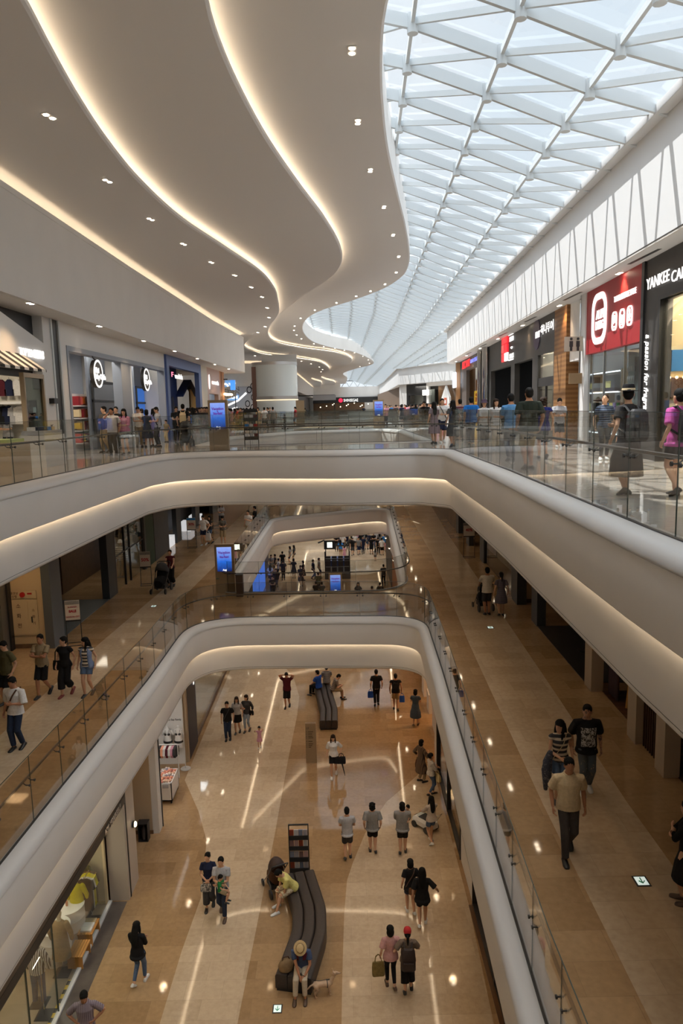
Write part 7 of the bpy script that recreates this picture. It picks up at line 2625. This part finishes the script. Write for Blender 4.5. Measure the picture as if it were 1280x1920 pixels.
person('person with a ponytail in a finely striped dress walking away on the right corridor', fp(939, 1155, Z2), -2, 1.62, 'f', stride=.09, arms=('down', 'down'), hair=('pony', HAIR), top=('dress', banded('fine_stripe', sy((120, 114, 122)), sy((70, 68, 84)), 2, 24, .5), .6, .52), face=False)
person('person in a long black dress at the right edge of the middle corridor', fp(1283, 1694, Z2), 60, 1.66, 'f', arms=('crossed', 'crossed'), hair=('long', HAIR), stride=.05, top=('dress', BLACK, 1.5, .42), shoes=SHOE_BR)

# ---- upper floor, right-hand walkway
a = person('person in a black hat and long dark dress walking away behind the right glass railing', fp(1172, 928, Z3), 12, 1.68, 'f', stride=.10, vox=.010, arms=('down', 'carry'), hair=('short', HAIR), turn=-.5, top=('dress', cl('soft_black', (52, 50, 50)), .6, .30), shoes=SHOE_B, hat=('brim', BLACK, CREAM), face=False)
backpack(a, 'dark box backpack worn by the person in the black hat', pm('pack_dark', (.04, .04, .042), .6), 1.12, 1.05)
lines = banded('navy_lines', sy((44, 54, 74)), sy((110, 130, 160)), 2, 18, .78)
person('person with a flying ponytail, navy lined tee and dark trousers, head thrown back', fp(1131, 862, Z3), 168, 1.64, 'f', stride=.05, vox=.010, arms=('down', 'down'), hair=('fly', HAIRB), nod=-.35, turn=-.4, top=('tee', lines, .65, .84), bottom=('slim', DKGREY, .1), shoes=SHOE_W)
a = person('person in a magenta top and black shorts at the right edge of the upper walkway', fp(1266, 930, Z3), 14, 1.62, 'f', stride=.14, fat=1.06, vox=.010, arms=('down', 'down'), hair=('bun', HAIR), top=('loose', MAGENTA, .8, .80), bottom=('shorts', BLACK, .62), shoes=SHOE_B, face=False)
backpack(a, 'black leather backpack of the person in the magenta top', BLACK, 1.15, 1.1)
person('tall broad person in a dark green tee and khaki shorts seen from behind', fp(990, 880, Z3), 4, 1.80, 'm', SKIN2, stride=.06, fat=1.15, vox=.010, arms=('down', 'down'), top=('loose', cl('forest', (40, 46, 38)), .8, .80), bottom=('shorts', KHAKI, .5), face=False)
person('person with curly short hair in a navy dress-length top seen from behind', fp(1017, 860, Z3), -3, 1.62, 'f', stride=-.12, fat=1.05, vox=.010, arms=('down', 'down'), hair=('perm', HAIRB), top=('loose', cl('royal_navy', (34, 42, 110)), .3, .78), bottom=('shorts', DKGREY, .55), face=False)
person('person in a grey and white tee and dark shorts looking down by the wood-lined passage', fp(1047, 838, Z3), 172, 1.62, 'm', stride=.10, vox=.011, arms=('carry', 'carry'), nod=.4, top=('loose', LTGREY, .7, .82), bottom=('shorts', DKGREY, .52), shoes=SHOE_W)
person('person in a sky blue shirt and flared jeans seen from behind on the right walkway', fp(957, 864, Z3), 6, 1.72, 'm', SKIN2, stride=.10, vox=.010, arms=('phone', 'down'), nod=.2, top=('tee', cl('steel_blue', (86, 136, 186)), .7, .84), bottom=('pants', DKJEAN, .08), face=False)
person('person with long hair in a white blouse and pale trousers coming along the right walkway', fp(929, 842, Z3), 176, 1.64, 'f', stride=.09, arms=('carry', 'down'), hair=('long', HAIRB), turn=.2, top=('loose', WHITE, 1.4, .80), bottom=('pants', cl('oat', (190, 176, 156)), .1))
person('person in a plum bucket hat and white top coming along the right walkway', fp(907, 842, Z3), 178, 1.62, 'f', stride=.08, arms=('carry', 'carry'), hair=('bob', HAIR), top=('loose', WHITE, .9, .82), bottom=('pants', DKGREY, .1), hat=('bucket', cl('plum', (92, 76, 92)), BLACK))
person('person in a bright blue polo seen from behind before the yellow sale banner', fp(883, 836, Z3), 3, 1.74, 'm', stride=.06, fat=1.1, arms=('down', 'down'), top=('loose', cl('azure', (30, 104, 180)), .7, .82), bottom=('pants', NAVY, .1), face=False)
person('person in a maroon striped tee seen from behind beside the shoe shop', fp(862, 825, Z3), 6, 1.72, 'm', arms=('down', 'down'), top=('tee', banded('maroon_stripe', sy((90, 36, 48)), sy((150, 130, 130)), 2, 9, .7), .6, .84), bottom=('pants', DKGREY, .1), face=False)
person('person with long black hair and a dark dress walking away on the right walkway', fp(849, 838, Z3), 14, 1.64, 'f', stride=.10, arms=('down', 'down'), hair=('long', HAIR), top=('dress', DKGREY, .6, .40), face=False)
a = person('person in a white tee and navy shorts coming along the right walkway', fp(829, 830, Z3), 182, 1.74, 'm', stride=.12, arms=('carry', 'down'), top=('tee', WHITE, .6, .84), bottom=('shorts', NAVY, .5), shoes=SHOE_W, deco=strap(DKGREY, 1))
person('person with long dark hair and a mauve dress on the right walkway', fp(814, 832, Z3), 12, 1.62, 'f', arms=('down', 'carry'), hair=('long', HAIR), stride=.08, top=('dress', cl('mauve_grey', (128, 112, 118)), .6, .42), face=False)
person('person in a black jacket leaning near the far corner of the second opening', Vector((4.45, 38, Z3)), 150, 1.74, 'm', arms=('carry', 'carry'), lean=.2, nod=.2, top=('tee', BLACK, 1.4, .84), bottom=('pants', DKJEAN, .1))

# ---- upper floor, left-hand walkway
person('person in a white polo and grey trousers holding a phone to the ear', fp(214, 853, Z3), 176, 1.66, 'm', SKIN2, belly=.02, vox=.011, arms=('down', 'cheek'), stride=.06, top=('loose', WHITE, .7, .82), bottom=('pants', DKGREY, .08), deco=collar(WHITE))
a = person('person in a brown shirt just behind the white polo on the left walkway', fp(200, 848, Z3), 150, 1.74, 'm', arms=('down', 'carry'), turn=-.4, stride=.08, top=('tee', cl('umber', (86, 76, 66)), .8, .84), bottom=('pants', KHAKI, .1))
person('person in a black tee partly hidden behind the white polo on the left walkway', fp(222, 842, Z3), 178, 1.74, 'm', arms=('down', 'down'), top=('tee', BLACK, .6, .84), bottom=('pants', BLACK, .1))
person('person with long hair in a pink blouse and navy shorts on the left walkway', fp(237, 852, Z3), 178, 1.62, 'f', stride=.07, vox=.011, arms=('carry', 'down'), hair=('long', HAIR), top=('loose', cl('orchid', (206, 130, 170)), 1.3, .86), bottom=('shorts', NAVY, .6))
a = person('person in a white tee with a backpack, bent toward friends by the pale column', fp(262, 838, Z3), 200, 1.74, 'm', arms=('phone', 'carry'), nod=.4, top=('tee', WHITE, .6, .84), bottom=('pants', KHAKI, .1))
person('person in a pale blue shirt within the group by the pale column', fp(269, 832, Z3), 120, 1.66, 'f', arms=('carry', 'carry'), hair=('bob', HAIRB), top=('loose', cl('pale_blue', (150, 176, 206)), .8, .84), bottom=('pants', JEAN, .1))
person('person in a long navy dress within the group by the pale column', fp(278, 838, Z3), 10, 1.60, 'f', arms=('carry', 'carry'), hair=('bob', HAIR), top=('dress', cl('ink', (58, 62, 76)), .7, .40), face=False)
person('person in a lilac dress within the group by the pale column', fp(291, 836, Z3), 40, 1.64, 'f', arms=('carry', 'carry'), hair=('long', HAIR), top=('dress', LILAC, 1.2, .40), face=False)
a = person('person in a white shirt and dark trousers with a waistcoat-like bag, end of the group', fp(298, 838, Z3), 130, 1.70, 'm', arms=('carry', 'carry'), nod=.3, top=('tee', LTGREY, .6, .84), bottom=('pants', DKGREY, .1), deco=strap(BLACK, 1, .02))
person('small child in pale clothes standing between the group and the stroller', fp(313, 829, Z3), 150, 1.08, 'm', arms=('down', 'down'), top=('tee', KHAKI, .6, .84), bottom=('pants', CREAM, .1), shoes=SHOE_B)
person('person in a black tee facing the stroller before the blue-framed shop', fp(333, 830, Z3), 200, 1.74, 'm', arms=('carry', 'carry'), nod=.3, top=('tee', BLACK, .6, .84), bottom=('pants', BLACK, .1))
a = person('tall person in a black tee and shorts seen from behind before the blue-framed shop', fp(346, 832, Z3), 8, 1.82, 'm', stride=.06, arms=('down', 'down'), top=('loose', BLACK, .7, .82), bottom=('shorts', BLACK, .5), face=False)
backpack(a, 'cream backpack of the tall person in black before the blue-framed shop', CREAM, 1.15, 1.0)
person('person in white holding goods inside the striped-awning shop', hp(12, 778, Z3, 1.5), 170, 1.62, 'f', arms=('carry', 'carry'), hair=('bob', HAIR), top=('loose', LTGREY, .8, .84), bottom=('pants', BLACK, .1))
a = person('small child figure in a blue cap and blue jacket by the display counter', fp(52, 850, Z3), 175, 1.16, 'm', arms=('down', 'down'), top=('tee', BLUE, .9, .84), bottom=('pants', CREAM, .1), hat=('cap', BLUE, BLUE))

# ---- crowd: a few figures, then copies of them with other clothes
protos = []
for i, c in enumerate((dict(sex='m', stride=.12, top=('tee', WHITE, .6, .84), bottom=('shorts', NAVY, .5)), dict(sex='f', stride=.1, hair=('long', HAIR), top=('loose', WHITE, .7, .84), bottom=('shorts', JEAN, .6)),
                       dict(sex='m', top=('tee', BLACK, .6, .84), bottom=('pants', DKGREY, .1), arms=('carry', 'carry')), dict(sex='f', hair=('bob', HAIR), top=('dress', NAVY, .6, .45), stride=.08),
                       dict(sex='m', fat=1.1, top=('loose', BLUE, .7, .82), bottom=('pants', BLACK, .1), stride=.15), dict(sex='f', hair=('pony', HAIRB), top=('tee', CREAM, .6, .84), bottom=('skirt', BLACK, .5)))):
    protos.append([c, None])
TOPS = {'white': WHITE, 'black': BLACK, 'navy': NAVY, 'grey': GREY, 'blue': SKYB, 'pink': PINK, 'cream': CREAM, 'dark grey': DKGREY, 'red': RED, 'olive': OLIVE}
BOTS = [BLACK, DKGREY, JEAN, NAVY, KHAKI, DKJEAN]
ptop = ['top', 'top', 'top', 'dress', 'top', 'top']
rnd = random.Random(11)


def crowd(loc, yaw, kind, colour, label, group, H=1.68):
    c, o = protos[kind]
    if o is None:
        o = person(label, loc, yaw, H, vox=.02, group=group, **c)
        protos[kind][1] = o
        tgt = o
    else:
        tgt = copy_tree(o, loc, R_(yaw), label)
        tgt['group'] = group
        s = H / o['H']
        tgt.scale = (s, s, s)
    CROWD.append((tgt, None if tgt is o else o, H, {'top': TOPS[colour], 'dress': TOPS[colour], 'trousers': BOTS[rnd.randrange(6)], 'shorts': BOTS[rnd.randrange(6)], 'skirt': BOTS[rnd.randrange(4)]}))
    return tgt


CROWD = []
# ground floor beyond the second opening: heads as seen through it
near_heads = [(508, 1042, 'grey', 2), (515, 1041, 'black', 0), (521.5, 1049, 'white', 2), (506, 1060, 'white', 1), (529, 1035.5, 'black', 0), (543, 1026, 'grey', 1), (550.5, 1024, 'dark grey', 1), (550, 1049, 'dark grey', 3), (568, 1053, 'black', 3), (563, 1062, 'dark grey', 3), (586.5, 1051, 'navy', 4), (597.5, 1048, 'grey', 0), (508, 1074, 'dark grey', 2), (517, 1068, 'black', 4), (530, 1052, 'dark grey', 4), (510, 1082, 'black', 2)]
for px, py, c, k_ in near_heads:
    crowd(hp(px, py, Z1, 1.6), rnd.choice((0, 20, 170, 190, 90, -90)), k_, c, 'person in %s with the group by the blue advertising wall' % c, 'group by the advertising wall, %s' % c)
for px, py, c, k_, lb in ((718.5, 1060, 'dark grey', 2, 'lone person in dark grey walking on the pale floor beyond the black machine'), (596, 1075, 'olive', 4, 'person in olive standing just before the black machine'), (592, 1092, 'black', 2, 'person with a pale backpack beside the small kiosk'), (603, 1093, 'dark grey', 2, 'person in dark grey beside the small kiosk'), (671, 1094, 'dark grey', 1, 'long-haired person in dark grey low behind the middle railing'), (697, 1101, 'black', 2, 'person in black whose head shows low behind the middle railing'), (712, 1094, 'black', 0, 'person in black at the dark wall end beyond the second opening')):
    crowd(hp(px, py, Z1, 1.6), 180 if k_ % 2 else 10, k_, c, lb, lb)
back_heads = [(633.5, 1001, 'navy', 4), (641.7, 1002, 'white', 0), (652, 1000, 'navy', 2), (660.5, 1010, 'black', 0), (672, 1009, 'grey', 0), (679.7, 1007, 'navy', 4), (686, 1000, 'grey', 1), (695.6, 1008, 'black', 5), (703, 1020, 'grey', 1), (708.5, 1009, 'black', 2), (715.5, 1010, 'white', 0), (725, 1015, 'pink', 1), (729.6, 1003, 'red', 0), (630, 1003, 'black', 2), (645, 1016, 'pink', 3), (638, 1014, 'blue', 1), (658, 1001, 'cream', 1), (665, 1002, 'white', 0), (677, 1000, 'black', 4), (691, 1000, 'navy', 0), (700, 1000, 'black', 2), (721, 1002, 'blue', 4), (711, 998, 'grey', 1), (648, 997, 'white', 2), (683, 996, 'navy', 4), (669, 996, 'pink', 1), (705, 996, 'white', 0)]
for px, py, c, k_ in back_heads:
    crowd(hp(px, py, Z1, 1.6), rnd.choice((0, 10, -10, 180)), k_, c, 'person in %s in the far crowd on the pale ground floor behind the black machine' % c, 'far ground-floor crowd, %s' % c, 1.2 if (px, c) in ((703, 'grey'), (645, 'pink')) else 1.68)
# upper floor beyond the second opening
for px, d, c, k_, lb in ((452, 58, 'dark grey', 2, 'person in dark grey beyond the second opening, beside the lift'), (476, 60, 'grey', 2, 'person in grey standing before the lift'), (484.5, 56, 'cream', 3, 'person in a cream dress before the lift'), (496, 57, 'white', 0, 'person in white before the lift'), (502.5, 60, 'dark grey', 2, 'person in dark grey before the lift'), (512, 55, 'grey', 4, 'person in grey leaning before the lift'), (554, 62, 'red', 0, 'person in red with a dark bag beyond the second opening')):
    q = aty(px, 790, d)
    crowd(Vector((q.x, d, Z3)), rnd.choice((150, 180, 20, 90)), k_, c, lb, lb)
q = aty(534, 790, 56)
crowd(Vector((q.x, 56, Z3)), 60, 2, 'dark grey', 'small child in dark clothes reaching out before the lift', 'child before the lift', 1.1)
cs = list(TOPS)
for i in range(56):     # far crowd at the left and middle
    d = rnd.uniform(62, 145)
    px = rnd.choice((rnd.uniform(392, 470), rnd.uniform(560, 712), rnd.uniform(580, 712)))
    if px < 470:
        d = rnd.uniform(60, 76)
    q = aty(px, 780, d)
    if -5.7 < q.x < 5.2 and (57 < d < 102 or 108 < d):
        q.x = rnd.choice((-1, 1)) * rnd.uniform(6.0, 7.5)
    c = rnd.choice(cs)
    crowd(Vector((q.x, d, Z3)), rnd.choice((0, 180, 170, 10, 90)), rnd.randrange(6), c, 'person in %s in the far crowd of the upper floor' % c, 'far upper-floor crowd, %s' % c)
for i in range(46):     # far crowd on the right, between the second opening and the oblique shops
    px = rnd.uniform(716, 862)
    d = rnd.uniform(52, 104)
    q = aty(px, 780, d)
    if q.x < 5.6 and d > 56:
        q.x = rnd.uniform(5.8, 9)
    if q.x > 7.6 and d < 62:
        q.x = rnd.uniform(4.6, 7.4)
    c = rnd.choice(cs)
    crowd(Vector((q.x, d, Z3)), rnd.choice((0, 180, 170, 10)), rnd.randrange(6), c, 'person in %s in the crowd along the right of the upper floor' % c, 'right upper-floor crowd, %s' % c)
for i in range(9):      # before the blue-framed shop and behind the kiosk
    px = 352 + i * 4.5
    d = rnd.uniform(34, 46)
    q = aty(px, 780, d)
    c = rnd.choice(('black', 'dark grey', 'navy', 'black'))
    crowd(Vector((q.x, d, Z3)), rnd.choice((0, 20, 180)), rnd.randrange(6), c, 'person in %s in the small crowd before the blue-framed shop' % c, 'crowd before the blue shop, %s' % c)

finish_people()
for t, src, H, m in CROWD:
    if src is not None:
        for a_, b_ in zip(t.children, src.children):
            pass
        by = {}
        for ch in src.children:
            by.setdefault(ch.name.split('.')[0], []).append(ch.data)
        for ch in t.children:
            l = by[ch.name.split('.')[0]]
            ch.modifiers.clear()
            ch.data = l.pop(0) if len(l) > 1 else l[0]
    recolour(t, m)

# ---- black demonstration machine on the pale ground floor
p = atz(633, 1084, Z1)
t = thing('game_machine', 'large black machine with a lit screen and rows of dark seats on the ground floor', 'machine', (p.x, p.y, Z1), 0)
MB().b2((-1.05, -.3, 0), (1.05, 2.6, .45)).ob('platform', blk, t)
for r in range(2):
    for c in range(4):
        x, y = -.78 + c * .52, .1 + r * 1.0
        MB().b2((x - .2, y, .45), (x + .2, y + .45, .9)).b2((x - .2, y + .38, .9), (x + .2, y + .5, 1.55)).ob('seat', char, t)
for x in (-1.0, 1.0):
    for y in (-.25, 2.5):
        MB().box((x, y, 1.15), (.08, .08, 2.3)).ob('post', blk, t)
MB().b2((-1.05, -.3, 1.62), (1.05, -.22, 1.7)).b2((-1.05, 2.45, 2.2), (1.05, 2.55, 2.3)).ob('rail', blk, t)
MB().box((-.62, 1.4, 2.55), (.95, .12, .75)).ob('screen_case', blk, t)
MB().box((-.62, 1.33, 2.55), (.42, .02, .45)).ob('screen', glow('machine_screen', (.9, 1, .8), 2.2), t)
for s in (-1, 1):
    MB().tube([(s * .6, 1.5, 2.3), (s * 1.1, 1.6, 2.9), (s * 1.6, 1.6, 2.7)], .07, 8).ob('arm', blk, t)
MB().b2((-.6, 2.7, .2), (1.0, 4.6, .9)).ob('blue_counter', pm('counter_blue', sy((40, 70, 120)), .5), t)
# ---- upper floor beyond the bridge: black-framed magazine shelf, counters, pergola frame
t = thing('magazine_shelf', 'black-framed magazine shelf with red and white issues on the upper bridge', 'shelf', (-3.55, 29.6, Z3))
for s in (-1, 1):
    MB().box((s * .28, 0, .72), (.03, .06, 1.44)).ob('upright', blk, t)
for z in (.3, .68, 1.05, 1.4):
    MB().box((0, 0, z), (.56, .22, .03)).box((0, -.1, z + .06), (.56, .02, .13)).ob('shelf_board', blk, t)
for r in range(3):
    for c in range(3):
        o = MB().box((0, 0, .11), (.15, .02, .22)).ob('magazine', [WHITE, LTGREY, MAROON, SKYB, WHITE, RED, LTGREY, WHITE, MAROON][r * 3 + c])
        o.location = (-3.73 + c * .18, 29.6, Z3 + (.32, .70, 1.07)[r])
        tag(o, 'magazine in the black-framed shelf on the upper bridge', 'magazine', 'magazines on the bridge shelf')
t = thing('pergola_frame', 'thin black pergola frame with a white name board on the far upper floor', 'frame', (-3.2, 104.5, Z3))
for x in (-2.6, 2.6):
    for y in (-1, 1):
        MB().box((x, y, 1.7), (.12, .12, 3.4)).ob('post', blk, t)
MB().box((0, -1, 3.35), (5.3, .12, .12)).box((0, 1, 3.35), (5.3, .12, .12)).ob('top_beam', blk, t)
MB().box((1.2, -1.1, 3.0), (3.2, .08, .7)).ob('name_board', LTGREY, t)
for i, (x, y, w_) in enumerate(((-1.5, 105.5, 3.0), (3.2, 104.2, 4.0), (7.4, 80, 3.2), (-6.6, 64, 2.4))):
    t = thing('sales_counter', 'pale sales counter on the far upper floor, %s' % ('under the pergola frame', 'behind the far kiosk', 'along the right railing', 'beside the glass lift')[i], 'counter', (x, y, Z3))
    MB().box((0, 0, .5), (w_, .8, 1.0)).ob('body', [woodw, wht, wht, LTGREY][i], t)
    MB().box((0, 0, 1.02), (w_ + .1, .9, .05)).ob('top', wht, t)
t = thing('standing_banner', 'tall beige standing banner beside the glass lift on the upper floor', 'banner', (aty(563, 780, 66).x, 66, Z3))
MB().box((0, 0, 1.15), (.75, .06, 2.2)).ob('sheet', beige, t)
MB().box((0, 0, .03), (.8, .3, .05)).ob('foot', blk, t)
